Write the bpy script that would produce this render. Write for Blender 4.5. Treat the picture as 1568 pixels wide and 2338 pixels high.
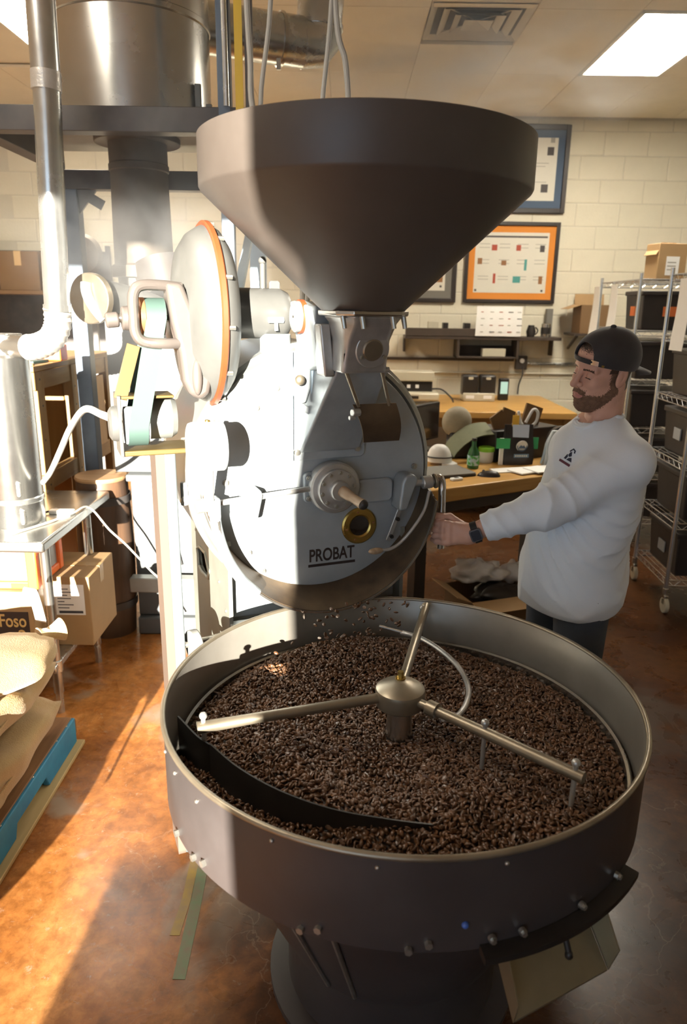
import bpy, bmesh, math, random
import numpy as np
from mathutils import Vector, Matrix

for o in list(bpy.data.objects):
    bpy.data.objects.remove(o)
S = bpy.context.scene
C = S.collection
PI = math.pi
random.seed(7)
RNG = np.random.default_rng(7)

# ------------------------------------------------------------------ camera
cd = bpy.data.cameras.new('camera')
cam = bpy.data.objects.new('camera', cd)
C.objects.link(cam)
cd.sensor_fit = 'VERTICAL'
cd.sensor_height = 36.0
cd.sensor_width = 24.14
cd.lens = 25.41
cd.clip_start = 0.05
pitch, roll = math.radians(16.0), 0.014
fwd = Vector((0, math.cos(pitch), -math.sin(pitch)))
up0 = Vector((0, math.sin(pitch), math.cos(pitch)))
rt0 = Vector((1, 0, 0))
rt = rt0 * math.cos(roll) + up0 * math.sin(roll)
up = up0 * math.cos(roll) - rt0 * math.sin(roll)
cam.matrix_world = Matrix(((rt.x, up.x, -fwd.x, 0), (rt.y, up.y, -fwd.y, 0), (rt.z, up.z, -fwd.z, 1.75), (0, 0, 0, 1)))
cd.dof.use_dof = True
cd.dof.focus_distance = 2.15
cd.dof.aperture_fstop = 3.6
S.camera = cam

# ------------------------------------------------------------------ sky, sun, exposure
world = bpy.data.worlds.new('world')
S.world = world
world.use_nodes = True
bg = world.node_tree.nodes['Background']
bg.inputs['Color'].default_value = (0.62, 0.80, 1.0, 1)
bg.inputs['Strength'].default_value = 2.1
sd = bpy.data.lights.new('sun', 'SUN')
sd.energy = 36.0
sd.angle = math.radians(0.4)
sd.color = (1.0, 0.93, 0.80)
sun = bpy.data.objects.new('sun', sd)
C.objects.link(sun)
sun_dir = Vector((0.06, 1.0, -0.167)).normalized()
sun.rotation_euler = sun_dir.to_track_quat('-Z', 'Y').to_euler()
sun.location = (-2, -8, 4)
S.view_settings.view_transform = 'Standard'
S.view_settings.look = 'None'
S.view_settings.gamma = 1.0
S.view_settings.use_curve_mapping = False
S.view_settings.exposure = 0.22

# ------------------------------------------------------------------ materials
MATS = {}
def mat(name, col, rough=0.5, metal=0.0, var=0.0, scale=6.0, bump=0.0, bscale=30.0, col2=None, sharp=0.0,
        spec=0.5, emit=None, estr=0.0, coat=0.0, sheen=0.0, stretch=None, rvar=0.0, trans=0.0, alpha=1.0, detail=5.0):
    """one procedural material: a base colour broken up by noise, with fine relief"""
    m = bpy.data.materials.new(name)
    m.use_nodes = True
    nt = m.node_tree
    b = nt.nodes['Principled BSDF']
    b.inputs['Roughness'].default_value = rough
    b.inputs['Metallic'].default_value = metal
    b.inputs['Specular IOR Level'].default_value = spec
    b.inputs['Coat Weight'].default_value = coat
    b.inputs['Coat Roughness'].default_value = 0.12
    b.inputs['Sheen Weight'].default_value = sheen
    b.inputs['Transmission Weight'].default_value = trans
    b.inputs['Alpha'].default_value = alpha
    c1 = tuple(col) + (1,)
    b.inputs['Base Color'].default_value = c1
    if emit:
        b.inputs['Emission Color'].default_value = tuple(emit) + (1,)
        b.inputs['Emission Strength'].default_value = estr
    tc = mp = None
    def coords():
        nonlocal tc, mp
        if mp is None:
            tc = nt.nodes.new('ShaderNodeTexCoord')
            mp = nt.nodes.new('ShaderNodeMapping')
            nt.links.new(tc.outputs['Object'], mp.inputs['Vector'])
            if stretch:
                mp.inputs['Scale'].default_value = stretch
        return mp.outputs['Vector']
    if var > 0 or col2 is not None or rvar > 0:
        n = nt.nodes.new('ShaderNodeTexNoise')
        n.inputs['Scale'].default_value = scale
        n.inputs['Detail'].default_value = detail
        n.inputs['Roughness'].default_value = 0.6
        nt.links.new(coords(), n.inputs['Vector'])
        r = nt.nodes.new('ShaderNodeValToRGB')
        k = 0.5 - 0.28 * (1 - sharp)
        r.color_ramp.elements[0].position = k
        r.color_ramp.elements[1].position = 1 - k if sharp < 1 else 0.51
        a = tuple(max(0, c * (1 - var)) for c in col)
        z = tuple(min(1, c * (1 + var)) for c in col) if col2 is None else tuple(col2)
        if col2 is not None:
            a = tuple(col)
        r.color_ramp.elements[0].color = a + (1,)
        r.color_ramp.elements[1].color = z + (1,)
        nt.links.new(n.outputs['Fac'], r.inputs['Fac'])
        nt.links.new(r.outputs['Color'], b.inputs['Base Color'])
        if rvar > 0:
            mr = nt.nodes.new('ShaderNodeMapRange')
            mr.inputs['To Min'].default_value = max(0.02, rough - rvar)
            mr.inputs['To Max'].default_value = min(1, rough + rvar)
            nt.links.new(n.outputs['Fac'], mr.inputs['Value'])
            nt.links.new(mr.outputs['Result'], b.inputs['Roughness'])
    if bump > 0:
        n2 = nt.nodes.new('ShaderNodeTexNoise')
        n2.inputs['Scale'].default_value = bscale
        n2.inputs['Detail'].default_value = 4
        nt.links.new(coords(), n2.inputs['Vector'])
        bp = nt.nodes.new('ShaderNodeBump')
        bp.inputs['Strength'].default_value = bump
        bp.inputs['Distance'].default_value = 0.004
        nt.links.new(n2.outputs['Fac'], bp.inputs['Height'])
        nt.links.new(bp.outputs['Normal'], b.inputs['Normal'])
    MATS[name] = m
    return m

def wood(name, c1, c2, scale=7.0, axis='X', rough=0.5, ring=3.5):
    m = bpy.data.materials.new(name)
    m.use_nodes = True
    nt = m.node_tree
    b = nt.nodes['Principled BSDF']
    b.inputs['Roughness'].default_value = rough
    tc = nt.nodes.new('ShaderNodeTexCoord')
    mp = nt.nodes.new('ShaderNodeMapping')
    st = {'X': (0.12, 1, 1), 'Y': (1, 0.12, 1), 'Z': (1, 1, 0.12)}[axis]
    mp.inputs['Scale'].default_value = st
    nt.links.new(tc.outputs['Object'], mp.inputs['Vector'])
    n = nt.nodes.new('ShaderNodeTexNoise')
    n.inputs['Scale'].default_value = scale * 5
    n.inputs['Detail'].default_value = 6
    n.inputs['Distortion'].default_value = ring * 0.2
    nt.links.new(mp.outputs['Vector'], n.inputs['Vector'])
    r = nt.nodes.new('ShaderNodeValToRGB')
    r.color_ramp.elements[0].position = 0.3
    r.color_ramp.elements[1].position = 0.7
    r.color_ramp.elements[0].color = tuple(c1) + (1,)
    r.color_ramp.elements[1].color = tuple(c2) + (1,)
    nt.links.new(n.outputs['Fac'], r.inputs['Fac'])
    nt.links.new(r.outputs['Color'], b.inputs['Base Color'])
    bp = nt.nodes.new('ShaderNodeBump')
    bp.inputs['Strength'].default_value = 0.15
    bp.inputs['Distance'].default_value = 0.002
    nt.links.new(n.outputs['Fac'], bp.inputs['Height'])
    nt.links.new(bp.outputs['Normal'], b.inputs['Normal'])
    return m

M_enamel = mat('grey_enamel', (0.30, 0.33, 0.345), 0.38, 0.12, col2=(0.40, 0.43, 0.45), scale=9, bump=0.05, bscale=60, rvar=0.12)
M_cast = mat('painted_casting', (0.27, 0.30, 0.315), 0.40, 0.3, col2=(0.37, 0.40, 0.42), scale=14, bump=0.12, bscale=50, rvar=0.1)
M_castbare = mat('bare_casting', (0.36, 0.36, 0.35), 0.38, 0.7, col2=(0.55, 0.55, 0.54), scale=16, bump=0.12, bscale=60, rvar=0.12)
M_drum = mat('aged_sheet_steel', (0.26, 0.27, 0.26), 0.40, 0.55, col2=(0.38, 0.39, 0.37), scale=5, bump=0.06, bscale=40, rvar=0.12)
M_rust = mat('roasted_steel', (0.045, 0.030, 0.022), 0.50, 0.45, col2=(0.17, 0.115, 0.065), scale=8, bump=0.15, bscale=70, rvar=0.15)
M_hopper = mat('dark_hopper_steel', (0.058, 0.046, 0.039), 0.45, 0.0, col2=(0.084, 0.070, 0.060), scale=4, bump=0.04, bscale=25, rvar=0.08)
M_binout = mat('dark_bin_steel', (0.041, 0.034, 0.033), 0.38, 0.05, col2=(0.064, 0.055, 0.054), scale=5, bump=0.05, bscale=30, rvar=0.1)
M_binin = mat('brushed_bin_steel', (0.20, 0.185, 0.16), 0.36, 0.5, col2=(0.29, 0.27, 0.24), scale=5, bump=0.05, bscale=40, rvar=0.08)
M_steel = mat('polished_steel', (0.52, 0.50, 0.46), 0.25, 0.95, var=0.12, scale=8, rvar=0.08)
M_brass_dull = mat('dull_brassy_steel', (0.22, 0.185, 0.135), 0.38, 0.75, col2=(0.33, 0.285, 0.215), scale=10, rvar=0.1)
M_brass = mat('brass', (0.45, 0.31, 0.09), 0.30, 0.95, var=0.2, scale=14, rvar=0.1)
M_black = mat('black_iron', (0.025, 0.022, 0.020), 0.45, 0.3, var=0.3, scale=12, bump=0.05)
M_darkglass = mat('dark_glass', (0.02, 0.012, 0.008), 0.08, 0.0, spec=0.7)
M_white = mat('white_enamel', (0.20, 0.20, 0.19), 0.40, 0.0, var=0.06, scale=8, bump=0.03)
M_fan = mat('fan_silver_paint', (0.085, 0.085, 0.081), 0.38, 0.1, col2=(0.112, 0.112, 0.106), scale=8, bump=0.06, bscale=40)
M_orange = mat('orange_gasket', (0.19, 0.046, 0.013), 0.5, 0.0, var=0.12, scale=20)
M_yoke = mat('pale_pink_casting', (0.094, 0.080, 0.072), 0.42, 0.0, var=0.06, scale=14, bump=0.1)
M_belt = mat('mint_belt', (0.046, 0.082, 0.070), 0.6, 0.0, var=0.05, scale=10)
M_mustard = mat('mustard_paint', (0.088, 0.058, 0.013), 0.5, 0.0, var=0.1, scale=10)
M_blue = mat('steel_blue_paint', (0.14, 0.22, 0.31), 0.45, 0.2, var=0.15, scale=10)
M_ltblue = mat('light_blue_paint', (0.36, 0.46, 0.54), 0.45, 0.2, var=0.1, scale=10)
M_copper = mat('scorched_edge', (0.42, 0.20, 0.10), 0.4, 0.6, var=0.2, scale=20)
M_handlewood = wood('turned_handle_wood', (0.26, 0.17, 0.10), (0.42, 0.30, 0.19), 9, 'Y', 0.45)
M_print = mat('black_lettering', (0.03, 0.02, 0.018), 0.5, 0.0, var=0.2, scale=60)
M_bolt = mat('zinc_bolt', (0.45, 0.44, 0.40), 0.35, 0.85, var=0.2, scale=40)

# ------------------------------------------------------------------ mesh helpers
class MB:
    def __init__(self):
        self.v, self.f = [], []
    def add(self, vs, fs):
        k = len(self.v)
        self.v += [tuple(p) for p in vs]
        self.f += [tuple(i + k for i in q) for q in fs]
        return self
    def box(self, c, s, rz=0.0, M=None):
        x, y, z = s[0] / 2, s[1] / 2, s[2] / 2
        vs = [Vector((a * x, b * y, d * z)) for d in (-1, 1) for a, b in ((-1, -1), (1, -1), (1, 1), (-1, 1))]
        R = M if M is not None else Matrix.Rotation(rz, 3, 'Z')
        return self.add([R @ p + Vector(c) for p in vs], [(3, 2, 1, 0), (4, 5, 6, 7), (0, 1, 5, 4), (1, 2, 6, 5), (2, 3, 7, 6), (3, 0, 4, 7)])
    def box2(self, a, b):
        return self.box([(p + q) / 2 for p, q in zip(a, b)], [abs(q - p) for p, q in zip(a, b)])
    def bar(self, p0, p1, w, t, upv=(0, 0, 1)):
        """rectangular bar from p0 to p1: w across, t along upv"""
        p0, p1 = Vector(p0), Vector(p1)
        d = (p1 - p0)
        L = d.length
        d.normalize()
        s = d.cross(Vector(upv))
        if s.length < 1e-4:
            s = d.cross(Vector((1, 0, 0)))
        s.normalize()
        u = s.cross(d)
        M = Matrix((d, s, u)).transposed()
        return self.box((p0 + p1) / 2, (L, w, t), M=M)
    def cyl(self, p0, p1, r0, r1=None, n=20, caps=True):
        r1 = r0 if r1 is None else r1
        p0, p1 = Vector(p0), Vector(p1)
        d = (p1 - p0).normalized()
        a = d.orthogonal().normalized()
        b = d.cross(a)
        vs = []
        for p, r in ((p0, r0), (p1, r1)):
            vs += [p + (a * math.cos(2 * PI * i / n) + b * math.sin(2 * PI * i / n)) * r for i in range(n)]
        fs = [(i, (i + 1) % n, n + (i + 1) % n, n + i) for i in range(n)]
        if caps:
            fs += [tuple(range(n - 1, -1, -1)), tuple(range(n, 2 * n))]
        return self.add(vs, fs)
    def tube(self, pts, r, n=10, closed=False, caps=True):
        pts = [Vector(p) for p in pts]
        m = len(pts)
        rs = r if isinstance(r, (list, tuple)) else [r] * m
        tang = []
        for i in range(m):
            if closed:
                t = pts[(i + 1) % m] - pts[(i - 1) % m]
            else:
                t = pts[min(i + 1, m - 1)] - pts[max(i - 1, 0)]
            tang.append(t.normalized())
        a = tang[0].orthogonal().normalized()
        vs = []
        for i in range(m):
            a = (a - tang[i] * a.dot(tang[i])).normalized()
            b = tang[i].cross(a)
            vs += [pts[i] + (a * math.cos(2 * PI * j / n) + b * math.sin(2 * PI * j / n)) * rs[i] for j in range(n)]
        fs = []
        for i in range(m if closed else m - 1):
            k, l = i * n, ((i + 1) % m) * n
            fs += [(k + j, k + (j + 1) % n, l + (j + 1) % n, l + j) for j in range(n)]
        if caps and not closed:
            fs += [tuple(range(n - 1, -1, -1)), tuple(range((m - 1) * n, m * n))]
        return self.add(vs, fs)
    def lathe(self, prof, n=48, c=(0, 0, 0), axis='Z', a0=0.0, a1=2 * PI, closed_prof=False, caps=False):
        full = abs(a1 - a0 - 2 * PI) < 1e-6
        m = n if full else n + 1
        vs = []
        for i in range(m):
            t = a0 + (a1 - a0) * i / n
            for r, h in prof:
                x, y = r * math.cos(t), r * math.sin(t)
                p = {'Z': (x, y, h), 'Y': (x, h, y), 'X': (h, x, y)}[axis]
                vs.append((p[0] + c[0], p[1] + c[1], p[2] + c[2]))
        k = len(prof)
        fs = []
        for i in range(n):
            j = (i + 1) % m
            for q in range(k if closed_prof else k - 1):
                q2 = (q + 1) % k
                fs.append((i * k + q, j * k + q, j * k + q2, i * k + q2))
        if not full and caps:
            fs += [tuple(range(k)), tuple(range((m - 1) * k + k - 1, (m - 1) * k - 1, -1))]
        return self.add(vs, fs)
    def prism(self, poly, a, b, plane='XY'):
        """poly extruded along the third axis from a to b"""
        n = len(poly)
        def P(u, v, w):
            return {'XY': (u, v, w), 'XZ': (u, w, v), 'YZ': (w, u, v)}[plane]
        vs = [P(u, v, a) for u, v in poly] + [P(u, v, b) for u, v in poly]
        fs = [tuple(range(n - 1, -1, -1)), tuple(range(n, 2 * n))] + [(i, (i + 1) % n, n + (i + 1) % n, n + i) for i in range(n)]
        return self.add(vs, fs)
    def ellipsoid(self, c, r, n=16, m=10, R=None):
        vs, fs = [], []
        for i in range(m + 1):
            t = PI * i / m
            for j in range(n):
                p = 2 * PI * j / n
                q = Vector((r[0] * math.sin(t) * math.cos(p), r[1] * math.sin(t) * math.sin(p), r[2] * math.cos(t)))
                if R is not None:
                    q = R @ q
                vs.append(q + Vector(c))
        for i in range(m):
            for j in range(n):
                fs.append((i * n + j, (i + 1) * n + j, (i + 1) * n + (j + 1) % n, i * n + (j + 1) % n))
        return self.add(vs, fs)
    def loft(self, rings, caps=True, closed=True):
        n = len(rings[0])
        vs = [p for r in rings for p in r]
        fs = []
        for i in range(len(rings) - 1):
            for j in range(n if closed else n - 1):
                fs.append((i * n + j, i * n + (j + 1) % n, (i + 1) * n + (j + 1) % n, (i + 1) * n + j))
        if caps:
            fs += [tuple(range(n - 1, -1, -1)), tuple(range((len(rings) - 1) * n, len(rings) * n))]
        return self.add(vs, fs)
    def build(self, name, m, parent=None, bevel=0.0, smooth=30, label=None, world=False, seg=2, kind=None):
        vs = self.v
        if world and parent is not None:
            X = parent.matrix_basis.inverted()
            if parent.parent is not None:
                X = X @ parent.parent.matrix_basis.inverted()
            vs = [tuple(X @ Vector(p)) for p in vs]
        me = bpy.data.meshes.new(name)
        me.from_pydata(vs, [], self.f)
        bm = bmesh.new()
        bm.from_mesh(me)
        bmesh.ops.remove_doubles(bm, verts=bm.verts, dist=1e-6)
        bmesh.ops.recalc_face_normals(bm, faces=bm.faces)
        bm.to_mesh(me)
        bm.free()
        if smooth:
            me.polygons.foreach_set('use_smooth', [True] * len(me.polygons))
            me.set_sharp_from_angle(angle=math.radians(smooth))
        me.materials.append(m)
        o = bpy.data.objects.new(name, me)
        C.objects.link(o)
        if parent is not None:
            o.parent = parent
        if bevel > 0:
            bv = o.modifiers.new('edge', 'BEVEL')
            bv.width = bevel
            bv.segments = seg
            bv.limit_method = 'ANGLE'
            bv.angle_limit = math.radians(35)
        if label:
            o['label'] = label
        if kind:
            o['kind'] = kind
        return o

def thing(name, label, cat, loc=(0, 0, 0), rz=0.0, group=None):
    o = bpy.data.objects.new(name, None)
    C.objects.link(o)
    o.empty_display_size = 0.1
    o.matrix_basis = Matrix.Translation(loc) @ Matrix.Rotation(rz, 4, 'Z')
    o['label'] = label
    o['category'] = cat
    if group:
        o['group'] = group
    return o

def tag(o, label, cat, group=None, kind=None):
    o['label'] = label
    o['category'] = cat
    if group:
        o['group'] = group
    if kind:
        o['kind'] = kind
    return o

def struct(o):
    o['kind'] = 'structure'
    return o

def dup(o, loc=None, parent=None):
    c = o.copy()
    C.objects.link(c)
    if parent is not None:
        c.parent = parent
    if loc is not None:
        c.location = loc
    return c

def dup_tree(o, loc=None, rz=None, label=None):
    r = o.copy()
    C.objects.link(r)
    if loc is not None:
        r.location = loc
    if rz is not None:
        r.rotation_euler = (0, 0, rz)
    if label:
        r['label'] = label
    for ch in list(o.children):
        c = dup(ch, parent=r)
        for g in list(ch.children):
            dup(g, parent=c)
    return r

def circ(cx, cy, r, n=24, a0=0.0, a1=2 * PI):
    return [(cx + r * math.cos(a0 + (a1 - a0) * i / n), cy + r * math.sin(a0 + (a1 - a0) * i / n)) for i in range(n)]

def rrect(x0, y0, x1, y1, r, n=5):
    out = []
    for cx, cy, a in ((x1 - r, y1 - r, 0), (x0 + r, y1 - r, PI / 2), (x0 + r, y0 + r, PI), (x1 - r, y0 + r, 1.5 * PI)):
        out += [(cx + r * math.cos(a + PI / 2 * i / n), cy + r * math.sin(a + PI / 2 * i / n)) for i in range(n + 1)]
    return out

def arc(p0, p1, p2, n=14):
    """smooth quadratic curve"""
    p0, p1, p2 = Vector(p0), Vector(p1), Vector(p2)
    return [p0 * (1 - t) ** 2 + p1 * 2 * t * (1 - t) + p2 * t * t for t in [i / n for i in range(n + 1)]]

def spline(pts, k=6):
    """Catmull-Rom through pts"""
    P = [Vector(p) for p in pts]
    P = [P[0] * 2 - P[1]] + P + [P[-1] * 2 - P[-2]]
    out = []
    for i in range(1, len(P) - 2):
        for j in range(k):
            t = j / k
            a, b, c, d = P[i - 1], P[i], P[i + 1], P[i + 2]
            out.append(0.5 * ((2 * b) + (c - a) * t + (2 * a - 5 * b + 4 * c - d) * t * t + (3 * b - a - 3 * c + d) * t ** 3))
    out.append(P[-2])
    return out

def text_mesh(name, body, size, m, parent, M, bold=0.0, align='LEFT', width=None):
    """flat lettering turned into a mesh; M places it (text lies in its local XY plane)"""
    cu = bpy.data.curves.new(name, 'FONT')
    cu.body = body
    cu.size = size
    cu.offset = bold
    cu.extrude = 0.0006
    cu.align_x = align
    o = bpy.data.objects.new(name + '_curve', cu)
    C.objects.link(o)
    bpy.context.view_layer.update()
    me = bpy.data.meshes.new_from_object(o.evaluated_get(bpy.context.evaluated_depsgraph_get()))
    bpy.data.objects.remove(o)
    bpy.data.curves.remove(cu)
    if width and len(me.vertices):
        xs = [v.co.x for v in me.vertices]
        k = width / (max(xs) - min(xs))
        for v in me.vertices:
            v.co.x *= k
    me.transform(M)
    me.materials.clear()
    me.materials.append(m)
    t = bpy.data.objects.new(name, me)
    C.objects.link(t)
    t.parent = parent
    return t

# ================================================================== THE ROOM
X0, X1, Y0, Y1, ZC = -4.0, 4.2, -3.0, 7.30, 3.40

def floor_material():
    m = bpy.data.materials.new('stained_polished_concrete')
    m.use_nodes = True
    nt = m.node_tree
    b = nt.nodes['Principled BSDF']
    tc = nt.nodes.new('ShaderNodeTexCoord')
    def noise(scale, detail=6, dist=0.0, rough=0.6):
        n = nt.nodes.new('ShaderNodeTexNoise')
        n.inputs['Scale'].default_value = scale
        n.inputs['Detail'].default_value = detail
        n.inputs['Distortion'].default_value = dist
        n.inputs['Roughness'].default_value = rough
        nt.links.new(tc.outputs['Object'], n.inputs['Vector'])
        return n.outputs['Fac']
    def ramp(src, stops):
        r = nt.nodes.new('ShaderNodeValToRGB')
        e = r.color_ramp.elements
        e[0].position, e[0].color = stops[0][0], stops[0][1] + (1,)
        e[1].position, e[1].color = stops[-1][0], stops[-1][1] + (1,)
        for p, c in stops[1:-1]:
            q = e.new(p)
            q.color = c + (1,)
        nt.links.new(src, r.inputs['Fac'])
        return r.outputs['Color']
    def mix(f, a, bb, mode='MIX'):
        x = nt.nodes.new('ShaderNodeMix')
        x.data_type = 'RGBA'
        x.blend_type = mode
        for s, k in ((f, 'Factor'), (a, 'A'), (bb, 'B')):
            sock = [i for i in x.inputs if i.name == k and (i.type == ('VALUE' if k == 'Factor' else 'RGBA'))][0]
            if isinstance(s, (int, float)):
                sock.default_value = s
            elif isinstance(s, tuple):
                sock.default_value = s + (1,)
            else:
                nt.links.new(s, sock)
        return [o for o in x.outputs if o.type == 'RGBA'][0]
    base = ramp(noise(2.2, 8, 0.6), [(0.30, (0.16, 0.053, 0.013)), (0.5, (0.37, 0.14, 0.034)), (0.72, (0.54, 0.25, 0.076))])
    fine = ramp(noise(24, 8, 0.25, 0.7), [(0.38, (0.55, 0.5, 0.45)), (0.62, (1.15, 1.15, 1.2))])
    c = mix(0.75, base, fine, 'MULTIPLY')
    pale = ramp(noise(34, 6, 0.4, 0.75), [(0.60, (0, 0, 0)), (0.72, (1, 1, 1))])
    c = mix(pale, c, (0.46, 0.32, 0.22))
    patch = ramp(noise(1.1, 4, 0.9), [(0.57, (0, 0, 0)), (0.63, (1, 1, 1))])
    c = mix(patch, c, (0.34, 0.235, 0.16))
    # shade of the right half painted into the floor colour, broken by noise
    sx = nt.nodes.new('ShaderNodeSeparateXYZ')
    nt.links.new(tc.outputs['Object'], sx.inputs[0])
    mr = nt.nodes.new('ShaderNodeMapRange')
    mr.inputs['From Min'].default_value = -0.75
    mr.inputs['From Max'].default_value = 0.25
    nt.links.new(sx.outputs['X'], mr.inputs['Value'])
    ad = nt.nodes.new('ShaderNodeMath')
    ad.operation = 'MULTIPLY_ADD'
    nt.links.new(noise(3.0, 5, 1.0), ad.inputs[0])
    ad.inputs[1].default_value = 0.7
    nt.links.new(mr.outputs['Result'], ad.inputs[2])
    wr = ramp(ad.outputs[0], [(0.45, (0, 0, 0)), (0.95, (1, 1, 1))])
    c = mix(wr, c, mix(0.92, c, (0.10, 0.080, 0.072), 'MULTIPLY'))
    # hairline cracks filled pale
    vo = nt.nodes.new('ShaderNodeTexVoronoi')
    vo.feature = 'DISTANCE_TO_EDGE'
    vo.inputs['Scale'].default_value = 1.7
    dn = nt.nodes.new('ShaderNodeTexNoise')
    dn.inputs['Scale'].default_value = 5
    dn.inputs['Detail'].default_value = 6
    nt.links.new(tc.outputs['Object'], dn.inputs['Vector'])
    vm = nt.nodes.new('ShaderNodeVectorMath')
    vm.operation = 'MULTIPLY_ADD'
    nt.links.new(dn.outputs['Color'], vm.inputs[0])
    vm.inputs[1].default_value = (0.35, 0.35, 0)
    nt.links.new(tc.outputs['Object'], vm.inputs[2])
    nt.links.new(vm.outputs[0], vo.inputs['Vector'])
    cr = ramp(vo.outputs['Distance'], [(0.0, (1, 1, 1)), (0.004, (0, 0, 0))])
    c = mix(mix(0.10, (0, 0, 0), cr), c, (0.62, 0.50, 0.38))
    nt.links.new(c, b.inputs['Base Color'])
    b.inputs['Specular IOR Level'].default_value = 0.25
    rr = nt.nodes.new('ShaderNodeMapRange')
    rr.inputs['To Min'].default_value = 0.16
    rr.inputs['To Max'].default_value = 0.42
    nt.links.new(noise(6, 6, 1.0), rr.inputs['Value'])
    nt.links.new(rr.outputs['Result'], b.inputs['Roughness'])
    bp = nt.nodes.new('ShaderNodeBump')
    bp.inputs['Strength'].default_value = 0.06
    bp.inputs['Distance'].default_value = 0.003
    nt.links.new(noise(30, 6), bp.inputs['Height'])
    nt.links.new(bp.outputs['Normal'], b.inputs['Normal'])
    return m

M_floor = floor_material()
M_block = mat('cream_painted_block', (0.64, 0.59, 0.465), 0.65, 0, var=0.06, scale=3, bump=0.35, bscale=45)
M_mortar = mat('cream_painted_mortar', (0.56, 0.52, 0.42), 0.75, 0, var=0.05, scale=12, bump=0.3, bscale=60)
M_wall = mat('cream_painted_wall', (0.64, 0.60, 0.49), 0.7, 0, var=0.04, scale=3, bump=0.1)
M_tile = mat('ceiling_tile_board', (0.76, 0.69, 0.55), 0.85, 0, var=0.05, scale=5, bump=0.25, bscale=120)
M_grid = mat('ceiling_grid_metal', (0.74, 0.68, 0.55), 0.5, 0, var=0.04)

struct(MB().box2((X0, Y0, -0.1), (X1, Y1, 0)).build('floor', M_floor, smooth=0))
ceil = struct(MB().box2((X0, Y0, ZC + 0.03), (X1, Y1, ZC + 0.13)).build('ceiling', M_grid, smooth=0))
wall_back = struct(MB().box2((X0, Y1 - 0.001, 0), (X1, Y1 + 0.2, ZC + 0.03)).build('wall_back', M_mortar, smooth=0))
struct(MB().box2((X0 - 0.15, Y0, 0), (X0, Y1, ZC + 0.03)).build('wall_left', M_wall, smooth=0))
struct(MB().box2((X1, Y0, 0), (X1 + 0.15, Y1, ZC + 0.03)).build('wall_right', M_wall, smooth=0))
# unseen front wall: doorway, with sill and notched jamb shaped to cut the sunlight
wf = MB()
wf.box2((X0, Y0 - 0.15, 0), (-3.4, Y0, ZC + 0.03))
wf.box2((-3.4, Y0 - 0.15, 3.10), (X1, Y0, ZC + 0.03))
wf.box2((-1.01, Y0 - 0.15, 0), (-0.40, Y0, 0.83))
wf.prism([(-0.45, 0.0), (X1, 0.0), (X1, 3.10), (-0.485, 3.10), (-0.485, 2.74), (-0.40, 2.66), (-0.40, 2.50), (-0.47, 2.0), (-0.45, 1.2)], Y0 - 0.15, Y0, 'XZ')  # jamb notches added to place the sun's edge on plate, dial and hopper
struct(wf.build('wall_front', M_wall, smooth=0))

# concrete blocks of the back wall: the courses the photograph shows, laid in running bond
BL, BH = 0.4064, 0.2032
blk = None
zt = ZC
row = 0
while zt > 0.75:
    z1, z0 = zt, max(zt - (BH if row else 0.10), 0)
    if row == 0:
        pass
    off = 0.0 if row % 2 else BL / 2
    x = -3.35 + off
    while x < 3.35:
        if blk is None or row == 0:
            mb = MB().box((0, 0, 0), (BL - 0.009, 0.05, (z1 - z0) - 0.009))
            o = mb.build('block', M_block, wall_back, bevel=0.004, smooth=0, seg=1)
            o.location = (x + BL / 2, Y1 + 0.020, (z0 + z1) / 2)
            if row:
                blk = o
        else:
            o = dup(blk, (x + BL / 2, Y1 + 0.020, (z0 + z1) / 2), wall_back)
        x += BL
    zt = z0
    row += 1

# lay-in ceiling: tiles hang in a grid, troffers and the air diffuser take the place of tiles
TW, TL = 0.61, 1.22
TX, TY = -4.0, -0.08          # grid origin, so that the troffers fall into their bays
TX = 1.68 - 9 * TW
lights_bays = [(1.68, 4.80), (-2.22 + 0.24, 4.80)]
troffers = [(1.68, 4.80, 'lit fluorescent ceiling panel above the wire racks'),
            (-2.18, 4.62, 'lit fluorescent ceiling panel above the steel cyclone'),
            (-1.98, 1.14, 'added fill light panel, unseen, above the burlap sacks')]  # unseen panel added to brighten the cyclone and the left side
vent_bay = (0.46, 4.69)
tile = MB().box((0, 0, 0), (TW - 0.003, TL - 0.003, 0.02)).build('ceiling_tile', M_tile, ceil, bevel=0.0015, smooth=0, seg=1)
half = MB().box((0, 0, 0), (TW - 0.003, TW - 0.003, 0.02)).build('ceiling_tile', M_tile, ceil, bevel=0.0015, smooth=0, seg=1)
first = [True, True]
for i in range(-1, 14):
    for j in range(0, 7):
        x, y = TX + i * TW, 4.80 - 3 * TL + j * TL
        if x < X0 or x + TW > X1 or y + TL > Y1 + 0.05:
            continue
        if any(abs(x - a) < (0.05 if abs(a + 2.18) > 0.01 else 0.5) and abs(y - b) < (0.05 if abs(a + 2.18) > 0.01 else 0.3) for a, b, _ in troffers):
            continue
        if abs(x - 0.46) < 0.05 and abs(y - 4.80) < 0.05:
            for k in (0, 1):
                if k == 0:
                    continue
                half.location = (x + TW / 2, y + TL * 0.75, ZC + 0.012)
            continue
        if first[0]:
            tile.location = (x + TW / 2, y + TL / 2, ZC + 0.012)
            first[0] = False
        else:
            dup(tile, (x + TW / 2, y + TL / 2, ZC + 0.012), ceil)

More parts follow.
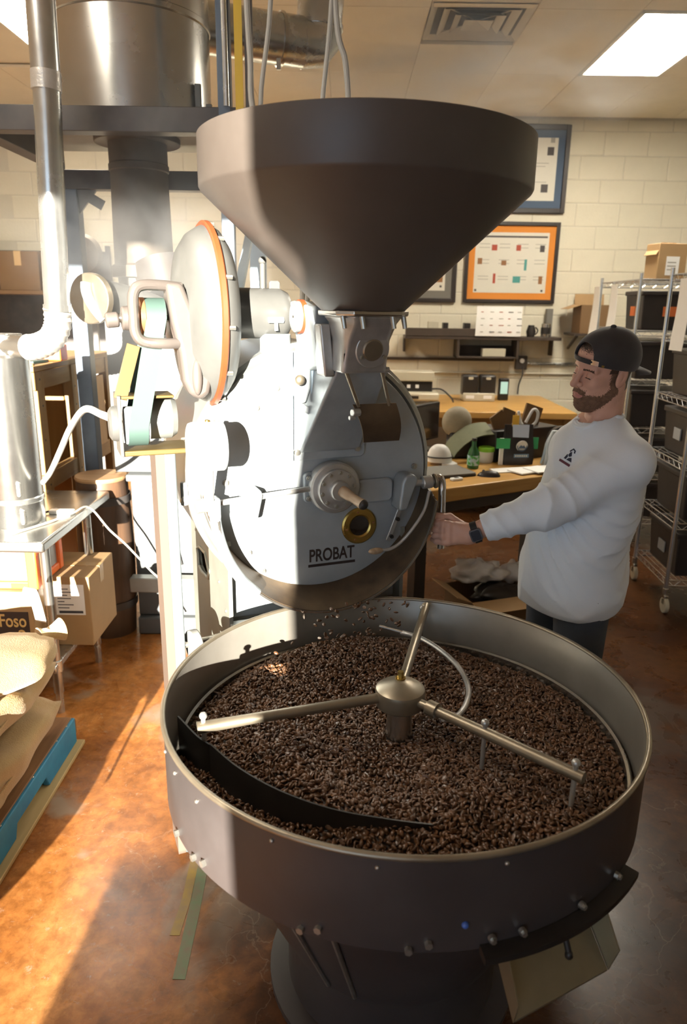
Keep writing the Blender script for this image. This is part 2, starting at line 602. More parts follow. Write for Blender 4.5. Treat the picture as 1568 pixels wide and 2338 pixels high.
M_lens = mat('troffer_lens', (0.9, 0.9, 0.86), 0.4, 0, emit=(1.0, 0.92, 0.77), estr=44.0)
M_lensdim = mat('added_fill_lens', (0.9, 0.9, 0.86), 0.4, 0, emit=(1.0, 0.92, 0.77), estr=17.0)  # weaker glow for the added fill panel
M_trofframe = mat('troffer_frame', (0.75, 0.72, 0.62), 0.4, 0, var=0.03)
for x, y, lab in troffers:
    t = thing('ceiling_light', lab, 'light', (x + TW / 2, y + TL / 2, ZC), 0, 'fluorescent ceiling panels')
    f = MB()
    w, l = TW / 2 - 0.006, TL / 2 - 0.006
    f.box2((-w, -l, -0.006), (-w + 0.025, l, 0.026)); f.box2((w - 0.025, -l, -0.006), (w, l, 0.026))
    f.box2((-w, -l, -0.006), (w, -l + 0.025, 0.026)); f.box2((-w, l - 0.025, -0.006), (w, l, 0.026))
    f.build('frame', M_trofframe, t, bevel=0.002, smooth=0)
    MB().box2((-w + 0.02, -l + 0.02, 0.0), (w - 0.02, l - 0.02, 0.008)).build('lens', M_lens if y > 3 else M_lensdim, t, smooth=0)

# square four-way air diffuser
M_vent = mat('diffuser_paint', (0.55, 0.50, 0.40), 0.5, 0, var=0.06, scale=10)
M_ventdark = mat('diffuser_throat', (0.10, 0.09, 0.07), 0.8)
t = thing('air_diffuser', 'square stepped air diffuser set in the ceiling', 'air vent', (0.765, 5.02, ZC))
MB().box2((-0.29, -0.29, 0.018), (0.29, 0.29, 0.026)).build('throat', M_ventdark, t, smooth=0)
for k, (a, b2, z) in enumerate(((0.30, 0.255, -0.004), (0.225, 0.18, -0.008), (0.150, 0.105, -0.012), (0.085, 0.0, -0.016))):
    m_ = MB()
    ro = [(-a, -a, z), (a, -a, z), (a, a, z), (-a, a, z)]
    ri = [(-b2, -b2, z + 0.024), (b2, -b2, z + 0.024), (b2, b2, z + 0.024), (-b2, b2, z + 0.024)]
    m_.add(ro + ri, [(i, (i + 1) % 4, 4 + (i + 1) % 4, 4 + i) for i in range(4)])
    up_ = [(p[0], p[1], p[2] + 0.004) for p in ro] + [(p[0], p[1], p[2] + 0.004) for p in ri]
    m_.add(up_, [(4 + i, 4 + (i + 1) % 4, (i + 1) % 4, i) for i in range(4)])
    m_.build('vane', M_vent, t, smooth=0)
for s in (1, -1):
    MB().bar((-0.2 * s, -0.2, 0.008), (0.2 * s, 0.2, 0.008), 0.008, 0.004).build('support_wire', M_vent, t, smooth=0)

# ================================================================== THE ROASTER
# local frame: x to the machine's right, -y out of its front plate, z up
RO = (-0.074, 2.181, 0.0)
RA = math.radians(22)
roaster = thing('coffee_roaster', 'large old silver drum roaster with a dark cone hopper on top', 'roaster', RO, RA)
ZF, RF = 1.24, 0.359
def bolt(parent, p, r=0.009, h=0.008, axis=(0, -1, 0), m=None, name='bolt'):
    p = Vector(p)
    a = Vector(axis).normalized()
    return MB().cyl(p, p + a * h, r * 1.25, r * 1.25, 12).cyl(p + a * h * 0.3, p + a * h * 1.6, r, r * 0.9, 6).build(name, m or M_bolt, parent, smooth=30)

# drum housing and the front plate
hs = MB()
hs.lathe([(0.0, 0.56), (0.33, 0.56), (0.39, 0.55), (0.398, 0.53), (0.398, 0.10), (0.404, 0.095), (0.404, 0.055), (0.392, 0.045),
          (0.385, 0.02), (0.372, 0.012), (0.366, 0.02), (0.0, 0.02)], 72, (0, 0, ZF), 'Y')
hs.build('drum_housing', M_drum, roaster)
fp = MB()
fp.lathe([(0.0, -0.012), (RF - 0.012, -0.012), (RF - 0.003, -0.008), (RF, 0.0), (RF, 0.022), (0.0, 0.022)], 80, (0, 0, ZF), 'Y')
plate = fp.build('front_plate', M_enamel, roaster)
MB().lathe([(RF + 0.001, -0.007), (RF + 0.006, -0.007), (RF + 0.006, 0.012), (RF + 0.001, 0.012)], 60, (0, 0, ZF), 'Y', PI * 1.03, PI * 1.55, True, True).build('scorched_rim', M_copper, roaster)
for u, z in ((-0.142, 1.515), (-0.203, 1.46), (-0.300, 1.244), (-0.083, 1.323), (0.112, 1.325), (0.317, 1.252), (0.20, 1.19), (-0.235, 1.02), (-0.192, 0.955)):
    bolt(plate, (u, -0.012 if (u, z) not in ((-0.083, 1.323), (0.112, 1.325)) else -0.022, z), 0.0075)

# cover plate under the feed chute
MB().prism(rrect(-0.108, 1.297, 0.140, 1.62, 0.018), -0.022, -0.010, 'XZ').build('cover_plate', M_enamel, roaster, bevel=0.003)
MB().box2((-0.106, -0.040, 1.30), (-0.098, -0.020, 1.62)).build('cover_edge_rib', M_ltblue, roaster, bevel=0.002)
fc = MB()
def quad8(top, bot):
    return (bot + top, [(3, 2, 1, 0), (4, 5, 6, 7), (0, 1, 5, 4), (1, 2, 6, 5), (2, 3, 7, 6), (3, 0, 4, 7)])
fc.add(*quad8([(-0.022, -0.195, 1.585), (0.135, -0.195, 1.585), (0.135, -0.015, 1.60), (-0.045, -0.015, 1.60)],
              [(-0.075, -0.030, 1.322), (0.118, -0.030, 1.322), (0.118, -0.015, 1.322), (-0.075, -0.015, 1.322)]))
fc.build('feed_chute', M_cast, roaster, bevel=0.008, seg=3)
fh = MB()
fh.add(*quad8([(-0.085, -0.13, 1.745), (0.125, -0.13, 1.745), (0.125, 0.04, 1.76), (-0.085, 0.04, 1.76)],
              [(-0.050, -0.16, 1.58), (0.135, -0.16, 1.58), (0.135, -0.01, 1.56), (-0.065, -0.01, 1.56)]))
fh.build('feed_housing', M_cast, roaster, bevel=0.010, seg=3)
# pocket rib between housing and neck
MB().prism([(-0.055, 1.56), (-0.025, 1.56), (-0.040, 1.70), (-0.070, 1.70)], -0.185, -0.12, 'XZ').build('housing_rib', M_castbare, roaster, bevel=0.005)

# neck casting with its flange, studs and sight glass
HU, HN = 0.034, 0.23
def sq(cx, cy, h, z, ch=0.25):
    k = h * (1 - ch)
    return [(cx + a, cy + b, z) for a, b in ((-k, -h), (k, -h), (h, -k), (h, k), (k, h), (-k, h), (-h, k), (-h, -k))]
nk = MB()
nk.loft([sq(0.034, -0.185, 0.066, 1.575, .12), sq(0.034, -0.19, 0.066, 1.60, .12), sq(0.034, -0.205, 0.068, 1.66, .2), sq(HU, -HN, 0.078, 1.705, .35), sq(HU, -HN, 0.090, 1.722, .35)])
nk.build('neck_casting', M_castbare, roaster, bevel=0.006, seg=3)
MB().loft([sq(HU, -HN, 0.099, 1.722, .35), sq(HU, -HN, 0.102, 1.726, .35), sq(HU, -HN, 0.102, 1.736, .35)]).build('neck_flange', M_steel, roaster, bevel=0.002)
for a, b in ((-0.085, -0.070), (-0.040, -0.088), (0.045, -0.088), (0.085, -0.070)):
    MB().cyl((HU + a, -HN + b, 1.722), (HU + a + 0.004, -HN + b - 0.004, 1.692), 0.007, 0.006, 10).build('stud', M_bolt, roaster)
sg = MB()
ax = Vector((0, -0.985, -0.17)).normalized()
c0 = Vector((0.048, -0.258, 1.638))
sgp = MB().cyl(c0, c0 + ax * 0.012, 0.050, 0.048, 32).build('neck_sight_ring', M_castbare, roaster, bevel=0.002)
MB().cyl(c0 + ax * 0.012, c0 + ax * 0.016, 0.030, 0.026, 28).build('neck_sight_glass', M_brass_dull, sgp, bevel=0.001)
for k in range(3):
    t_ = math.radians(90 + 120 * k)
    p = c0 + Vector((math.cos(t_) * 0.037, 0, math.sin(t_) * 0.037)) + ax * 0.012
    bolt(sgp, p, 0.0045, 0.004, ax)

# sampling damper: two rods carrying a curved plate
dl = MB()
dl.cyl((0.005, -0.215, 1.578), (0.052, -0.19, 1.478), 0.0055, n=10)
MB().cyl((-0.006, -0.215, 1.578), (0.042, -0.195, 1.478), 0.0055, n=10).build('damper_rod', M_brass_dull, roaster)
MB().cyl((0.100, -0.215, 1.578), (0.136, -0.195, 1.478), 0.0055, n=10).build('damper_rod', M_brass_dull, roaster)
MB().cyl((-0.012, -0.222, 1.580), (0.118, -0.222, 1.580), 0.008, n=12).build('damper_hinge_rod', M_castbare, roaster)
rings = []
for i in range(9):
    t_ = i / 8
    z = 1.484 - 0.118 * t_
    y = -0.195 + 0.045 * t_ - 0.022 * math.sin(PI * t_)
    x0, x1 = 0.024 + 0.055 * t_, 0.158 + 0.036 * t_
    rings.append([(x0, y, z), (x1, y, z), (x1, y + 0.005, z), (x0, y + 0.005, z)])
dp = MB().loft(rings).build('damper_plate', M_rust, roaster, bevel=0.001)
MB().cyl((0.020, -0.20, 1.462), (0.045, -0.195, 1.462), 0.011, n=14).cyl((0.012, -0.20, 1.448), (0.03, -0.198, 1.448), 0.007, n=10).build('damper_hinge', M_castbare, dp, bevel=0.002)
pl = MB().box2((0.090, -0.0135, 1.345), (0.178, -0.011, 1.357)).build('maker_plate', M_print, roaster, smooth=0)
M_platetext = mat('engraved_text', (0.45, 0.42, 0.38), 0.5)
for k in range(11):
    x = 0.095 + k * 0.0075
    MB().box2((x, -0.0142, 1.3475 + 0.001 * (k % 2)), (x + 0.003 + 0.001 * (k % 3), -0.0134, 1.3545)).build('engraving', M_platetext, pl, smooth=0)

# the hopper: short rim band over a deep cone
hp = MB()
ZB, ZT, HR = 2.023, 2.137, 0.415
hp.lathe([(0.100, 1.736), (0.110, 1.736), (HR - 0.004, ZB - 0.008), (HR, ZB), (HR, ZT - 0.002), (HR - 0.003, ZT), (HR - 0.007, ZT - 0.002), (HR - 0.007, ZB + 0.002), (0.095, 1.75), (0.095, 1.736)],
         112, (HU, -HN, 0))
hp.build('hopper', M_hopper, roaster, smooth=28)

# bearing boss with the sample trier's wooden handle
bp_ = MB().prism(rrect(-0.062, 1.165, 0.100, 1.258, 0.014), -0.030, -0.010, 'XZ').build('boss_plate', M_cast, roaster, bevel=0.004)
for u, z in ((-0.048, 1.243), (-0.048, 1.180), (0.088, 1.243)):
    bolt(bp_, (u, -0.030, z), 0.0065)
bo = MB()
bo.lathe([(0.0, -0.105), (0.028, -0.105), (0.031, -0.100), (0.031, -0.085), (0.040, -0.082), (0.060, -0.080), (0.0625, -0.076), (0.0625, -0.066), (0.075, -0.062), (0.080, -0.056), (0.080, -0.020), (0.0, -0.020)],
         56, (0.030, 0, 1.212), 'Y')
boss = bo.build('bearing_boss', M_castbare, roaster)
for k in range(10):
    t_ = 2 * PI * k / 10 + 0.2
    bolt(boss, (0.030 + 0.052 * math.cos(t_), -0.080, 1.212 + 0.052 * math.sin(t_)), 0.0048, 0.004)
h0 = Vector((0.035, -0.100, 1.212))
h1 = Vector((0.066, -0.185, 1.190))
d_ = (h1 - h0).normalized()
hd = MB().tube([h0, h0 + d_ * 0.02, h0 + d_ * 0.04, h0 + d_ * 0.043, h0 + d_ * 0.075, h1], [0.018, 0.017, 0.015, 0.0135, 0.0145, 0.0165], 18)
hnd = hd.build('trier_handle', M_handlewood, roaster)
MB().ellipsoid(h1, (0.0155, 0.0155, 0.0155)).build('handle_tip', M_black, hnd, smooth=60)

# brass-ringed sight glass and the maker's lettering
bg_ = MB().lathe([(0.033, -0.012), (0.033, -0.017), (0.038, -0.021), (0.055, -0.020), (0.060, -0.016), (0.060, -0.011)], 48, (0.129, 0, 1.070), 'Y').build('brass_ring', M_brass, roaster)
MB().cyl((0.129, -0.0115, 1.07), (0.129, -0.014, 1.07), 0.036, n=32).build('sight_glass', M_darkglass, roaster)
for t_ in (100, 10, -110, 190):
    a = math.radians(t_)
    MB().cyl((0.129 + 0.047 * math.cos(a), -0.020, 1.07 + 0.047 * math.sin(a)), (0.129 + 0.047 * math.cos(a), -0.0225, 1.07 + 0.047 * math.sin(a)), 0.0035, n=8).build('screw', M_copper, bg_)
T = Matrix.Translation((-0.041, -0.0128, 0.9655)) @ Matrix.Rotation(PI / 2, 4, 'X')
text_mesh('maker_lettering', 'PROBAT', 0.058, M_print, roaster, T, bold=0.0010, width=0.153)
MB().box2((-0.043, -0.0135, 0.9475), (0.117, -0.011, 0.9560)).build('lettering_underline', M_print, roaster, smooth=0)

# discharge collar below the plate: a flared half-ring gutter
def half_ring(secs, n=64, a0=PI * 1.03, a1=PI * 1.97):
    """loft of rings: each section is (half width, drop radius, centre z, y)"""
    rr = []
    for i in range(n + 1):
        t_ = a0 + (a1 - a0) * i / n
        rr.append([(rx * math.cos(t_), y, cz + rz_ * math.sin(t_)) for rx, rz_, cz, y in secs])
    return MB().loft(rr)
half_ring([(0.352, 0.352, ZF, -0.002), (0.350, 0.352, 1.215, -0.060), (0.344, 0.352, 1.195, -0.120), (0.350, 0.358, 1.195, -0.120), (0.357, 0.360, 1.212, -0.060), (0.366, 0.366, ZF, 0.004)]).build('discharge_collar', M_rust, roaster)
half_ring([(0.346, 0.354, 1.195, -0.126), (0.352, 0.360, 1.195, -0.126), (0.352, 0.360, 1.195, -0.119), (0.346, 0.354, 1.195, -0.119)]).build('collar_lip', M_steel, roaster)

# door shaft, its brackets, the balance weight on the left and the lever on the right
MB().cyl((-0.372, -0.09, 1.203), (0.0, -0.035, 1.214), 0.0085, n=14).build('door_shaft', M_castbare, roaster)
MB().cyl((-0.402, -0.094, 1.202), (-0.365, -0.089, 1.203), 0.020, n=24).build('shaft_knob', M_drum, roaster, bevel=0.002)
MB().cyl((0.252, -0.055, 1.204), (0.375, -0.070, 1.212), 0.0105, n=14).build('lever_shaft', M_castbare, roaster)
lb = MB().prism([(-0.262, 1.140), (-0.222, 1.140), (-0.205, 1.215), (-0.212, 1.232), (-0.250, 1.232), (-0.262, 1.215)], -0.085, -0.010, 'XZ')
lb.build('shaft_bracket', M_cast, roaster, bevel=0.008, seg=3)
rb = MB().prism([(0.238, 1.125), (0.268, 1.125), (0.302, 1.225), (0.288, 1.240), (0.258, 1.238), (0.246, 1.215)], -0.080, -0.010, 'XZ')
rb.build('shaft_bracket', M_cast, roaster, bevel=0.008, seg=3)
MB().prism(rrect(0.115, 1.145, 0.24, 1.222, 0.02), -0.026, -0.010, 'XZ').build('cast_pad', M_enamel, roaster, bevel=0.006)
MB().cyl((0.322, -0.064, 1.208), (0.356, -0.068, 1.211), 0.021, n=20).build('shaft_collar', M_castbare, roaster, bevel=0.004)
MB().cyl((0.362, -0.069, 1.211), (0.370, -0.070, 1.212), 0.024, n=20).build('lever_boss', M_brass_dull, roaster, bevel=0.002)
lv = MB()
pth = spline([(0.368, -0.070, 1.222), (0.382, -0.072, 1.220), (0.390, -0.073, 1.205), (0.392, -0.074, 1.17), (0.393, -0.076, 1.10), (0.393, -0.078, 1.045), (0.393, -0.079, 0.985)], 6)
lv.tube(pth, 0.0125, 12)
lv.build('door_lever', M_steel, roaster)
MB().bar((-0.368, -0.105, 1.195), (-0.385, -0.20, 1.385), 0.012, 0.028, (1, 0, 0)).build('balance_arm', M_castbare, roaster, bevel=0.003)
wt = MB().lathe([(0.0, -0.046), (0.055, -0.046), (0.062, -0.043), (0.065, -0.036), (0.065, 0.040), (0.062, 0.044), (0.0, 0.044)], 44, (-0.388, -0.205, 1.392), 'X').build('balance_weight', M_enamel, roaster)
MB().cyl((-0.383, -0.205, 1.455), (-0.383, -0.205, 1.461), 0.007, n=10).build('set_screw', M_brass, wt)
# pivot clamp and the collar's left arm
MB().bar((-0.352, -0.095, 1.225), (-0.352, -0.095, 1.165), 0.05, 0.030, (1, 0, 0)).build('pivot_clamp', M_cast, roaster, bevel=0.006)
MB().tube(spline([(-0.352, -0.10, 1.20), (-0.350, -0.11, 1.14), (-0.330, -0.118, 1.06), (-0.290, -0.122, 0.985), (-0.24, -0.124, 0.93)], 6), 0.016, 12).build('collar_arm', M_cast, roaster)
# curved poker handle on the right
MB().tube(spline([(0.336, -0.09, 1.185), (0.310, -0.11, 1.130), (0.265, -0.12, 1.075), (0.225, -0.12, 1.035), (0.19, -0.12, 1.018), (0.160, -0.12, 1.018)], 6), 0.0052, 10).build('curved_handle', M_castbare, roaster)
MB().ellipsoid((0.142, -0.12, 1.017), (0.026, 0.0105, 0.0105)).build('handle_knob', M_handlewood, roaster, smooth=60)
MB().bar((0.268, -0.055, 1.17), (0.215, -0.05, 1.02), 0.016, 0.006, (0, 1, 0)).build('slotted_stay', M_castbare, roaster, bevel=0.002)
for k in range(3):
    bolt(roaster, (0.262 - 0.02 * k, -0.058, 1.15 - 0.056 * k), 0.005, m=M_black)

# stand under the drum: pierced side panel, front panel, right panel, back panel
side = [(-0.02, 0.10), (0.60, 0.10), (0.60, 1.03), (0.44, 1.11), (0.02, 1.11), (-0.02, 1.05)]
hole = [(0.478, 0.885), (0.43, 0.905), (0.325, 0.915), (0.272, 0.866), (0.292, 0.835), (0.40, 0.820), (0.452, 0.825)]
def pierced(outer, inner, x0, x1):
    bm = bmesh.new()
    for x in (x0, x1):
        vo = [bm.verts.new((x, a, b)) for a, b in outer]
        vi = [bm.verts.new((x, a, b)) for a, b in inner]
        es = [bm.edges.new((vo[i], vo[(i + 1) % len(vo)])) for i in range(len(vo))] + [bm.edges.new((vi[i], vi[(i + 1) % len(vi)])) for i in range(len(vi))]
        bmesh.ops.triangle_fill(bm, edges=es, use_beauty=True)
        if x == x0:
            keep = (vo, vi)
        else:
            for A, B in ((keep[0], vo), (keep[1], vi)):
                n = len(A)
                for i in range(n):
                    bm.faces.new((A[i], A[(i + 1) % n], B[(i + 1) % n], B[i]))
    bm.verts.ensure_lookup_table()
    vs = [tuple(v.co) for v in bm.verts]
    bm.verts.index_update()
    fs = [tuple(v.index for v in f.verts) for f in bm.faces]
    bm.free()
    return vs, fs
M_side = mat('stand_side_steel', (0.24, 0.25, 0.22), 0.36, 0.4, col2=(0.34, 0.35, 0.31), scale=4, bump=0.04, rvar=0.1)
sp = MB().add(*pierced(side, hole, -0.302, -0.290)).build('stand_side_panel', M_side, roaster, smooth=0)
MB().tube([(-0.303, a, b) for a, b in hole], 0.006, 8, closed=True).build('port_rim', M_side, sp)
for y, z in ((0.06, 0.99), (0.12, 0.885), (0.03, 0.82), (0.05, 0.64), (0.35, 1.0), (0.5, 0.95)):
    MB().ellipsoid((-0.303, y, z), (0.003, 0.006, 0.006), 10, 6).build('rivet', M_bolt, sp, smooth=60)
MB().box2((-0.290, 0.024, 0.795), (0.278, 0.036, 1.05)).build('stand_front_panel', M_enamel, roaster, bevel=0.004)
MB().box2((-0.290, 0.03, 0.0), (0.29, 0.05, 0.795)).build('stand_lower_panel', M_side, roaster, bevel=0.003)
MB().box2((0.278, -0.02, 0.0), (0.290, 0.60, 1.05)).build('stand_side_panel', M_side, roaster, smooth=0)
MB().box2((-0.290, 0.585, 0.0), (0.29, 0.60, 1.0)).build('stand_back_panel', M_side, roaster, smooth=0)
ft = MB().box2((-0.31, -0.03, 0.0), (-0.26, 0.02, 0.10)).box2((-0.31, 0.57, 0.0), (-0.26, 0.62, 0.10))
MB().box2((-0.315, -0.03, 0.0), (-0.27, 0.02, 0.12)).build('foot', M_cast, roaster, bevel=0.003)
MB().box2((-0.315, 0.57, 0.0), (-0.27, 0.62, 0.12)).build('foot', M_cast, roaster, bevel=0.003)
MB().box2((-0.30, -0.035, 0.765), (0.30, 0.0, 0.797)).build('stand_front_beam', M_drum, roaster, bevel=0.003)

# exhaust fan: two dished halves clamped by an orange gasket ring, on a duct along the top
FU, FY, FZ = -0.315, 0.10, 1.713
fan = MB().lathe([(0.0, -0.115), (0.035, -0.115), (0.075, -0.110), (0.098, -0.092), (0.12, -0.082), (0.185, -0.072), (0.222, -0.048), (0.240, -0.020), (0.246, -0.006), (0.246, 0.010),
                  (0.236, 0.030), (0.205, 0.052), (0.12, 0.064), (0.0, 0.066)], 72, (FU, FY, FZ), 'X').build('fan_housing', M_fan, roaster, smooth=40)
MB().lathe([(0.243, -0.008), (0.252, -0.010), (0.257, -0.006), (0.257, 0.006), (0.252, 0.010), (0.243, 0.008)], 72, (FU, FY, FZ), 'X', closed_prof=True).build('gasket_ring', M_orange, roaster, smooth=50)
for k in range(12):
    t_ = 2 * PI * k / 12 + 0.1
    MB().cyl((FU + 0.008, FY + 0.247 * math.cos(t_), FZ + 0.247 * math.sin(t_)), (FU + 0.026, FY + 0.247 * math.cos(t_), FZ + 0.247 * math.sin(t_)), 0.0065, n=8).build('clamp_bolt', M_bolt, fan)
dc = MB().lathe([(0.0, -0.26), (0.076, -0.26), (0.082, -0.255), (0.082, -0.238), (0.072, -0.236), (0.072, -0.100), (0.062, -0.075), (0.04, -0.062), (0.0, -0.060)], 40, (0, FY, 1.722), 'X').build('fan_duct', M_fan, roaster, smooth=40)
MB().cyl((-0.115, FY - 0.02, 1.60), (-0.115, FY - 0.02, 1.665), 0.046, n=28).build('duct_foot', M_cast, roaster, bevel=0.004)
MB().cyl((-0.145, FY, 1.79), (-0.145, FY, 1.865), 0.008, n=12).ellipsoid((-0.145, FY, 1.87), (0.012, 0.012, 0.012), 12, 8).build('oil_stub', M_fan, roaster, smooth=50)
MB().prism(rrect(-0.128, 1.785, -0.095, 1.815, 0.008), FY - 0.01, FY + 0.0, 'XZ').build('lifting_eye', M_fan, roaster, bevel=0.002)
MB().tube([(-0.105, FY - 0.07, 1.705), (-0.15, FY - 0.075, 1.705)], 0.009, 10).tube([(-0.128, FY - 0.075, 1.705), (-0.128, FY - 0.078, 1.675)], 0.006, 8).build('wing_bolt', M_cast, roaster)
dial = MB().lathe([(0.0, -0.012), (0.039, -0.012), (0.043, -0.009), (0.043, 0.004), (0.0, 0.004)], 36, (-0.088, -0.050, 1.716), 'X').build('dial', M_white, roaster)
MB().lathe([(0.035, 0.003), (0.047, 0.003), (0.047, 0.016), (0.035, 0.016)], 36, (-0.088, -0.050, 1.716), 'X', closed_prof=True).build('dial_gasket', M_orange, dial)
MB().cyl((-0.1005, -0.050, 1.716), (-0.102, -0.050, 1.716), 0.003, n=8).build('dial_pin', M_black, dial)
dm = MB().prism([(-0.092, 1.648), (-0.052, 1.652), (-0.050, 1.520), (-0.066, 1.474), (-0.086, 1.474), (-0.106, 1.505), (-0.100, 1.57)], -0.062, -0.040, 'XZ').build('damper_quadrant', M_cast, roaster, bevel=0.007, seg=3)
MB().box2((-0.050, -0.064, 1.455), (-0.040, -0.036, 1.652)).build('quadrant_guard', M_ltblue, dm, bevel=0.003)
MB().bar((-0.09, -0.05, 1.47), (-0.045, -0.05, 1.445), 0.02, 0.018, (0, 1, 0)).build('damper_lever', M_enamel, dm, bevel=0.005)
kn = MB().cyl((-0.088, -0.062, 1.545), (-0.094, -0.085, 1.545), 0.006, n=10).ellipsoid((-0.0975, -0.098, 1.545), (0.015, 0.012, 0.015), 14, 10).build('damper_knob', M_brass_dull, dm, smooth=50)
for z in (1.60, 1.62, 1.64):
    bolt(roaster, (-0.038, -0.135, z), 0.005, m=M_black)

# fan drive: yoke, pulleys, mint-green flat belt, motor on its post
yk = MB().tube(spline([(-0.405, -0.02, 1.788), (-0.46, -0.04, 1.792), (-0.512, -0.055, 1.790), (-0.532, -0.06, 1.768), (-0.534, -0.06, 1.718), (-0.532, -0.06, 1.672), (-0.512, -0.06, 1.650), (-0.46, -0.06, 1.645), (-0.41, -0.04, 1.645)], 5), 0.014, 12)
yk.build('bearing_yoke', M_yoke, roaster)
ya = MB().prism([(-0.450, 1.80), (-0.405, 1.800), (-0.375, 1.72), (-0.345, 1.62), (-0.336, 1.545), (-0.344, 1.508), (-0.368, 1.492), (-0.398, 1.506), (-0.414, 1.545), (-0.420, 1.62), (-0.438, 1.70)], -0.060, 0.010, 'XZ')
ya.build('yoke_arm', M_yoke, roaster, bevel=0.014, seg=3)
MB().ellipsoid((-0.378, -0.062, 1.555), (0.014, 0.012, 0.048), 16, 10).build('arm_boss', M_yoke, roaster, smooth=60)
MB().cyl((-0.575, 0.0, 1.708), (-0.25, 0.06, 1.712), 0.012, n=14).build('fan_shaft', M_steel, roaster)
MB().cyl((-0.560, 0.0, 1.708), (-0.520, 0.0, 1.708), 0.030, 0.034, n=22).cyl((-0.600, -0.0, 1.702), (-0.566, 0.0, 1.705), 0.020, n=18).build('bearing_cap', M_yoke, roaster, bevel=0.005)
MB().cyl((-0.515, 0.0, 1.71), (-0.500, 0.0, 1.71), 0.052, n=32).build('pulley_flange', M_copper, roaster, bevel=0.002)
MB().cyl((-0.505, 0.0, 1.71), (-0.450, 0.0, 1.71), 0.047, n=32).build('drive_pulley', M_mustard, roaster, bevel=0.002)
def belt(u0, z0, r0, u1, z1, r1, y0, y1, w, th=0.004):
    ring_ = []
    for i in range(15):
        t_ = PI * i / 14
        ring_.append((u0, y0 - r0 * math.cos(t_), z0 + r0 * math.sin(t_), r0))
    for i in range(15):
        t_ = PI * i / 14
        ring_.append((u1, y1 + r1 * math.cos(t_), z1 - r1 * math.sin(t_), r1))
    mb = MB()
    rr = []
    n = len(ring_)
    for k, (u, y, z, r) in enumerate(ring_):
        cy, cz = (y0, z0) if k < 15 else (y1, z1)
        dy, dz = (y - cy) / r, (z - cz) / r
        rr.append([(u - w / 2, y, z), (u + w / 2, y, z), (u + w / 2, y + dy * th, z + dz * th), (u - w / 2, y + dy * th, z + dz * th)])
    rr.append(rr[0])
    return mb.loft(rr, caps=False)
belt(-0.475, 1.71, 0.047, -0.540, 1.425, 0.052, 0.0, -0.01, 0.052).build('drive_belt', M_belt, roaster)
MB().cyl((-0.572, -0.01, 1.425), (-0.508, -0.01, 1.425), 0.052, n=32).build('motor_pulley', M_enamel, roaster, bevel=0.002)
mo = MB().lathe([(0.0, -0.612), (0.035, -0.612), (0.045, -0.606), (0.048, -0.598), (0.048, -0.585), (0.0, -0.585)], 32, (0, 0.0, 1.430), 'X').build('motor_end_bell', M_fan, roaster)
MB().lathe([(0.0, -0.51), (0.055, -0.51), (0.060, -0.50), (0.060, -0.44), (0.050, -0.425), (0.0, -0.425)], 32, (0, 0.05, 1.435), 'X').build('motor_body', M_drum, roaster)
MB().box2((-0.585, -0.045, 1.345), (-0.40, 0.09, 1.36)).build('motor_bracket', M_mustard, roaster, bevel=0.003)
MB().box2((-0.590, -0.05, 1.345), (-0.580, 0.07, 1.51)).build('motor_bracket_cheek', M_fan, roaster, bevel=0.002)
MB().box2((-0.585, -0.045, 1.50), (-0.44, 0.06, 1.508)).build('motor_cover', M_mustard, roaster, bevel=0.002)
MB().bar((-0.58, -0.035, 1.50), (-0.535, -0.02, 1.64), 0.035, 0.005, (0, 1, 0)).build('belt_guard', M_mustard, roaster, bevel=0.001)
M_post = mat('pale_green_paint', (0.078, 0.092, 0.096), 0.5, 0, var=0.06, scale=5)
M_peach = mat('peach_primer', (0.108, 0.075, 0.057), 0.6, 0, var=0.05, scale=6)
ps = MB().box2((-0.472, -0.02, 0.0), (-0.440, 0.10, 1.345)).build('motor_post', M_post, roaster, bevel=0.003)
MB().box2((-0.496, -0.018, 0.0), (-0.472, 0.10, 1.345)).build('post_side_strip', M_peach, roaster, smooth=0)
MB().cyl((-0.425, -0.015, 0.74), (-0.398, -0.01, 0.74), 0.05, n=28).build('hand_wheel', M_white, roaster, bevel=0.004)
MB().cyl((-0.44, 0.0, 0.74), (-0.30, 0.03, 0.74), 0.010, n=12).build('wheel_spindle', M_steel, roaster)
MB().cyl((-0.42, 0.05, 1.19), (-0.38, 0.05, 1.18), 0.014, n=14).cyl((-0.41, 0.05, 1.17), (-0.41, 0.05, 1.24), 0.011, n=14).build('gas_valve', M_castbare, roaster, bevel=0.002)

# ================================================================== THE COOLING BIN
BX, BY, BR, BZ = 0.146, 1.59, 0.568, 0.847
cool = thing('cooling_bin', 'round steel cooling bin full of roasted beans, stirring arms inside', 'cooling bin', (BX, BY, 0))
MB().lathe([(BR - 0.006, BZ - 0.002), (BR, BZ - 0.004), (BR, 0.642), (BR - 0.012, 0.638), (BR - 0.5, 0.62)], 128, (0, 0, 0)).build('outer_wall', M_binout, cool, smooth=30)
MB().lathe([(BR - 0.004, BZ - 0.002), (BR - 0.007, BZ - 0.006), (BR - 0.010, 0.712), (BR - 0.014, 0.69)], 128).build('inner_wall', M_binin, cool, smooth=40)
MB().tube([(BR * math.cos(2 * PI * i / 128), BR * math.sin(2 * PI * i / 128), BZ - 0.003) for i in range(128)], 0.0065, 10, closed=True).build('rolled_rim', M_brass_dull, cool, smooth=60)
MB().lathe([(BR - 0.030, 0.690), (BR - 0.030, 0.716), (BR - 0.024, 0.720), (BR - 0.020, 0.716), (BR - 0.020, 0.690)], 128).build('floor_ring', M_steel, cool, smooth=40)
MB().lathe([(0.0, 0.690), (BR - 0.012, 0.690)], 64).build('screen_floor', M_rust, cool)
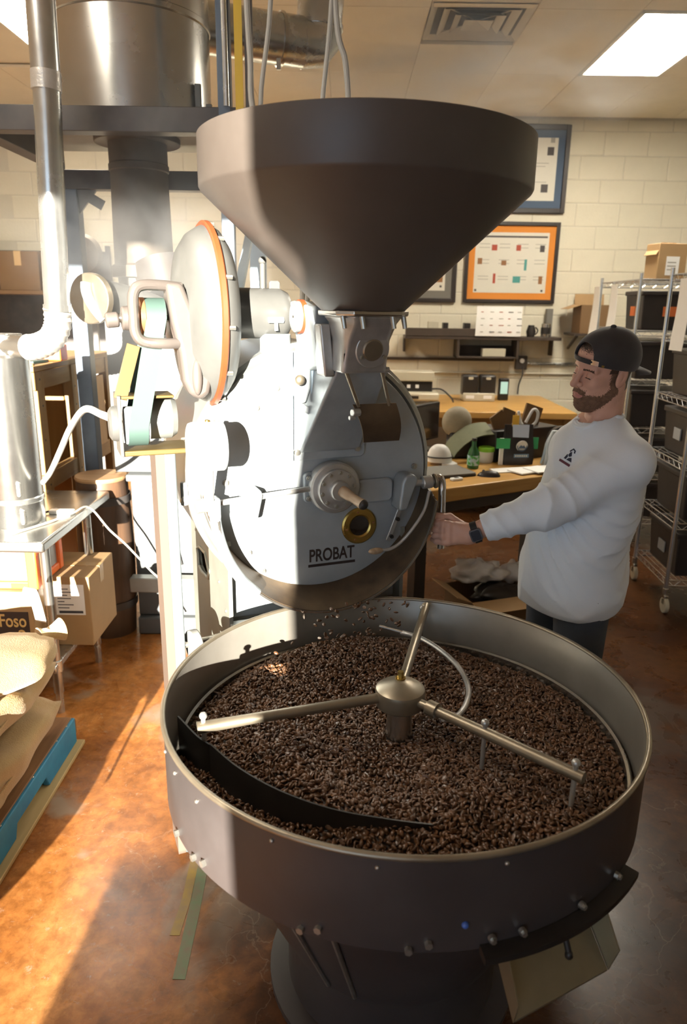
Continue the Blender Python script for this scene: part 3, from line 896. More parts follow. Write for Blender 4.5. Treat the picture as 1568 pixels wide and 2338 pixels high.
for t_, z in ((-139, .80), (-150, .80), (-118, .82), (-98, .82), (-75, .82), (-160, .79), (-178, .80)):
    a = math.radians(t_)
    MB().ellipsoid((BR * math.cos(a), BR * math.sin(a), z), (0.0045, 0.0045, 0.0045), 10, 6).build('rivet', M_bolt, cool, smooth=60)
for t_, z in ((-141, .655), (-137, .668), (-112, .650), (-108.5, .664), (-92, .650), (-88.5, .664), (-150, .652)):
    a = math.radians(t_)
    d = Vector((math.cos(a), math.sin(a), 0))
    MB().cyl(d * BR + Vector((0, 0, z)), d * (BR + 0.009) + Vector((0, 0, z)), 0.0075, n=6).build('bolt', M_bolt, cool)
a = math.radians(-82)
M_bluecap = mat('blue_cap', (0.05, 0.12, 0.42), 0.3)
MB().ellipsoid((BR * math.cos(a), BR * math.sin(a), 0.700), (0.007, 0.007, 0.007), 12, 8).build('blue_button', M_bluecap, cool, smooth=60, label='small blue button')
# hub, cap and three stirring arms
MB().lathe([(0.036, 0.69), (0.034, 0.72), (0.029, 0.80), (0.0, 0.80)], 32).build('hub_post', M_steel, cool, smooth=40)
MB().lathe([(0.0, 0.800), (0.056, 0.800), (0.060, 0.804), (0.062, 0.838), (0.060, 0.846), (0.052, 0.852), (0.016, 0.866), (0.012, 0.867), (0.0, 0.867)], 44).build('hub_cap', M_brass_dull, cool, smooth=35)
MB().cyl((0.0, 0.01, 0.866), (0.0, 0.01, 0.886), 0.008, n=6).cyl((0, 0.01, 0.866), (0, 0.01, 0.870), 0.013, n=16).build('cap_nut', M_brass, cool)
def pol(r, deg, z):
    return Vector((r * math.cos(math.radians(deg)), r * math.sin(math.radians(deg)), z))
ang = (78, 198, 318)
MB().tube([pol(0.05, 78, 0.838), pol(0.40, 77, 0.846), pol(0.515, 77, 0.848)], [0.0125, 0.0125, 0.013], 14).build('stirring_arm', M_brass_dull, cool)
MB().tube([pol(0.05, 198, 0.828), pol(0.26, 198, 0.826), pol(0.36, 198, 0.826), pol(0.495, 198, 0.824)], [0.013, 0.0125, 0.0125, 0.0145], 14).build('stirring_arm', M_brass_dull, cool)
MB().tube([pol(0.05, 318, 0.828), pol(0.26, 318, 0.828), pol(0.475, 318, 0.826)], [0.0115, 0.0135, 0.013], 14).build('stirring_arm', M_brass_dull, cool)
MB().tube([pol(0.085, 318, 0.828), pol(0.112, 318, 0.828)], 0.019, 16).build('arm_clamp', M_brass_dull, cool)
for r_, dg in ((0.24, 318), (0.455, 318), (0.48, 198), (0.49, 78)):
    MB().tube([pol(r_, dg, 0.852), pol(r_, dg, 0.735)], 0.0055, 10).ellipsoid(pol(r_, dg, 0.853), (0.0095, 0.0095, 0.009), 12, 8).build('tine', M_castbare, cool, smooth=50)
# wire sweep hoop
hoop = spline([(0.035, 0.432, 0.79), (0.09, 0.395, 0.79), (0.14, 0.318, 0.79), (0.180, 0.21, 0.79), (0.187, 0.10, 0.79), (0.165, 0.01, 0.795), (0.13, -0.055, 0.80), (0.095, -0.085, 0.815)], 6)
MB().tube(hoop, 0.0075, 12).build('sweep_hoop', M_castbare, cool)
MB().tube([(-0.03, 0.455, 0.80), (0.06, 0.42, 0.79)], 0.005, 10).build('hoop_pin', M_steel, cool)
# curved plough blades hanging from the left arm
def blade(pts, z0s, z1s, th=0.004):
    P = spline([(x, y, 0) for x, y in pts], 6)
    n = len(P)
    rr = []
    for i, p in enumerate(P):
        t_ = i / (n - 1)
        z0 = z0s[0] + (z0s[1] - z0s[0]) * t_
        z1 = z1s[0] + (z1s[1] - z1s[0]) * t_
        q = P[min(i + 1, n - 1)] - P[max(i - 1, 0)]
        nn = Vector((-q.y, q.x, 0)).normalized() * th / 2
        rr.append([(p.x - nn.x, p.y - nn.y, z0), (p.x + nn.x, p.y + nn.y, z0), (p.x + nn.x, p.y + nn.y, z1), (p.x - nn.x, p.y - nn.y, z1)])
    return MB().loft(rr)
blade([(-0.532, -0.075), (-0.470, -0.145), (-0.425, -0.172)], (0.70, 0.70), (0.806, 0.786)).build('plough_blade', M_black, cool, smooth=40)
blade([(-0.440, -0.165), (-0.365, -0.235), (-0.27, -0.295), (-0.16, -0.335), (-0.04, -0.350), (0.05, -0.350)], (0.695, 0.695), (0.792, 0.735)).build('plough_blade', M_black, cool, smooth=40)
# discharge door track and chute at the front right, then the tapering plenum and foot
tr = []
for i in range(17):
    a = math.radians(-79 + 40 * i / 16)
    tr.append([(r_ * math.cos(a), r_ * math.sin(a), z) for r_, z in ((BR + 0.001, 0.635), (BR + 0.030, 0.635), (BR + 0.030, 0.648), (BR + 0.001, 0.652))])
MB().loft(tr).build('door_track', M_black, cool, smooth=40)
for dg in (-77, -71, -57, -45):
    bolt(cool, pol(BR + 0.004, dg, 0.668), 0.006, axis=(math.cos(math.radians(dg)), math.sin(math.radians(dg)), 0))
# chute: a sloping tray with two cheeks, pouring out to the front right
M_chute = mat('chute_steel', (0.20, 0.17, 0.105), 0.38, 0.6, col2=(0.30, 0.26, 0.175), scale=6, bump=0.06, rvar=0.1)
e_r = pol(1, -62, 0); e_t = Vector((-e_r.y, e_r.x, 0))
def cp(r_, t_, z):
    q = e_r * r_ + e_t * t_
    return (q.x, q.y, z)
tray = [cp(0.50, -0.105, 0.638), cp(0.50, 0.105, 0.638), cp(0.598, 0.116, 0.505), cp(0.598, -0.116, 0.505)]
ch = MB()
ch.add(tray + [(p[0], p[1], p[2] - 0.004) for p in tray], [(0, 1, 2, 3), (7, 6, 5, 4), (0, 3, 7, 4), (1, 5, 6, 2), (2, 6, 7, 3), (0, 4, 5, 1)])
chute = ch.build('discharge_chute', M_chute, cool, smooth=0)
for s, nm in ((-1, 'chute_cheek'), (1, 'chute_cheek')):
    q = [cp(0.50, 0.107 * s, 0.634), cp(0.598, 0.118 * s, 0.502), cp(0.612, 0.124 * s, 0.560), cp(0.572, 0.120 * s, 0.628)]
    o2 = [cp(0.50, 0.110 * s, 0.634), cp(0.598, 0.121 * s, 0.502), cp(0.612, 0.127 * s, 0.560), cp(0.572, 0.123 * s, 0.628)]
    MB().add(q + o2, [(0, 1, 2, 3), (7, 6, 5, 4), (0, 4, 5, 1), (1, 5, 6, 2), (2, 6, 7, 3), (3, 7, 4, 0)]).build(nm, M_chute, chute, smooth=0)
MB().tube([cp(0.575, 0.01, 0.625), cp(0.59, 0.01, 0.595)], 0.006, 8).ellipsoid(cp(0.592, 0.01, 0.588), (0.008, 0.008, 0.010), 10, 8).build('door_latch', M_black, chute, smooth=50)
plen = MB().lathe([(0.50, 0.635), (0.30, 0.20), (0.28, 0.16), (0.28, 0.02), (0.33, 0.018), (0.33, 0.0), (0.0, 0.0)], 56).build('plenum', M_binout, cool, smooth=35)
for dg in (-110, -123):
    MB().tube([pol(0.505, dg, 0.632), pol(0.305, dg, 0.205)], 0.006, 8).build('plenum_seam', M_bolt, plen)

# ------------------------------------------------------------------ roasted beans
M_bean = mat('roasted_bean', (0.034, 0.015, 0.007), 0.36, 0, col2=(0.165, 0.078, 0.034), scale=34, spec=0.55, detail=2.0, coat=0.15)
def bean_mesh():
    """half-round bean with a crease on its flat side, 10 mm long"""
    nu, nv = 8, 5
    vs, fs = [], []
    L, Wd, Hh = 0.0080, 0.0056, 0.0044
    for i in range(nv + 1):
        t_ = PI * i / nv
        for j in range(nu):
            p = 2 * PI * j / nu
            x = L * math.cos(t_)
            y = Wd * math.sin(t_) * math.cos(p)
            z = Hh * math.sin(t_) * math.sin(p)
            if z < 0:
                z *= 0.42
                if abs(math.cos(p)) < 0.2:
                    z *= -0.1
            vs.append((x, y, z))
    for i in range(nv):
        for j in range(nu):
            fs.append((i * nu + j, i * nu + (j + 1) % nu, (i + 1) * nu + (j + 1) % nu, (i + 1) * nu + j))
    return np.array(vs), fs
bv, bf = bean_mesh()
bean_me = bpy.data.meshes.new('coffee_bean')
bean_me.from_pydata([tuple(v) for v in bv], [], bf)
_b = bmesh.new(); _b.from_mesh(bean_me)
bmesh.ops.remove_doubles(_b, verts=_b.verts, dist=1e-5)
bmesh.ops.recalc_face_normals(_b, faces=_b.faces)
_b.to_mesh(bean_me); _b.free()
bean_me.polygons.foreach_set('use_smooth', [True] * len(bean_me.polygons))
bean_me.materials.append(M_bean)
bv = np.array([tuple(v.co) for v in bean_me.vertices])
bf = [tuple(p.vertices) for p in bean_me.polygons]

def bed(x, y):
    """height of the bean bed above the screen, bin-local"""
    r = np.hypot(x, y)
    th = np.degrees(np.arctan2(y, x))
    z = 0.722 + 0.006 * np.sin(9 * x + 4 * y) + 0.005 * np.sin(14 * y - 5 * x + 1)
    z = z + 0.038 * np.exp(-(((x + 0.10) / 0.26) ** 2 + ((y - 0.36) / 0.14) ** 2))      # heap under the discharge collar
    z = z + 0.024 * np.exp(-(((r - 0.30) / 0.07) ** 2)) * (0.5 + 0.5 * np.cos(np.radians(th + 130)))   # ridge thrown up by the plough
    z = z - 0.045 * np.exp(-(((r - 0.44) / 0.07) ** 2)) * np.clip(np.cos(np.radians(th + 125)), 0, 1) ** 1.5   # furrow behind it
    z = z + 0.018 * np.exp(-(((x - 0.30) / 0.14) ** 2 + ((y + 0.36) / 0.10) ** 2))
    z = z - 0.010 * np.exp(-((r - 0.05) / 0.05) ** 2)
    e = np.clip((r - 0.47) / 0.065, 0, 1)
    z = z - 0.026 * e * e * (3 - 2 * e)
    return np.maximum(z, 0.694)

def rot_mats(n):
    yaw = RNG.uniform(0, 2 * PI, n)
    tilt = RNG.normal(0, 0.55, n)
    rl = RNG.uniform(0, 2 * PI, n)
    cy, sy = np.cos(yaw), np.sin(yaw)
    ct, st = np.cos(tilt), np.sin(tilt)
    cr, sr = np.cos(rl), np.sin(rl)
    Rz = np.zeros((n, 3, 3)); Rz[:, 0, 0] = cy; Rz[:, 0, 1] = -sy; Rz[:, 1, 0] = sy; Rz[:, 1, 1] = cy; Rz[:, 2, 2] = 1
    Ry = np.zeros((n, 3, 3)); Ry[:, 0, 0] = ct; Ry[:, 0, 2] = st; Ry[:, 1, 1] = 1; Ry[:, 2, 0] = -st; Ry[:, 2, 2] = ct
    Rx = np.zeros((n, 3, 3)); Rx[:, 0, 0] = 1; Rx[:, 1, 1] = cr; Rx[:, 1, 2] = -sr; Rx[:, 2, 1] = sr; Rx[:, 2, 2] = cr
    return Rz @ Ry @ Rx
RM = BR - 0.034
pts = []
sp_ = 0.0098
k = int(RM / sp_)
for j in range(-k, k + 1):
    for i in range(-k, k + 1):
        x, y = (i + 0.5 * (j % 2)) * sp_, j * sp_ * 0.87 * 1.0
        if x * x + y * y < RM * RM and x * x + y * y > 0.036 ** 2:
            pts.append((x, y))
pts = np.array(pts)
pts = pts + RNG.normal(0, 0.0016, pts.shape)
ext = pts[RNG.random(len(pts)) < 0.35] + RNG.normal(0, 0.003, (1, 2))
zz = bed(pts[:, 0], pts[:, 1]) + RNG.normal(0, 0.0016, len(pts))
z2 = bed(ext[:, 0], ext[:, 1]) + 0.0045 + RNG.normal(0, 0.001, len(ext))
P3 = np.concatenate([np.c_[pts, zz], np.c_[ext, z2]])
P3 = P3[np.hypot(P3[:, 0], P3[:, 1]) < RM]
RR = rot_mats(len(P3))
SC = RNG.uniform(0.9, 1.15, len(P3))
# the 300 that show largest: nearest to the viewer, at the front of the bed
cam_l = np.array([0 - BX, 0 - BY, 1.75])
dist = np.linalg.norm(P3 - cam_l, axis=1) + RNG.uniform(0, 0.10, len(P3))
vis = (np.hypot(P3[:, 0], P3[:, 1]) < BR - 0.05) & (P3[:, 1] > -0.50)
order = np.argsort(np.where(vis, dist, 9))
pick = set(order[:230].tolist())
rest = np.array([i for i in range(len(P3)) if i not in pick])
V = (np.einsum('nij,vj->nvi', RR[rest], bv) * SC[rest][:, None, None] + P3[rest][:, None, :])
nv = len(bv)
me = bpy.data.meshes.new('bean_bed')
allf = []
F0 = np.array([f for f in bf if len(f) == 4]); F3 = np.array([f for f in bf if len(f) == 3])
offs = (np.arange(len(rest)) * nv)
q4 = (F0[None] + offs[:, None, None]).reshape(-1, 4)
q3 = (F3[None] + offs[:, None, None]).reshape(-1, 3)
loops = np.concatenate([q4.ravel(), q3.ravel()])
starts = np.concatenate([np.arange(len(q4)) * 4, len(q4) * 4 + np.arange(len(q3)) * 3])
me.vertices.add(len(rest) * nv)
me.vertices.foreach_set('co', V.reshape(-1).astype(np.float32))
me.loops.add(len(loops))
me.loops.foreach_set('vertex_index', loops.astype(np.int32))
me.polygons.add(len(starts))
me.polygons.foreach_set('loop_start', starts.astype(np.int32))
me.update(calc_edges=True)
me.validate()
me.polygons.foreach_set('use_smooth', [True] * len(me.polygons))
me.materials.append(M_bean)
bb = bpy.data.objects.new('bean_bed', me)
C.objects.link(bb)
bb.location = (BX, BY, 0)
tag(bb, 'deep bed of dark roasted coffee beans filling the cooling bin', 'beans', None, 'stuff')
# solid underlay so that no gaps show the screen
un = MB()
G = 60
vs, fs = [], []
for i in range(G + 1):
    r_ = RM * i / G
    for j in range(96):
        t_ = 2 * PI * j / 96
        x, y = r_ * math.cos(t_), r_ * math.sin(t_)
        vs.append((x, y, float(bed(np.array(x), np.array(y))) - 0.003))
for i in range(G):
    for j in range(96):
        fs.append((i * 96 + j, i * 96 + (j + 1) % 96, (i + 1) * 96 + (j + 1) % 96, (i + 1) * 96 + j))
M_beanfill = mat('bean_mass', (0.020, 0.009, 0.005), 0.6, 0, var=0.4, scale=60, bump=0.4, bscale=160)
un.add(vs, fs).build('bean_mass', M_beanfill, bb, smooth=60, kind='stuff')
first_bean = True
def bean_at(p, R, s, lab, grp):
    o = bpy.data.objects.new('coffee_bean', bean_me)
    C.objects.link(o)
    M4 = Matrix([list(R[i] * s) + [p[i]] for i in range(3)] + [[0, 0, 0, 1]])
    o.matrix_basis = M4
    tag(o, lab, 'coffee bean', grp)
for i in sorted(pick):
    bean_at(P3[i] + np.array([BX, BY, 0]), RR[i], SC[i], 'dark roasted coffee bean on top of the bed near the front rim', 'beans lying on top of the front of the bed')
# beans falling from the collar into the bin
nf = 70
RRf = rot_mats(nf)
for i in range(nf):
    u = RNG.normal(0.05, 0.085)
    h = RNG.random() ** 0.8
    z = 0.755 + 0.10 * h + 0.02 * RNG.random()
    n_ = 0.16 + 0.05 * (1 - h) + RNG.normal(0, 0.022)
    x = RO[0] + u * math.cos(RA) + n_ * math.sin(RA)
    y = RO[1] + u * math.sin(RA) - n_ * math.cos(RA)
    zb = float(bed(np.array(x - BX), np.array(y - BY)))
    bean_at(np.array([x, y, max(z, zb + 0.012)]), RRf[i], 1.0, 'roasted coffee bean in mid-air dropping from the drum collar', 'beans falling from the collar')

# ================================================================== LEFT SIDE OF THE SHOP
M_stain = mat('stainless_sheet', (0.48, 0.48, 0.465), 0.26, 0.95, var=0.10, scale=5, bump=0.03, bscale=12, rvar=0.08)
M_galv = mat('galvanised_duct', (0.50, 0.51, 0.50), 0.26, 0.9, col2=(0.66, 0.67, 0.66), scale=10, rvar=0.08)
M_beam = mat('dark_frame_paint', (0.045, 0.042, 0.045), 0.45, 0.3, col2=(0.10, 0.085, 0.075), scale=8)
M_column = mat('slate_blue_column', (0.075, 0.10, 0.14), 0.45, 0.2, col2=(0.13, 0.17, 0.22), scale=6)
M_stack = mat('sooty_stack', (0.035, 0.028, 0.024), 0.55, 0.3, col2=(0.20, 0.16, 0.12), scale=4, bump=0.1)
M_cab = mat('pale_grey_cabinet', (0.10, 0.108, 0.112), 0.5, 0.0, var=0.06, scale=3, bump=0.03)
M_deck = mat('deck_plate', (0.30, 0.28, 0.23), 0.45, 0.4, var=0.15, scale=6)
M_pine = wood('pine_lumber', (0.21, 0.112, 0.034), (0.285, 0.172, 0.064), 6, 'Z', 0.55)
M_pineY = wood('pine_lumber_long', (0.21, 0.112, 0.034), (0.285, 0.172, 0.064), 6, 'Y', 0.55)
M_ply = wood('plywood', (0.27, 0.13, 0.03), (0.34, 0.18, 0.05), 3, 'Z', 0.5)
M_card = mat('cardboard', (0.36, 0.225, 0.105), 0.75, 0, var=0.08, scale=6, bump=0.05, bscale=90)
M_carddk = mat('brown_cardboard', (0.17, 0.095, 0.04), 0.75, 0, var=0.10, scale=6, bump=0.05, bscale=90)
M_paper = mat('white_paper', (0.78, 0.77, 0.74), 0.7, 0, var=0.03, scale=10)
M_ink = mat('ink', (0.05, 0.05, 0.06), 0.6)
M_tape = mat('packing_tape', (0.50, 0.33, 0.16), 0.25, 0)
M_burlap = mat('burlap', (0.36, 0.235, 0.098), 0.85, 0, col2=(0.47, 0.33, 0.155), scale=7, bump=0.55, bscale=220, sheen=0.3)
M_palletw = wood('pallet_board', (0.17, 0.085, 0.035), (0.30, 0.16, 0.07), 5, 'Y', 0.6)
M_palletblue = mat('blue_pallet_paint', (0.02, 0.16, 0.34), 0.5, 0, col2=(0.03, 0.30, 0.50), scale=8, bump=0.15)
M_rawwood = wood('raw_edge_wood', (0.45, 0.31, 0.13), (0.58, 0.42, 0.20), 5, 'Y', 0.7)
M_orangeplastic = mat('orange_plastic', (0.80, 0.16, 0.03), 0.4, 0, var=0.1, scale=8)
M_barrel = wood('stained_barrel', (0.055, 0.030, 0.018), (0.12, 0.065, 0.035), 4, 'Z', 0.5)
M_barreltop = wood('barrel_lid', (0.28, 0.16, 0.08), (0.42, 0.26, 0.13), 4, 'X', 0.5)
M_cable = mat('grey_cable', (0.45, 0.45, 0.42), 0.5)
M_cablew = mat('white_cable', (0.45, 0.43, 0.38), 0.5)
M_rubber = mat('black_rubber', (0.02, 0.02, 0.02), 0.6)
M_white2 = mat('white_plastic', (0.72, 0.72, 0.70), 0.4)
M_cloudy = mat('crumpled_foil_sleeve', (0.58, 0.56, 0.53), 0.35, 0.6, var=0.12, scale=20, bump=0.8, bscale=40)

# ---- welded frame that carries the cyclone
fr = thing('cyclone_stand', 'dark welded steel frame carrying the stainless cyclone', 'stand', (-0.96, 3.57, 0))
def wpart(name, m, parent, bevel=0.003, smooth=30, **k):
    pass
for nm, a, b, m_ in (
        ('front_beam', (-2.30, 3.10, 2.385), (-0.36, 3.18, 2.475), M_beam),
        ('rear_beam', (-1.50, 3.96, 2.295), (-0.42, 4.04, 2.385), M_beam),
        ('side_beam', (-1.50, 3.18, 2.385), (-1.42, 3.96, 2.475), M_beam),
        ('side_beam', (-0.50, 3.18, 2.385), (-0.44, 3.96, 2.475), M_beam),
        ('column', (-1.455, 3.96, 0.0), (-1.375, 4.04, 2.295), M_column),
        ('column', (-2.30, 3.10, 0.0), (-2.22, 3.18, 2.385), M_column),
        ('column', (-0.505, 3.10, 0.0), (-0.455, 3.15, 3.40), M_column),
        ('column', (-0.505, 3.97, 0.0), (-0.425, 4.04, 2.295), M_ltblue)):
    MB().box2(a, b).build(nm, m_, fr, bevel=0.003, world=True)
MB().box2((-1.43, 3.17, 2.470), (-0.49, 3.97, 2.480)).build('deck_plate', M_deck, fr, smooth=0, world=True)
MB().bar((-0.47, 3.16, 1.72), (-0.47, 3.95, 2.22), 0.035, 0.035).build('brace', M_ltblue, fr, world=True)
MB().bar((-1.39, 3.98, 2.30), (-1.25, 3.98, 2.22), 0.05, 0.006, (0, 1, 0)).prism([(-1.375, 2.295), (-1.28, 2.295), (-1.375, 2.18)], 3.985, 4.0, 'XZ').build('gusset', M_beam, fr, smooth=0, world=True)
MB().cyl((-0.47, 3.09, 2.475), (-0.475, 3.09, 3.40), 0.012, n=12).build('conduit', M_galv, fr, world=True)
MB().cyl((-0.955, 3.60, 2.435), (-0.955, 3.60, 2.462), 0.19, n=40).build('deck_flange', M_stack, fr, bevel=0.003, world=True)

cy = thing('dust_cyclone', 'tall stainless steel cyclone drum standing on the frame', 'cyclone', (-0.955, 3.60, 2.48))
MB().lathe([(0.0, 0.0), (0.355, 0.0), (0.355, 0.012), (0.335, 0.014), (0.335, 0.88), (0.0, 0.88)], 72).build('shell', M_stain, cy)
MB().lathe([(0.336, 0.40), (0.341, 0.405), (0.341, 0.425), (0.336, 0.43)], 72).build('seam_band', M_stain, cy)
for k in range(10):
    a = 2 * PI * k / 10
    MB().cyl((0.345 * math.cos(a), 0.345 * math.sin(a), 0.012), (0.345 * math.cos(a), 0.345 * math.sin(a), 0.022), 0.007, n=6).build('bolt', M_bolt, cy)
for k, (dz, h) in enumerate(((0.03, 0.13), (0.03, 0.06))):
    MB().box2((0.30 + 0.04 * k, -0.17 + 0.03 * k, dz), (0.325 + 0.04 * k, -0.15 + 0.03 * k, dz + h)).build('clamp_tab', M_fan, cy, bevel=0.002)

st = thing('smoke_stack', 'sooty black stack pipe hanging under the cyclone frame', 'stack pipe', (-0.955, 3.60, 1.62))
MB().lathe([(0.0, 0.815), (0.130, 0.815), (0.130, 0.73), (0.134, 0.725), (0.134, 0.70), (0.128, 0.695), (0.136, 0.30), (0.150, 0.29), (0.150, 0.24), (0.0, 0.24)], 40).build('pipe', M_stack, st)
MB().lathe([(0.0, 0.24), (0.125, 0.24), (0.115, 0.08), (0.0, 0.08)], 36).build('lower_sleeve', M_fan, st)
MB().cyl((0.09, -0.06, 0.30), (0.13, -0.10, 0.16), 0.13, 0.125, n=36, caps=True).build('side_cowl', M_beam, st)

# ---- bare pipe elbow
el = thing('pipe_elbow', 'short cream flanged pipe elbow beside the fan yoke', 'pipe elbow', (-0.93, 3.15, 1.66))
MB().tube(arc((-0.075, -0.16, 0.10), (-0.02, -0.02, 0.10), (0.12, 0.06, 0.04), 10), 0.075, 22).build('bend', M_fan, el)
MB().cyl((-0.085, -0.185, 0.10), (-0.072, -0.155, 0.10), 0.098, n=32).build('flange', M_brass_dull, el, bevel=0.004)
MB().tube(arc((-0.09, -0.19, 0.16), (-0.10, -0.20, 0.10), (-0.03, -0.19, 0.02), 8), 0.02, 12).build('valve_body', M_cast, el)

# ---- grey metal cabinet in the corner behind the machine
cb = thing('burner_cabinet', 'tall pale grey metal burner cabinet behind the motor post', 'cabinet', (-0.98, 3.85, 0))
MB().box2((-0.205, -0.20, 0.90), (0.215, 0.2, 1.72)).build('upper_case', M_cab, cb, bevel=0.010)
MB().box2((-0.135, -0.26, 0.865), (0.225, 0.22, 0.90)).build('ledge', M_cab, cb, bevel=0.006)
MB().box2((-0.13, -0.20, 0.10), (0.215, 0.2, 0.865)).build('lower_case', M_cab, cb, bevel=0.008)
MB().box2((-0.13, -0.235, 0.0), (0.22, 0.2, 0.10)).build('plinth', M_cab, cb, bevel=0.01)
MB().box2((-0.21, -0.205, 1.20), (0.215, -0.198, 1.206)).build('seam', M_beam, cb, smooth=0)
MB().box2((-0.135, -0.32, 0.28), (0.24, -0.25, 0.36)).build('lower_rail', M_drum, cb, bevel=0.006)
MB().cyl((0.06, -0.22, 0.90), (0.06, -0.22, 1.14), 0.022, n=18).build('riser_pipe', M_galv, cb)
MB().cyl((0.0, -0.22, 0.92), (0.0, -0.22, 1.0), 0.012, n=12).ellipsoid((0, -0.22, 1.0), (0.018, 0.018, 0.022), 12, 8).build('drain_cock', M_fan, cb)
tag(MB().tube(spline([(-0.96, 3.62, 0.82), (-0.93, 3.63, 0.74), (-0.91, 3.62, 0.66), (-0.89, 3.63, 0.55), (-0.86, 3.64, 0.40)], 6), 0.006, 8).build('black_lead', M_rubber), 'thin black lead hanging down the pale cabinet front', 'cable')

# ---- barrel with a wooden lid
br = thing('barrel', 'dark wooden barrel with a round lid behind the steel table', 'barrel', (-1.27, 3.68, 0))
MB().lathe([(0.0, 0.0), (0.125, 0.0), (0.14, 0.25), (0.145, 0.48), (0.14, 0.68), (0.128, 0.86), (0.0, 0.86)], 40).build('staves', M_barrel, br, smooth=40)
MB().lathe([(0.0, 0.86), (0.130, 0.86), (0.134, 0.870), (0.130, 0.880), (0.0, 0.880)], 40).build('lid', M_barreltop, br)
for z in (0.16, 0.74):
    MB().lathe([(0.139, z), (0.144, z), (0.144, z + 0.04), (0.139, z + 0.04)], 40).build('hoop', M_beam, br)

# ---- timber rack
wr_ = thing('timber_rack', 'open pine timber rack with plywood back behind the table', 'rack', (-1.75, 4.05, 0))
def wl(a, b, nm, m_=None, bev=0.004):
    return MB().box2(a, b).build(nm, m_ or M_pine, wr_, bevel=bev, world=True)
for x in (-2.10, -1.50):
    for y in (3.52, 3.98, 4.56):
        wl((x, y, 0.0), (x + 0.05, y + 0.09, 1.42), 'post')
for z in (0.20, 0.82, 1.33):
    wl((-1.50, 3.61, z), (-1.455, 4.56, z + 0.09), 'side_rail', M_pineY)
    wl((-2.10, 3.50, z), (-1.45, 3.52, z + (0.09 if z < 1 else 0.13)), 'front_rail')
wl((-2.12, 3.48, 1.42), (-1.44, 4.68, 1.45), 'top_board', M_pineY)
wl((-2.05, 4.10, 0.05), (-1.55, 4.12, 1.40), 'panel', M_ply)
wl((-2.05, 3.54, 0.30), (-1.52, 3.56, 1.30), 'panel', M_ply)
wl((-2.10, 3.5, 0.80), (-1.5, 4.6, 0.82), 'shelf_board', M_ply)
wl((-1.47, 4.10, 0.9), (-1.45, 4.50, 1.32), 'panel', M_ply)
for y, z in ((3.56, 1.38), (3.57, 1.25), (4.02, 1.30), (4.02, 1.2), (3.57, 0.85), (4.02, 0.84), (3.56, 1.08)):
    MB().cyl((-1.455, y, z), (-1.449, y, z), 0.006, n=8).build('screw', M_black, wr_, world=True)
wr_.matrix_basis = Matrix.Translation((-0.04, 0, 0)) @ wr_.matrix_basis
t = thing('spray_bottle', 'small clear bottle clipped to the timber rack', 'bottle', (-1.42, 4.02, 1.13))
MB().cyl((0, 0, 0), (0, 0, 0.14), 0.024, n=18).build('body', M_white2, t, bevel=0.006)
MB().cyl((0, 0, 0.14), (0, 0, 0.19), 0.014, n=14).build('cap', M_enamel, t, bevel=0.003)
tag(MB().box2((-1.56, 3.80, 1.45), (-1.47, 3.90, 1.53)).build('orange_box', M_orangeplastic, bevel=0.006), 'small orange box on the timber rack top', 'box')
tag(MB().prism([(-1.72, 3.55), (-1.52, 3.58), (-1.50, 3.72), (-1.70, 3.74)], 1.451, 1.465, 'XY').build('green_folder', M_belt, bevel=0.002), 'green folder lying on the timber rack top', 'folder')
tag(MB().bar((-1.30, 4.2, 0.0), (-1.305, 4.2, 1.36), 0.02, 0.02).build('dark_rod', M_beam), 'dark thin steel rod standing beside the timber rack', 'rod')
tag(MB().bar((-1.20, 4.45, 0.0), (-1.26, 4.55, 1.30), 0.09, 0.02, (0, 1, 0)).build('leaning_board', M_ply), 'stained board leaning up behind the barrel', 'board')

# ---- storage shelves with cartons on the far wall
sh = thing('storage_shelf', 'dark steel shelving against the far left wall', 'shelves', (-2.85, 6.95, 0))
for x in (-0.62, 0.58):
    for y in (-0.25, 0.25):
        MB().box2((x, y - 0.02, 0), (x + 0.04, y + 0.02, 2.25)).build('upright', M_beam, sh, smooth=0)
for z in (0.45, 1.18, 1.80):
    MB().box2((-0.62, -0.27, z), (0.62, 0.27, z + 0.035)).build('shelf_board', M_carddk, sh, bevel=0.003)
MB().box2((-0.62, 0.26, 0.3), (0.62, 0.275, 2.2)).build('back_panel', M_beam, sh, smooth=0)
for k, (x, w, h) in enumerate(((-0.60, 0.34, 0.34), (-0.24, 0.36, 0.33), (0.14, 0.33, 0.31))):
    b_ = thing('shelf_carton', ('leftmost', 'middle', 'rightmost')[k] + ' brown carton on the top shelf at the far left', 'carton', (-2.85 + x, 6.74, 1.836), 0, 'cartons on the far shelf')
    MB().box2((0, 0, 0), (w, 0.38, h)).build('carton_body', M_carddk, b_, bevel=0.004)
    MB().box2((w / 2 - 0.03, -0.003, h - 0.12), (w / 2 + 0.03, 0.001, h)).box2((w / 2 - 0.03, 0, h), (w / 2 + 0.03, 0.38, h + 0.002)).build('tape_strip', M_tape, b_, smooth=0)
t = thing('wall_fan', 'dark round fan standing behind the stack pipe', 'fan', (-1.80, 5.2, 1.95))
MB().lathe([(0.0, -0.03), (0.02, -0.04), (0.12, -0.03), (0.14, 0.0), (0.12, 0.03), (0.0, 0.05)], 32, (0, 0, 0.1), 'Y').build('cage', M_stack, t)
MB().cyl((0, 0.02, 0.0), (0, 0.02, -1.95), 0.02, n=12).build('pole', M_stack, t)
MB().lathe([(0.0, -1.95), (0.18, -1.95), (0.17, -1.92), (0.03, -1.90), (0.0, -1.90)], 28, (0, 0.02, 0)).build('base', M_stack, t)

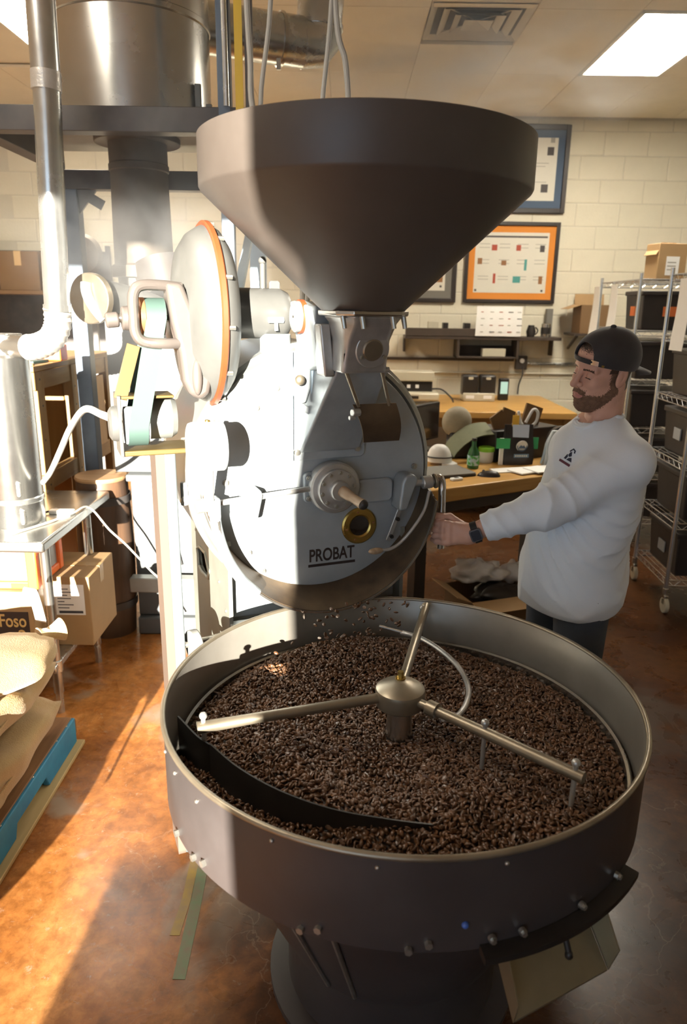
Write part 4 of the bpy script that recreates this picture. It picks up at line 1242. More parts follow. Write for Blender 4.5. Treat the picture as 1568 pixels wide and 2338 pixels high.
# ---- stainless table
tb = thing('steel_table', 'stainless steel work table with round legs', 'table', (-1.58, 3.12, 0))
MB().box2((-2.0, 2.705, 0.785), (-1.185, 3.54, 0.83)).build('table_top', M_stain, tb, bevel=0.010, seg=3, world=True)
MB().box2((-1.97, 2.78, 0.215), (-1.22, 3.34, 0.245)).build('lower_shelf', M_galv, tb, bevel=0.005, world=True)
for x, y in ((-1.237, 2.829), (-1.226, 3.30), (-1.94, 2.829), (-1.94, 3.30)):
    lg = MB().cyl((x, y, 0.10), (x, y, 0.79), 0.021, n=20).build('leg', M_stain, tb, world=True)
    MB().cyl((x, y, 0.20), (x, y, 0.255), 0.027, n=20).build('shelf_socket', M_galv, lg, bevel=0.003, world=True)
    MB().cyl((x, y, 0.0), (x, y, 0.11), 0.016, n=16).build('foot', M_galv, lg, world=True)

# ---- canister with its rising duct
cn = thing('dust_canister', 'tall polished steel canister on the steel table', 'canister', (-1.40, 2.98, 0.83))
MB().lathe([(0.0, 0.0), (0.110, 0.0), (0.112, 0.006), (0.112, 0.70), (0.106, 0.71), (0.0, 0.71)], 48).build('drum', M_stain, cn)
MB().lathe([(0.113, 0.10), (0.116, 0.105), (0.116, 0.12), (0.113, 0.125)], 48).build('band', M_galv, cn)
MB().prism(rrect(-0.075, -0.075, 0.075, 0.075, 0.02), 0.71, 0.79, 'XY').build('inlet_head', M_galv, cn, bevel=0.006)
MB().prism(rrect(0.055, 0.14, 0.068, 0.20, 0.006), -0.105, -0.085, 'XZ').build('latch', M_white2, cn, bevel=0.002)
MB().prism(rrect(0.06, 0.02, 0.073, 0.08, 0.006), -0.105, -0.085, 'XZ').build('latch', M_white2, cn, bevel=0.002)
du = thing('riser_duct', 'thin vertical galvanised duct rising from the canister to the ceiling', 'duct', (-1.10, 2.86, 1.60))
MB().tube([(-1.098, 2.85, 1.72), (-1.085, 2.85, 2.04), (-1.062, 2.85, 2.5)], 0.047, 28).build('lower_duct', M_galv, du, world=True)
MB().tube([(-1.064, 2.85, 2.48), (-1.045, 2.85, 3.40)], 0.049, 28).build('upper_duct', M_galv, du, world=True)
MB().tube([(-1.0655, 2.85, 2.46), (-1.0625, 2.85, 2.52)], 0.0515, 28).build('joint_band', M_cloudy, du, world=True)
MB().tube([(-1.0985, 2.85, 1.71), (-1.0975, 2.85, 1.735)], 0.051, 28).build('joint_band', M_galv, du, world=True)
fl = []
rad = []
for i, p in enumerate(spline([(-1.10, 2.85, 1.73), (-1.105, 2.855, 1.66), (-1.14, 2.865, 1.605), (-1.20, 2.88, 1.578), (-1.25, 2.90, 1.572)], 7)):
    fl.append(p)
    rad.append(0.047 + 0.004 * (i % 2))
MB().tube(fl, rad, 26).build('flexible_elbow', M_cloudy, du, world=True)
MB().tube([(-1.235, 2.895, 1.573), (-1.345, 2.945, 1.573)], 0.044, 24).build('inlet_spigot', M_steel, du, world=True)
co = [(-0.615, 1.957, 1.435), (-0.69, 2.05, 1.44), (-0.80, 2.22, 1.43), (-0.935, 2.45, 1.335), (-1.06, 2.65, 1.21), (-1.16, 2.79, 1.10), (-1.255, 2.93, 1.02)]
tag(MB().tube(spline(co, 6), 0.011, 12).build('flexible_conduit', M_cable), 'grey flexible conduit curving from the fan motor to the canister', 'cable')
ca = [(-1.35, 2.80, 0.836), (-1.27, 2.95, 0.836), (-1.21, 3.1, 0.838), (-1.178, 3.22, 0.832), (-1.12, 3.30, 0.70), (-1.06, 3.36, 0.60), (-0.98, 3.45, 0.44), (-0.94, 3.50, 0.36), (-0.93, 3.50, 0.28), (-0.86, 3.55, 0.14)]
tag(MB().tube(spline(ca, 6), 0.005, 10).build('white_power_cord', M_cablew), 'white power cord hanging off the steel table corner', 'cable')
t = thing('power_strip', 'white plug lead lying on the steel table', 'plug', (-1.27, 3.12, 0.83))
MB().prism(rrect(-0.05, -0.02, 0.06, 0.02, 0.008), 0.0, 0.018, 'XY').build('plug_body', M_white2, t, bevel=0.004)
MB().tube(spline([(-0.05, 0, 0.01), (-0.09, -0.05, 0.008), (-0.13, -0.12, 0.008)], 5), 0.005, 8).build('lead', M_rubber, t)

# ---- things under the table
def carton(name, lab, loc, size, m_, rz=0.0, tape=True, cat='carton', flaps=False, grp=None):
    t = thing(name, lab, cat, loc, rz, grp)
    w, d, h = size
    MB().box2((-w / 2, -d / 2, 0), (w / 2, d / 2, h)).build('carton_body', m_, t, bevel=0.004)
    if tape:
        MB().box2((-w / 2 - 0.001, -0.025, h), (w / 2 + 0.001, 0.025, h + 0.0015)).box2((w / 2, -0.025, h - 0.08), (w / 2 + 0.0015, 0.025, h)).build('tape_strip', M_tape, t, smooth=0)
    return t
c1 = carton('shipping_carton', 'brown shipping carton with a white address label under the table', (-1.285, 3.16, 0.245), (0.32, 0.34, 0.33), M_card)
lb_ = MB().box2((0.005, -0.1725, 0.15), (0.135, -0.1705, 0.295)).build('address_label', M_paper, c1, smooth=0, label='white address label')
for k in range(7):
    z = 0.272 - 0.015 * k
    MB().box2((0.015, -0.1732, z), (0.015 + (0.05, 0.075, 0.045, 0.06, 0.03, 0.07, 0.05)[k], -0.1724, z + 0.004)).build('label_print', M_ink, lb_, smooth=0)
MB().box2((0.018, -0.1732, 0.158), (0.125, -0.1724, 0.170)).build('label_barcode', M_ink, lb_, smooth=0)
c2 = carton('printed_carton', 'brown carton with dark printed lettering under the orange crate', (-1.575, 2.885, 0.245), (0.56, 0.17, 0.335), M_card)
M_darkprint = mat('dark_brown_print', (0.035, 0.022, 0.02), 0.6)
M_goldprint = mat('gold_print', (0.62, 0.42, 0.16), 0.5)
MB().box2((-0.27, -0.0870, 0.10), (0.255, -0.0852, 0.245)).build('printed_panel', M_darkprint, c2, smooth=0)
text_mesh('carton_lettering', 'y Foso', 0.082, M_goldprint, c2, Matrix.Translation((0.085, -0.0876, 0.178)) @ Matrix.Rotation(PI / 2, 4, 'X'), bold=0.001, width=0.160)
text_mesh('carton_lettering', '2', 0.07, M_goldprint, c2, Matrix.Translation((0.205, -0.0876, 0.115)) @ Matrix.Rotation(PI / 2, 4, 'X'), bold=0.001)
cr = thing('tool_crate', 'orange and grey plastic tool crate on the printed carton', 'crate', (-1.46, 2.96, 0.5815))
MB().box2((-0.24, -0.12, 0.02), (0.17, 0.14, 0.155)).build('grey_body', M_enamel, cr, bevel=0.012)
MB().box2((-0.25, -0.135, 0.0), (0.18, 0.15, 0.035)).build('orange_base', M_orangeplastic, cr, bevel=0.006)
for x in (0.14, -0.25):
    MB().box2((x, -0.138, 0.0), (x + 0.045, -0.10, 0.175)).build('corner_post', M_orangeplastic, cr, bevel=0.006)
    MB().box2((x, 0.11, 0.0), (x + 0.045, 0.152, 0.175)).build('corner_post', M_orangeplastic, cr, bevel=0.006)
MB().box2((0.172, -0.13, 0.145), (0.186, 0.15, 0.175)).build('top_rail', M_orangeplastic, cr, bevel=0.004)
MB().box2((-0.05, -0.1375, 0.008), (0.07, -0.1348, 0.030)).build('crate_label', M_paper, cr, smooth=0)

# ---- burlap sacks on a blue-edged pallet
pa = thing('pallet', 'blue-edged wooden pallet under the burlap sacks', 'pallet', (-1.6, 1.95, 0))
def wbox(nm, a, b, m_, par, bev=0.003):
    return MB().box2(a, b).build(nm, m_, par, bevel=bev, world=True)
for k in range(7):
    x = -2.10 + k * 0.1455
    wbox('deck_board', (x, 0.70, 0.112), (x + 0.138, 2.58, 0.13), M_palletw, pa)
for k in range(3):
    x = -2.10 + k * 0.48
    wbox('bottom_board', (x, 0.70, 0.0), (x + 0.09, 2.60, 0.016), M_rawwood, pa)
for x in (-2.10, -1.62):
    wbox('stringer', (x, 0.70, 0.016), (x + 0.04, 2.58, 0.112), M_palletw, pa)
# outer stringer, painted blue and notched for the forks
so = [(0.70, 0.016), (1.42, 0.016), (1.44, 0.06), (1.66, 0.06), (1.68, 0.016), (2.02, 0.016), (2.04, 0.062), (2.28, 0.062), (2.30, 0.016), (2.585, 0.016), (2.585, 0.125), (0.70, 0.125)]
MB().prism(so, -1.102, -1.078, 'YZ').build('blue_stringer', M_palletblue, pa, bevel=0.004, world=True)
wbox('end_board', (-2.1, 2.575, 0.05), (-1.08, 2.60, 0.112), M_palletw, pa)
for y in (2.52, 2.42, 2.2, 1.95, 1.6):
    MB().ellipsoid((-1.09, y, 0.1255), (0.006, 0.006, 0.002), 8, 4).build('nail', M_bolt, pa, world=True)

def sack_mesh(L, Wd, Hh, seed, tuck=0.08):
    """filled burlap sack: long axis y, pinched sewn ends with two ears"""
    r_ = random.Random(seed)
    nu, nl = 36, 30
    rings_ = []
    ph = [r_.uniform(0, 6) for _ in range(6)]
    for i in range(nl + 1):
        t_ = i / nl
        y = L * (t_ - 0.5)
        e = min(t_, 1 - t_) * 2
        full = min(1.0, (e / 0.26)) ** 0.5
        w = Wd / 2 * (0.93 + 0.07 * full)
        h = Hh / 2 * (0.06 + 0.94 * full)
        ring = []
        for j in range(nu):
            a = 2 * PI * j / nu
            ca, sa = math.cos(a), math.sin(a)
            p = 0.62
            x = w * math.copysign(abs(ca) ** p, ca)
            z = h * math.copysign(abs(sa) ** 0.72, sa)
            wob = 0.010 * math.sin(5 * a + 7 * t_ + ph[0]) + 0.008 * math.sin(9 * t_ * PI + 3 * a + ph[1]) + 0.006 * math.sin(17 * t_ + 2 * a + ph[2])
            x += wob * (0.4 + 0.6 * full)
            z += wob * full * 0.8 + 0.012 * math.sin(4 * t_ * PI + ph[3]) * full
            ear = (1 - full) * abs(ca) ** 6 * 0.02
            yy = y + math.copysign(ear, t_ - 0.5)
            ring.append((x, yy, z))
        rings_.append(ring)
    return rings_
sack_defs = [  # x, y, z centre, length, width, height, yaw, label
    (-1.37, 2.02, 0.225, 1.00, 0.58, 0.190, 0.02, 'full burlap sack at the bottom of the pallet stack'),
    (-1.39, 2.02, 0.408, 0.98, 0.58, 0.180, -0.03, 'full burlap sack second from the bottom of the pallet stack')]
for k, (x, y, z, L, w, h, rz, lab) in enumerate(sack_defs):
    t = thing('burlap_sack', lab, 'sack', (x, y, z), rz, 'burlap sacks stacked on the pallet')
    MB().loft(sack_mesh(L, w, h, k + 3)).build('sack_body', M_burlap, t, smooth=60)
    seam = [(w / 2 * (0.96 - 0.04 * abs(2 * q - 1)), L * (q - 0.5) * 0.98, 0.006 * math.sin(9 * q)) for q in [i / 16 for i in range(17)]]
    MB().tube(seam, 0.004, 6).build('side_seam', M_burlap, t)
# top sack, tied at its neck with a white tie
t = thing('burlap_sack', 'topmost burlap sack with a gathered neck and pale tie', 'sack', (-1.40, 2.03, 0.550), 0.0, 'burlap sacks stacked on the pallet')
body = []
nu = 36
for i in range(25):
    q = i / 24
    y = -0.48 + 0.90 * q
    full = min(1, (min(q, 1 - q) * 2 / 0.5)) ** 0.55
    w = 0.27 * (0.12 + 0.88 * full) if q > 0.5 else 0.27 * (0.8 + 0.2 * full)
    h = 0.082 * (0.25 + 0.75 * full)
    cx = 0.30 * max(0, q - 0.55) / 0.45 * 0.85
    ring = []
    for j in range(nu):
        a = 2 * PI * j / nu
        fold = 1 + (0.10 * math.sin(9 * a + 3) * (1 - full) + 0.03 * math.sin(5 * a + 6 * q))
        ring.append((cx + w * math.cos(a) * fold, y, h * math.sin(a) * fold + 0.02 * math.sin(6 * q)))
    body.append(ring)
MB().loft(body).build('sack_body', M_burlap, t, smooth=60)
MB().tube([(0.275 + 0.02 * i, 0.42 + 0.022 * i, 0.0) for i in range(4)], [0.034, 0.020, 0.030, 0.045], 18).build('gathered_neck', M_burlap, t, smooth=60)
M_tie = mat('pale_tie', (0.75, 0.73, 0.68), 0.6)
MB().tube([(0.295 + 0.023 * math.cos(2 * PI * i / 14) * 0.6, 0.442 + 0.016 * math.cos(2 * PI * i / 14 + 1), 0.024 * math.sin(2 * PI * i / 14)) for i in range(14)], 0.006, 8, closed=True).build('neck_tie', M_tie, t)
tl = []
for i in range(9):
    q = i / 8
    c_ = Vector((0.23 - 0.05 * q, 0.55 + 0.02 * q, 0.0 + 0.13 * math.sin(PI * q * 0.7)))
    tl.append([c_ + Vector((-0.025, 0.01, 0)), c_ + Vector((0.025, -0.01, 0)), c_ + Vector((0.025, -0.008, 0.003)), c_ + Vector((-0.025, 0.012, 0.003))])
MB().loft(tl).build('paper_tag', M_paper, t, smooth=60)
for k, (z, h, lab) in enumerate(((0.24, 0.21, 'added out-of-view burlap sack shading the floor, lower one'), (0.43, 0.18, 'added out-of-view burlap sack shading the floor, upper one'))):  # two sacks added out of view to cast shadow on the floor
    t = thing('burlap_sack', lab, 'sack', (-1.36, 1.02, z), 0.0, 'burlap sacks stacked on the pallet')
    MB().loft(sack_mesh(0.62, 0.66, h, k + 13)).build('sack_body', M_burlap, t, smooth=60)
# small sack at the front of the pallet, its neck tied with string
t = thing('burlap_sack', 'burlap sack at the near pallet edge with white tie string', 'sack', (-1.27, 1.43, 0.27), 0.0, 'burlap sacks stacked on the pallet')
body = []
for i in range(21):
    q = i / 20
    x = -0.40 + 0.66 * q
    full = min(1, (min(q, 1 - q) * 2 / 0.6)) ** 0.6
    w = 0.17 * (0.10 + 0.9 * full)
    h = 0.130 * (0.16 + 0.84 * full)
    cz = -0.01 + 0.05 * max(0, q - 0.7)
    body.append([(x, w * math.cos(2 * PI * j / 32) * (1 + 0.05 * math.sin(6 * 2 * PI * j / 32)), cz + h * math.sin(2 * PI * j / 32)) for j in range(32)])
MB().loft(body).build('sack_body', M_burlap, t, smooth=60)
MB().tube([(0.25, 0, 0.005), (0.27, 0, 0.008), (0.30, 0, 0.012), (0.315, 0.0, 0.012)], [0.028, 0.020, 0.034, 0.038], 16).build('gathered_neck', M_burlap, t, smooth=60)
MB().tube(spline([(0.27, -0.025, 0.01), (0.30, -0.03, -0.02), (0.315, -0.03, -0.07), (0.33, -0.035, -0.11)], 5), 0.006, 8).tube(spline([(0.27, -0.02, 0.015), (0.32, -0.01, 0.02), (0.36, 0.01, 0.035)], 5), 0.006, 8).build('tie_string', M_tie, t)

# ---- overhead round duct
od = thing('overhead_duct', 'galvanised round duct turning up to the ceiling', 'duct', (-0.30, 4.2, 2.9))
MB().tube([(-0.72, 4.0, 3.03), (-0.24, 4.2, 3.03)], 0.115, 36).build('straight_run', M_galv, od, world=True)
MB().tube([(-0.36, 4.15, 3.03), (-0.345, 4.156, 3.03)], 0.123, 36).build('draw_band', M_steel, od, world=True)
MB().box2((-0.362, 4.04, 2.865), (-0.342, 4.06, 2.915)).build('band_screw', M_bolt, od, world=True)
MB().tube([(-0.25, 4.195, 3.03), (-0.18, 4.22, 3.035), (-0.145, 4.235, 3.09)], 0.117, 36).build('mitred_elbow', M_galv, od, world=True)
MB().tube([(-0.165, 4.23, 3.05), (-0.135, 4.24, 3.42)], 0.117, 36).build('riser', M_galv, od, world=True)
MB().tube([(-0.158, 4.23, 3.10), (-0.157, 4.23, 3.12)], 0.122, 36).build('elbow_bead', M_galv, od, world=True)
M_strap = mat('yellow_strap', (0.62, 0.42, 0.05), 0.6)
tag(MB().box2((-0.435, 3.092, 2.36), (-0.405, 3.098, 3.40)).build('yellow_strap', M_strap), 'yellow webbing strap hanging behind the hopper', 'strap')
for pts_, r_, lab in (([(-0.385, 3.0, 3.4), (-0.375, 3.0, 2.85), (-0.365, 3.0, 2.62), (-0.345, 2.98, 2.4), (-0.18, 2.9, 2.1), (-0.16, 2.72, 1.63)], 0.011, 'leftmost dark cable hanging from the ceiling behind the hopper'),
                      ([(-0.272, 3.0, 3.4), (-0.287, 3.0, 2.80), (-0.325, 3.0, 2.40), (-0.16, 2.9, 2.1), (-0.14, 2.66, 1.63)], 0.009, 'thin steel conduit hanging left of the overhead elbow'),
                      ([(-0.05, 3.0, 3.4), (-0.068, 3.0, 2.8), (-0.105, 3.0, 2.40), (-0.09, 2.9, 2.1), (-0.11, 2.70, 1.63)], 0.009, 'thin steel conduit hanging right of the overhead elbow'),
                      ([(-0.09, 3.0, 3.4), (-0.052, 3.0, 2.76), (-0.015, 3.0, 2.6), (-0.002, 3.0, 2.40), (-0.02, 2.9, 2.1), (-0.08, 2.64, 1.63)], 0.011, 'pale curved cable rightmost behind the hopper')):
    tag(MB().tube(spline(pts_, 6), r_, 10).build('hanging_cable', M_cable), lab, 'cable', 'cables hanging behind the hopper')
tag(MB().box2((-0.395, 3.078, 2.39), (-0.365, 3.098, 3.4)).build('hanging_strut', M_beam), 'dark flat strut hanging behind the cables', 'strut')

# ================================================================== BACK WALL AND DESKS
M_frameblk = mat('black_picture_frame', (0.028, 0.022, 0.020), 0.4, 0, var=0.2, scale=10)
M_matblue = mat('blue_mat', (0.075, 0.11, 0.17), 0.8)
M_matorange = mat('orange_mat', (0.62, 0.22, 0.03), 0.8)
M_matgrey = mat('grey_mat', (0.16, 0.15, 0.13), 0.8)
M_poster = mat('poster_paper', (0.60, 0.57, 0.49), 0.5, 0, var=0.03, scale=6)
M_butcher = wood('butcher_block', (0.42, 0.22, 0.055), (0.56, 0.33, 0.10), 5, 'X', 0.35)
M_butcher_edge = wood('butcher_block_edge', (0.36, 0.20, 0.06), (0.46, 0.28, 0.09), 5, 'X', 0.45)
M_shelfdk = mat('dark_shelf', (0.055, 0.040, 0.030), 0.5, 0, var=0.2, scale=10)
M_cream = mat('cream_plastic', (0.50, 0.46, 0.35), 0.4, 0, var=0.05)
M_blackp = mat('black_plastic', (0.020, 0.017, 0.015), 0.4, 0, var=0.2)
M_chrome = mat('chrome_wire', (0.62, 0.64, 0.66), 0.25, 0.95)
M_tote = mat('black_tote', (0.028, 0.022, 0.020), 0.45, 0, var=0.25, scale=6)
PC = [mat('print_red', (0.36, 0.06, 0.03), 0.6), mat('print_dark', (0.06, 0.05, 0.05), 0.6), mat('print_teal', (0.06, 0.26, 0.24), 0.6), mat('print_brown', (0.24, 0.11, 0.04), 0.6), mat('print_grey', (0.33, 0.31, 0.27), 0.6)]

def picture(lab, x0, x1, z0, z1, fw, mw, m_mat, marks, lines):
    t = thing('framed_poster', lab, 'picture', ((x0 + x1) / 2, 7.293, (z0 + z1) / 2), 0, 'framed posters')
    w, h = (x1 - x0) / 2, (z1 - z0) / 2
    f = MB()
    for a, b in (((-w, -0.03, -h), (-w + fw, 0, h)), ((w - fw, -0.03, -h), (w, 0, h)), ((-w + fw, -0.03, -h), (w - fw, 0, -h + fw)), ((-w + fw, -0.03, h - fw), (w - fw, 0, h))):
        f.box2(a, b)
    f.build('frame', M_frameblk, t, bevel=0.004)
    MB().box2((-w + fw, -0.012, -h + fw), (w - fw, -0.006, h - fw)).build('mat_board', m_mat, t, smooth=0)
    pr = MB().box2((-w + fw + mw, -0.014, -h + fw + mw), (w - fw - mw, -0.0125, h - fw - mw)).build('print', M_poster, t, smooth=0)
    pw, ph = w - fw - mw, h - fw - mw
    for u, v, sw, shh, c in marks:
        MB().box2((u * pw - sw, -0.0155, v * ph - shh), (u * pw + sw, -0.0138, v * ph + shh)).build('print_image', PC[c], pr, smooth=0)
    for u, v, sw in lines:
        MB().box2((u * pw - sw, -0.0152, v * ph - 0.003), (u * pw + sw, -0.0139, v * ph + 0.003)).build('print_line', PC[4], pr, smooth=0)
    return t
lines = [(u, v, 0.05) for u in (-0.75, -0.2, 0.3, 0.78) for v in (0.62, 0.5, 0.1, -0.02, -0.45, -0.55)]
picture('framed poster with a blue mat above the orange one', 1.30, 2.022, 2.598, 3.345, 0.042, 0.065, M_matblue,
        [(0.75, 0.58, 0.03, 0.035, 1), (0.62, -0.60, 0.032, 0.035, 1), (0.8, 0.92, 0.02, 0.02, 4), (0.1, 0.3, 0.03, 0.03, 3), (-0.5, 0.4, 0.03, 0.03, 0)], [(0.4, 0.2, 0.08), (0.4, 0.1, 0.05), (0.4, -0.4, 0.07)])
picture('framed poster with a bright orange mat', 1.122, 2.002, 1.787, 2.520, 0.034, 0.060, M_matorange,
        [(-0.48, 0.50, 0.026, 0.026, 0), (0.18, 0.50, 0.022, 0.026, 0), (0.83, 0.48, 0.022, 0.03, 1), (-0.86, 0.05, 0.022, 0.028, 3), (-0.2, 0.0, 0.024, 0.022, 3), (0.40, -0.06, 0.012, 0.05, 2), (-0.44, -0.52, 0.012, 0.045, 0),
         (0.18, -0.55, 0.036, 0.03, 2), (0.84, -0.56, 0.018, 0.036, 3), (0, 0.86, 0.33, 0.008, 1), (-0.94, -0.92, 0.010, 0.010, 1), (0.9, -0.92, 0.010, 0.010, 1)], lines)
picture('framed poster with a grey mat partly behind the hopper', 0.30, 1.050, 1.785, 2.520, 0.038, 0.070, M_matgrey,
        [(0.8, -0.55, 0.03, 0.04, 3), (0.85, -0.85, 0.010, 0.010, 1), (0.2, 0.2, 0.03, 0.03, 0), (-0.4, -0.3, 0.03, 0.03, 2)], [(0.4, -0.5, 0.08), (0.4, -0.7, 0.08)])

# wall shelf with a lower cubby
ws = thing('wall_shelf', 'dark wall shelf with a lower cubby under the framed posters', 'shelf', (1.28, 7.15, 1.46))
MB().box2((-0.72, -0.12, -0.012), (0.76, 0.14, 0.018)).build('shelf_board', M_shelfdk, ws, bevel=0.003)
MB().box2((-0.72, -0.125, 0.018), (0.05, -0.115, 0.09)).build('front_lip', M_shelfdk, ws, bevel=0.002)
MB().box2((-0.22, -0.10, -0.185), (0.36, 0.14, -0.170)).build('cubby_floor', M_shelfdk, ws, bevel=0.002)
for x in (-0.22, 0.345):
    MB().box2((x, -0.11, -0.185), (x + 0.022, 0.14, -0.012)).build('cubby_side', M_shelfdk, ws, bevel=0.002)
MB().box2((-0.22, 0.10, -0.17), (0.36, 0.14, -0.075)).build('cubby_back', M_shelfdk, ws, smooth=0)
MB().box2((-0.72, 0.05, -0.14), (-0.70, 0.14, -0.012)).build('bracket', M_shelfdk, ws, smooth=0)
MB().box2((0.71, 0.05, -0.16), (0.73, 0.14, -0.012)).build('bracket', M_shelfdk, ws, smooth=0)
for x, w, h, m_, lab in ((0.78, 0.10, 0.13, M_cream, 'small cream box leaning on the wall shelf'), (0.92, 0.05, 0.12, M_blackp, 'left small black box on the wall shelf'), (1.12, 0.06, 0.12, M_blackp, 'right small black box on the wall shelf'),
                         (1.06, 0.22, 0.075, M_cream, 'low folded paper pile in the wall shelf cubby')):
    z = 1.479 if 'cubby' not in lab else 1.2905
    tag(MB().box2((x + (0.25 if 'cubby' in lab else 0), 7.08, z), (x + w + (0.25 if 'cubby' in lab else 0), 7.18, z + h)).build('small_box', m_, bevel=0.004), lab, 'box')
t = thing('tin_pot', 'dark tin pot on the wall shelf right of the calendar', 'pot', (1.76, 7.10, 1.478))
MB().lathe([(0.0, 0.0), (0.035, 0.0), (0.045, 0.05), (0.03, 0.10), (0.028, 0.11), (0.0, 0.11)], 24).build('body', M_blackp, t)
MB().tube(arc((0.04, 0, 0.09), (0.09, 0, 0.06), (0.04, 0, 0.02), 8), 0.006, 8).build('handle', M_blackp, t)
t = thing('steel_can', 'small steel can on the wall shelf end', 'can', (1.90, 7.10, 1.478))
MB().lathe([(0.0, 0.0), (0.042, 0.0), (0.044, 0.005), (0.044, 0.12), (0.040, 0.125), (0.0, 0.125)], 28).build('body', M_steel, t)
MB().lathe([(0.045, 0.03), (0.046, 0.03), (0.046, 0.09), (0.045, 0.09)], 28).build('label_band', M_blackp, t)
t = thing('wall_calendar', 'white calendar sheet with red and black marks below the orange poster', 'calendar', (1.43, 7.012, 1.485))
rr = []
for i in range(7):
    q = i / 6
    rr.append([(-0.215 + 0.004 * q, -0.006 * math.sin(3 * q), 0.27 * q), (0.215, -0.006 * math.sin(3 * q), 0.27 * q), (0.215, 0.003 - 0.006 * math.sin(3 * q), 0.27 * q), (-0.215 + 0.004 * q, 0.003 - 0.006 * math.sin(3 * q), 0.27 * q)])
sheet = MB().loft(rr).build('sheet', M_paper, t)
rr_ = random.Random(3)
for i in range(5):
    for j in range(4):
        x, z = -0.17 + i * 0.085, 0.035 + j * 0.06
        MB().box2((x, -0.0095, z), (x + rr_.uniform(0.02, 0.05), -0.0065, z + 0.006)).build('mark', PC[rr_.choice((0, 1, 4))], sheet, smooth=0)
MB().box2((-0.21, 0.0, 0.262), (0.21, 0.10, 0.27)).build('hanger', M_cream, t, smooth=0)
tag(MB().box2((1.925, 7.20, 1.46), (1.985, 7.26, 1.74)).build('tube_holder', M_matgrey, bevel=0.004), 'grey upright strip standing at the shelf end', 'strip')
# electrical: rail, outlet box, conduit, cord
tag(MB().box2((0.25, 7.27, 1.235), (1.66, 7.295, 1.262)).build('wall_rail', M_shelfdk, bevel=0.003), 'dark horizontal rail along the wall under the shelf', 'rail')
t = thing('outlet_box', 'grey outlet box on the wall at the conduit end', 'outlet', (1.73, 7.27, 1.225))
MB().box2((-0.055, -0.035, -0.065), (0.055, 0.028, 0.065)).build('box', M_beam, t, bevel=0.006)
MB().cyl((0.0, -0.036, 0.02), (0.0, -0.050, 0.02), 0.022, n=18).build('plug', M_white2, t)
tag(MB().cyl((1.78, 7.275, 1.215), (4.1, 7.275, 1.225), 0.014, n=14).build('wall_conduit', M_galv), 'straight grey conduit running right along the wall', 'conduit')
tag(MB().cyl((0.25, 7.28, 1.115), (4.1, 7.28, 1.125), 0.009, n=12).build('lower_conduit', M_wall), 'cream painted pipe along the wall below the conduit', 'pipe')
tag(MB().tube(spline([(1.735, 7.21, 1.19), (1.73, 7.17, 1.12), (1.70, 7.16, 1.02), (1.69, 7.14, 0.93)], 6), 0.007, 8).build('wall_lead', M_rubber), 'black cord dropping from the wall outlet', 'cable')

# back bench
bd = thing('back_bench', 'long butcher block bench against the back wall', 'bench', (1.0, 6.5, 0))
MB().box2((-0.9, -0.58, 0.865), (0.905, 0.62, 0.92)).build('bench_top', M_butcher, bd, bevel=0.006)
for x in (-0.85, 0.82):
    for y in (-0.52, 0.50):
        MB().box2((x, y, 0.0), (x + 0.07, y + 0.07, 0.865)).build('leg', M_butcher_edge, bd, bevel=0.004)
MB().box2((-0.82, -0.50, 0.78), (0.84, -0.47, 0.865)).build('apron', M_butcher_edge, bd, smooth=0)
MB().box2((-0.82, -0.45, 0.25), (0.84, 0.5, 0.28)).build('lower_shelf', M_butcher_edge, bd, smooth=0)
sm = thing('bag_sealer', 'cream band sealing machine on the back bench', 'machine', (0.52, 6.45, 0.92))
MB().box2((-0.25, -0.12, 0.03), (0.30, 0.16, 0.10)).build('base', M_cream, sm, bevel=0.015)
MB().box2((-0.25, 0.0, 0.10), (0.25, 0.16, 0.19)).build('control_panel', M_blackp, sm, bevel=0.006)
MB().box2((-0.25, -0.02, 0.19), (0.26, 0.17, 0.275)).build('top_cover', M_cream, sm, bevel=0.010)
for k in range(5):
    MB().box2((-0.20 + k * 0.075, -0.004, 0.13), (-0.17 + k * 0.075, 0.001, 0.16)).build('dial_mark', M_paper, sm, smooth=0)
MB().box2((0.02, -0.124, 0.05), (0.12, -0.119, 0.075)).build('name_plate', M_blackp, sm, smooth=0)
for x in (-0.22, 0.24):
    MB().box2((x, -0.10, 0.0), (x + 0.03, 0.14, 0.03)).build('foot', M_blackp, sm, smooth=0)
MB().tube(spline([(0.25, 0.05, 0.12), (0.34, 0.04, 0.115), (0.42, 0.0, 0.05), (0.44, -0.02, 0.012)], 6), 0.007, 8).build('lead', M_rubber, sm)
ch_ = thing('twin_charger', 'black twin charger with two upright units on the back bench', 'charger', (1.20, 6.70, 0.92))
MB().box2((-0.13, -0.10, 0.0), (0.16, 0.08, 0.075)).build('base', M_cream, ch_, bevel=0.008)
for x in (-0.065, 0.095):
    u_ = MB().box2((x - 0.072, -0.085, 0.05), (x + 0.072, 0.05, 0.235)).build('unit', M_blackp, ch_, bevel=0.018, seg=3)
    MB().prism(rrect(x - 0.022, 0.195, x + 0.022, 0.218, 0.009), -0.088, -0.084, 'XZ').build('handle_slot', M_cream, u_, smooth=0)
    MB().box2((x - 0.04, -0.104, 0.025), (x + 0.035, -0.099, 0.055)).build('badge', M_paper, ch_, smooth=0)
ct = thing('card_terminal', 'black card terminal with a lit pale screen on the back bench', 'card terminal', (1.46, 6.74, 0.92))
MB().box2((-0.045, -0.03, 0.0), (0.045, 0.03, 0.20)).build('body', M_blackp, ct, bevel=0.008)
M_screen = mat('pale_screen', (0.35, 0.55, 0.50), 0.2, emit=(0.45, 0.68, 0.62), estr=0.45)
MB().box2((-0.033, -0.033, 0.06), (0.033, -0.0295, 0.17)).build('screen', M_screen, ct, smooth=0)

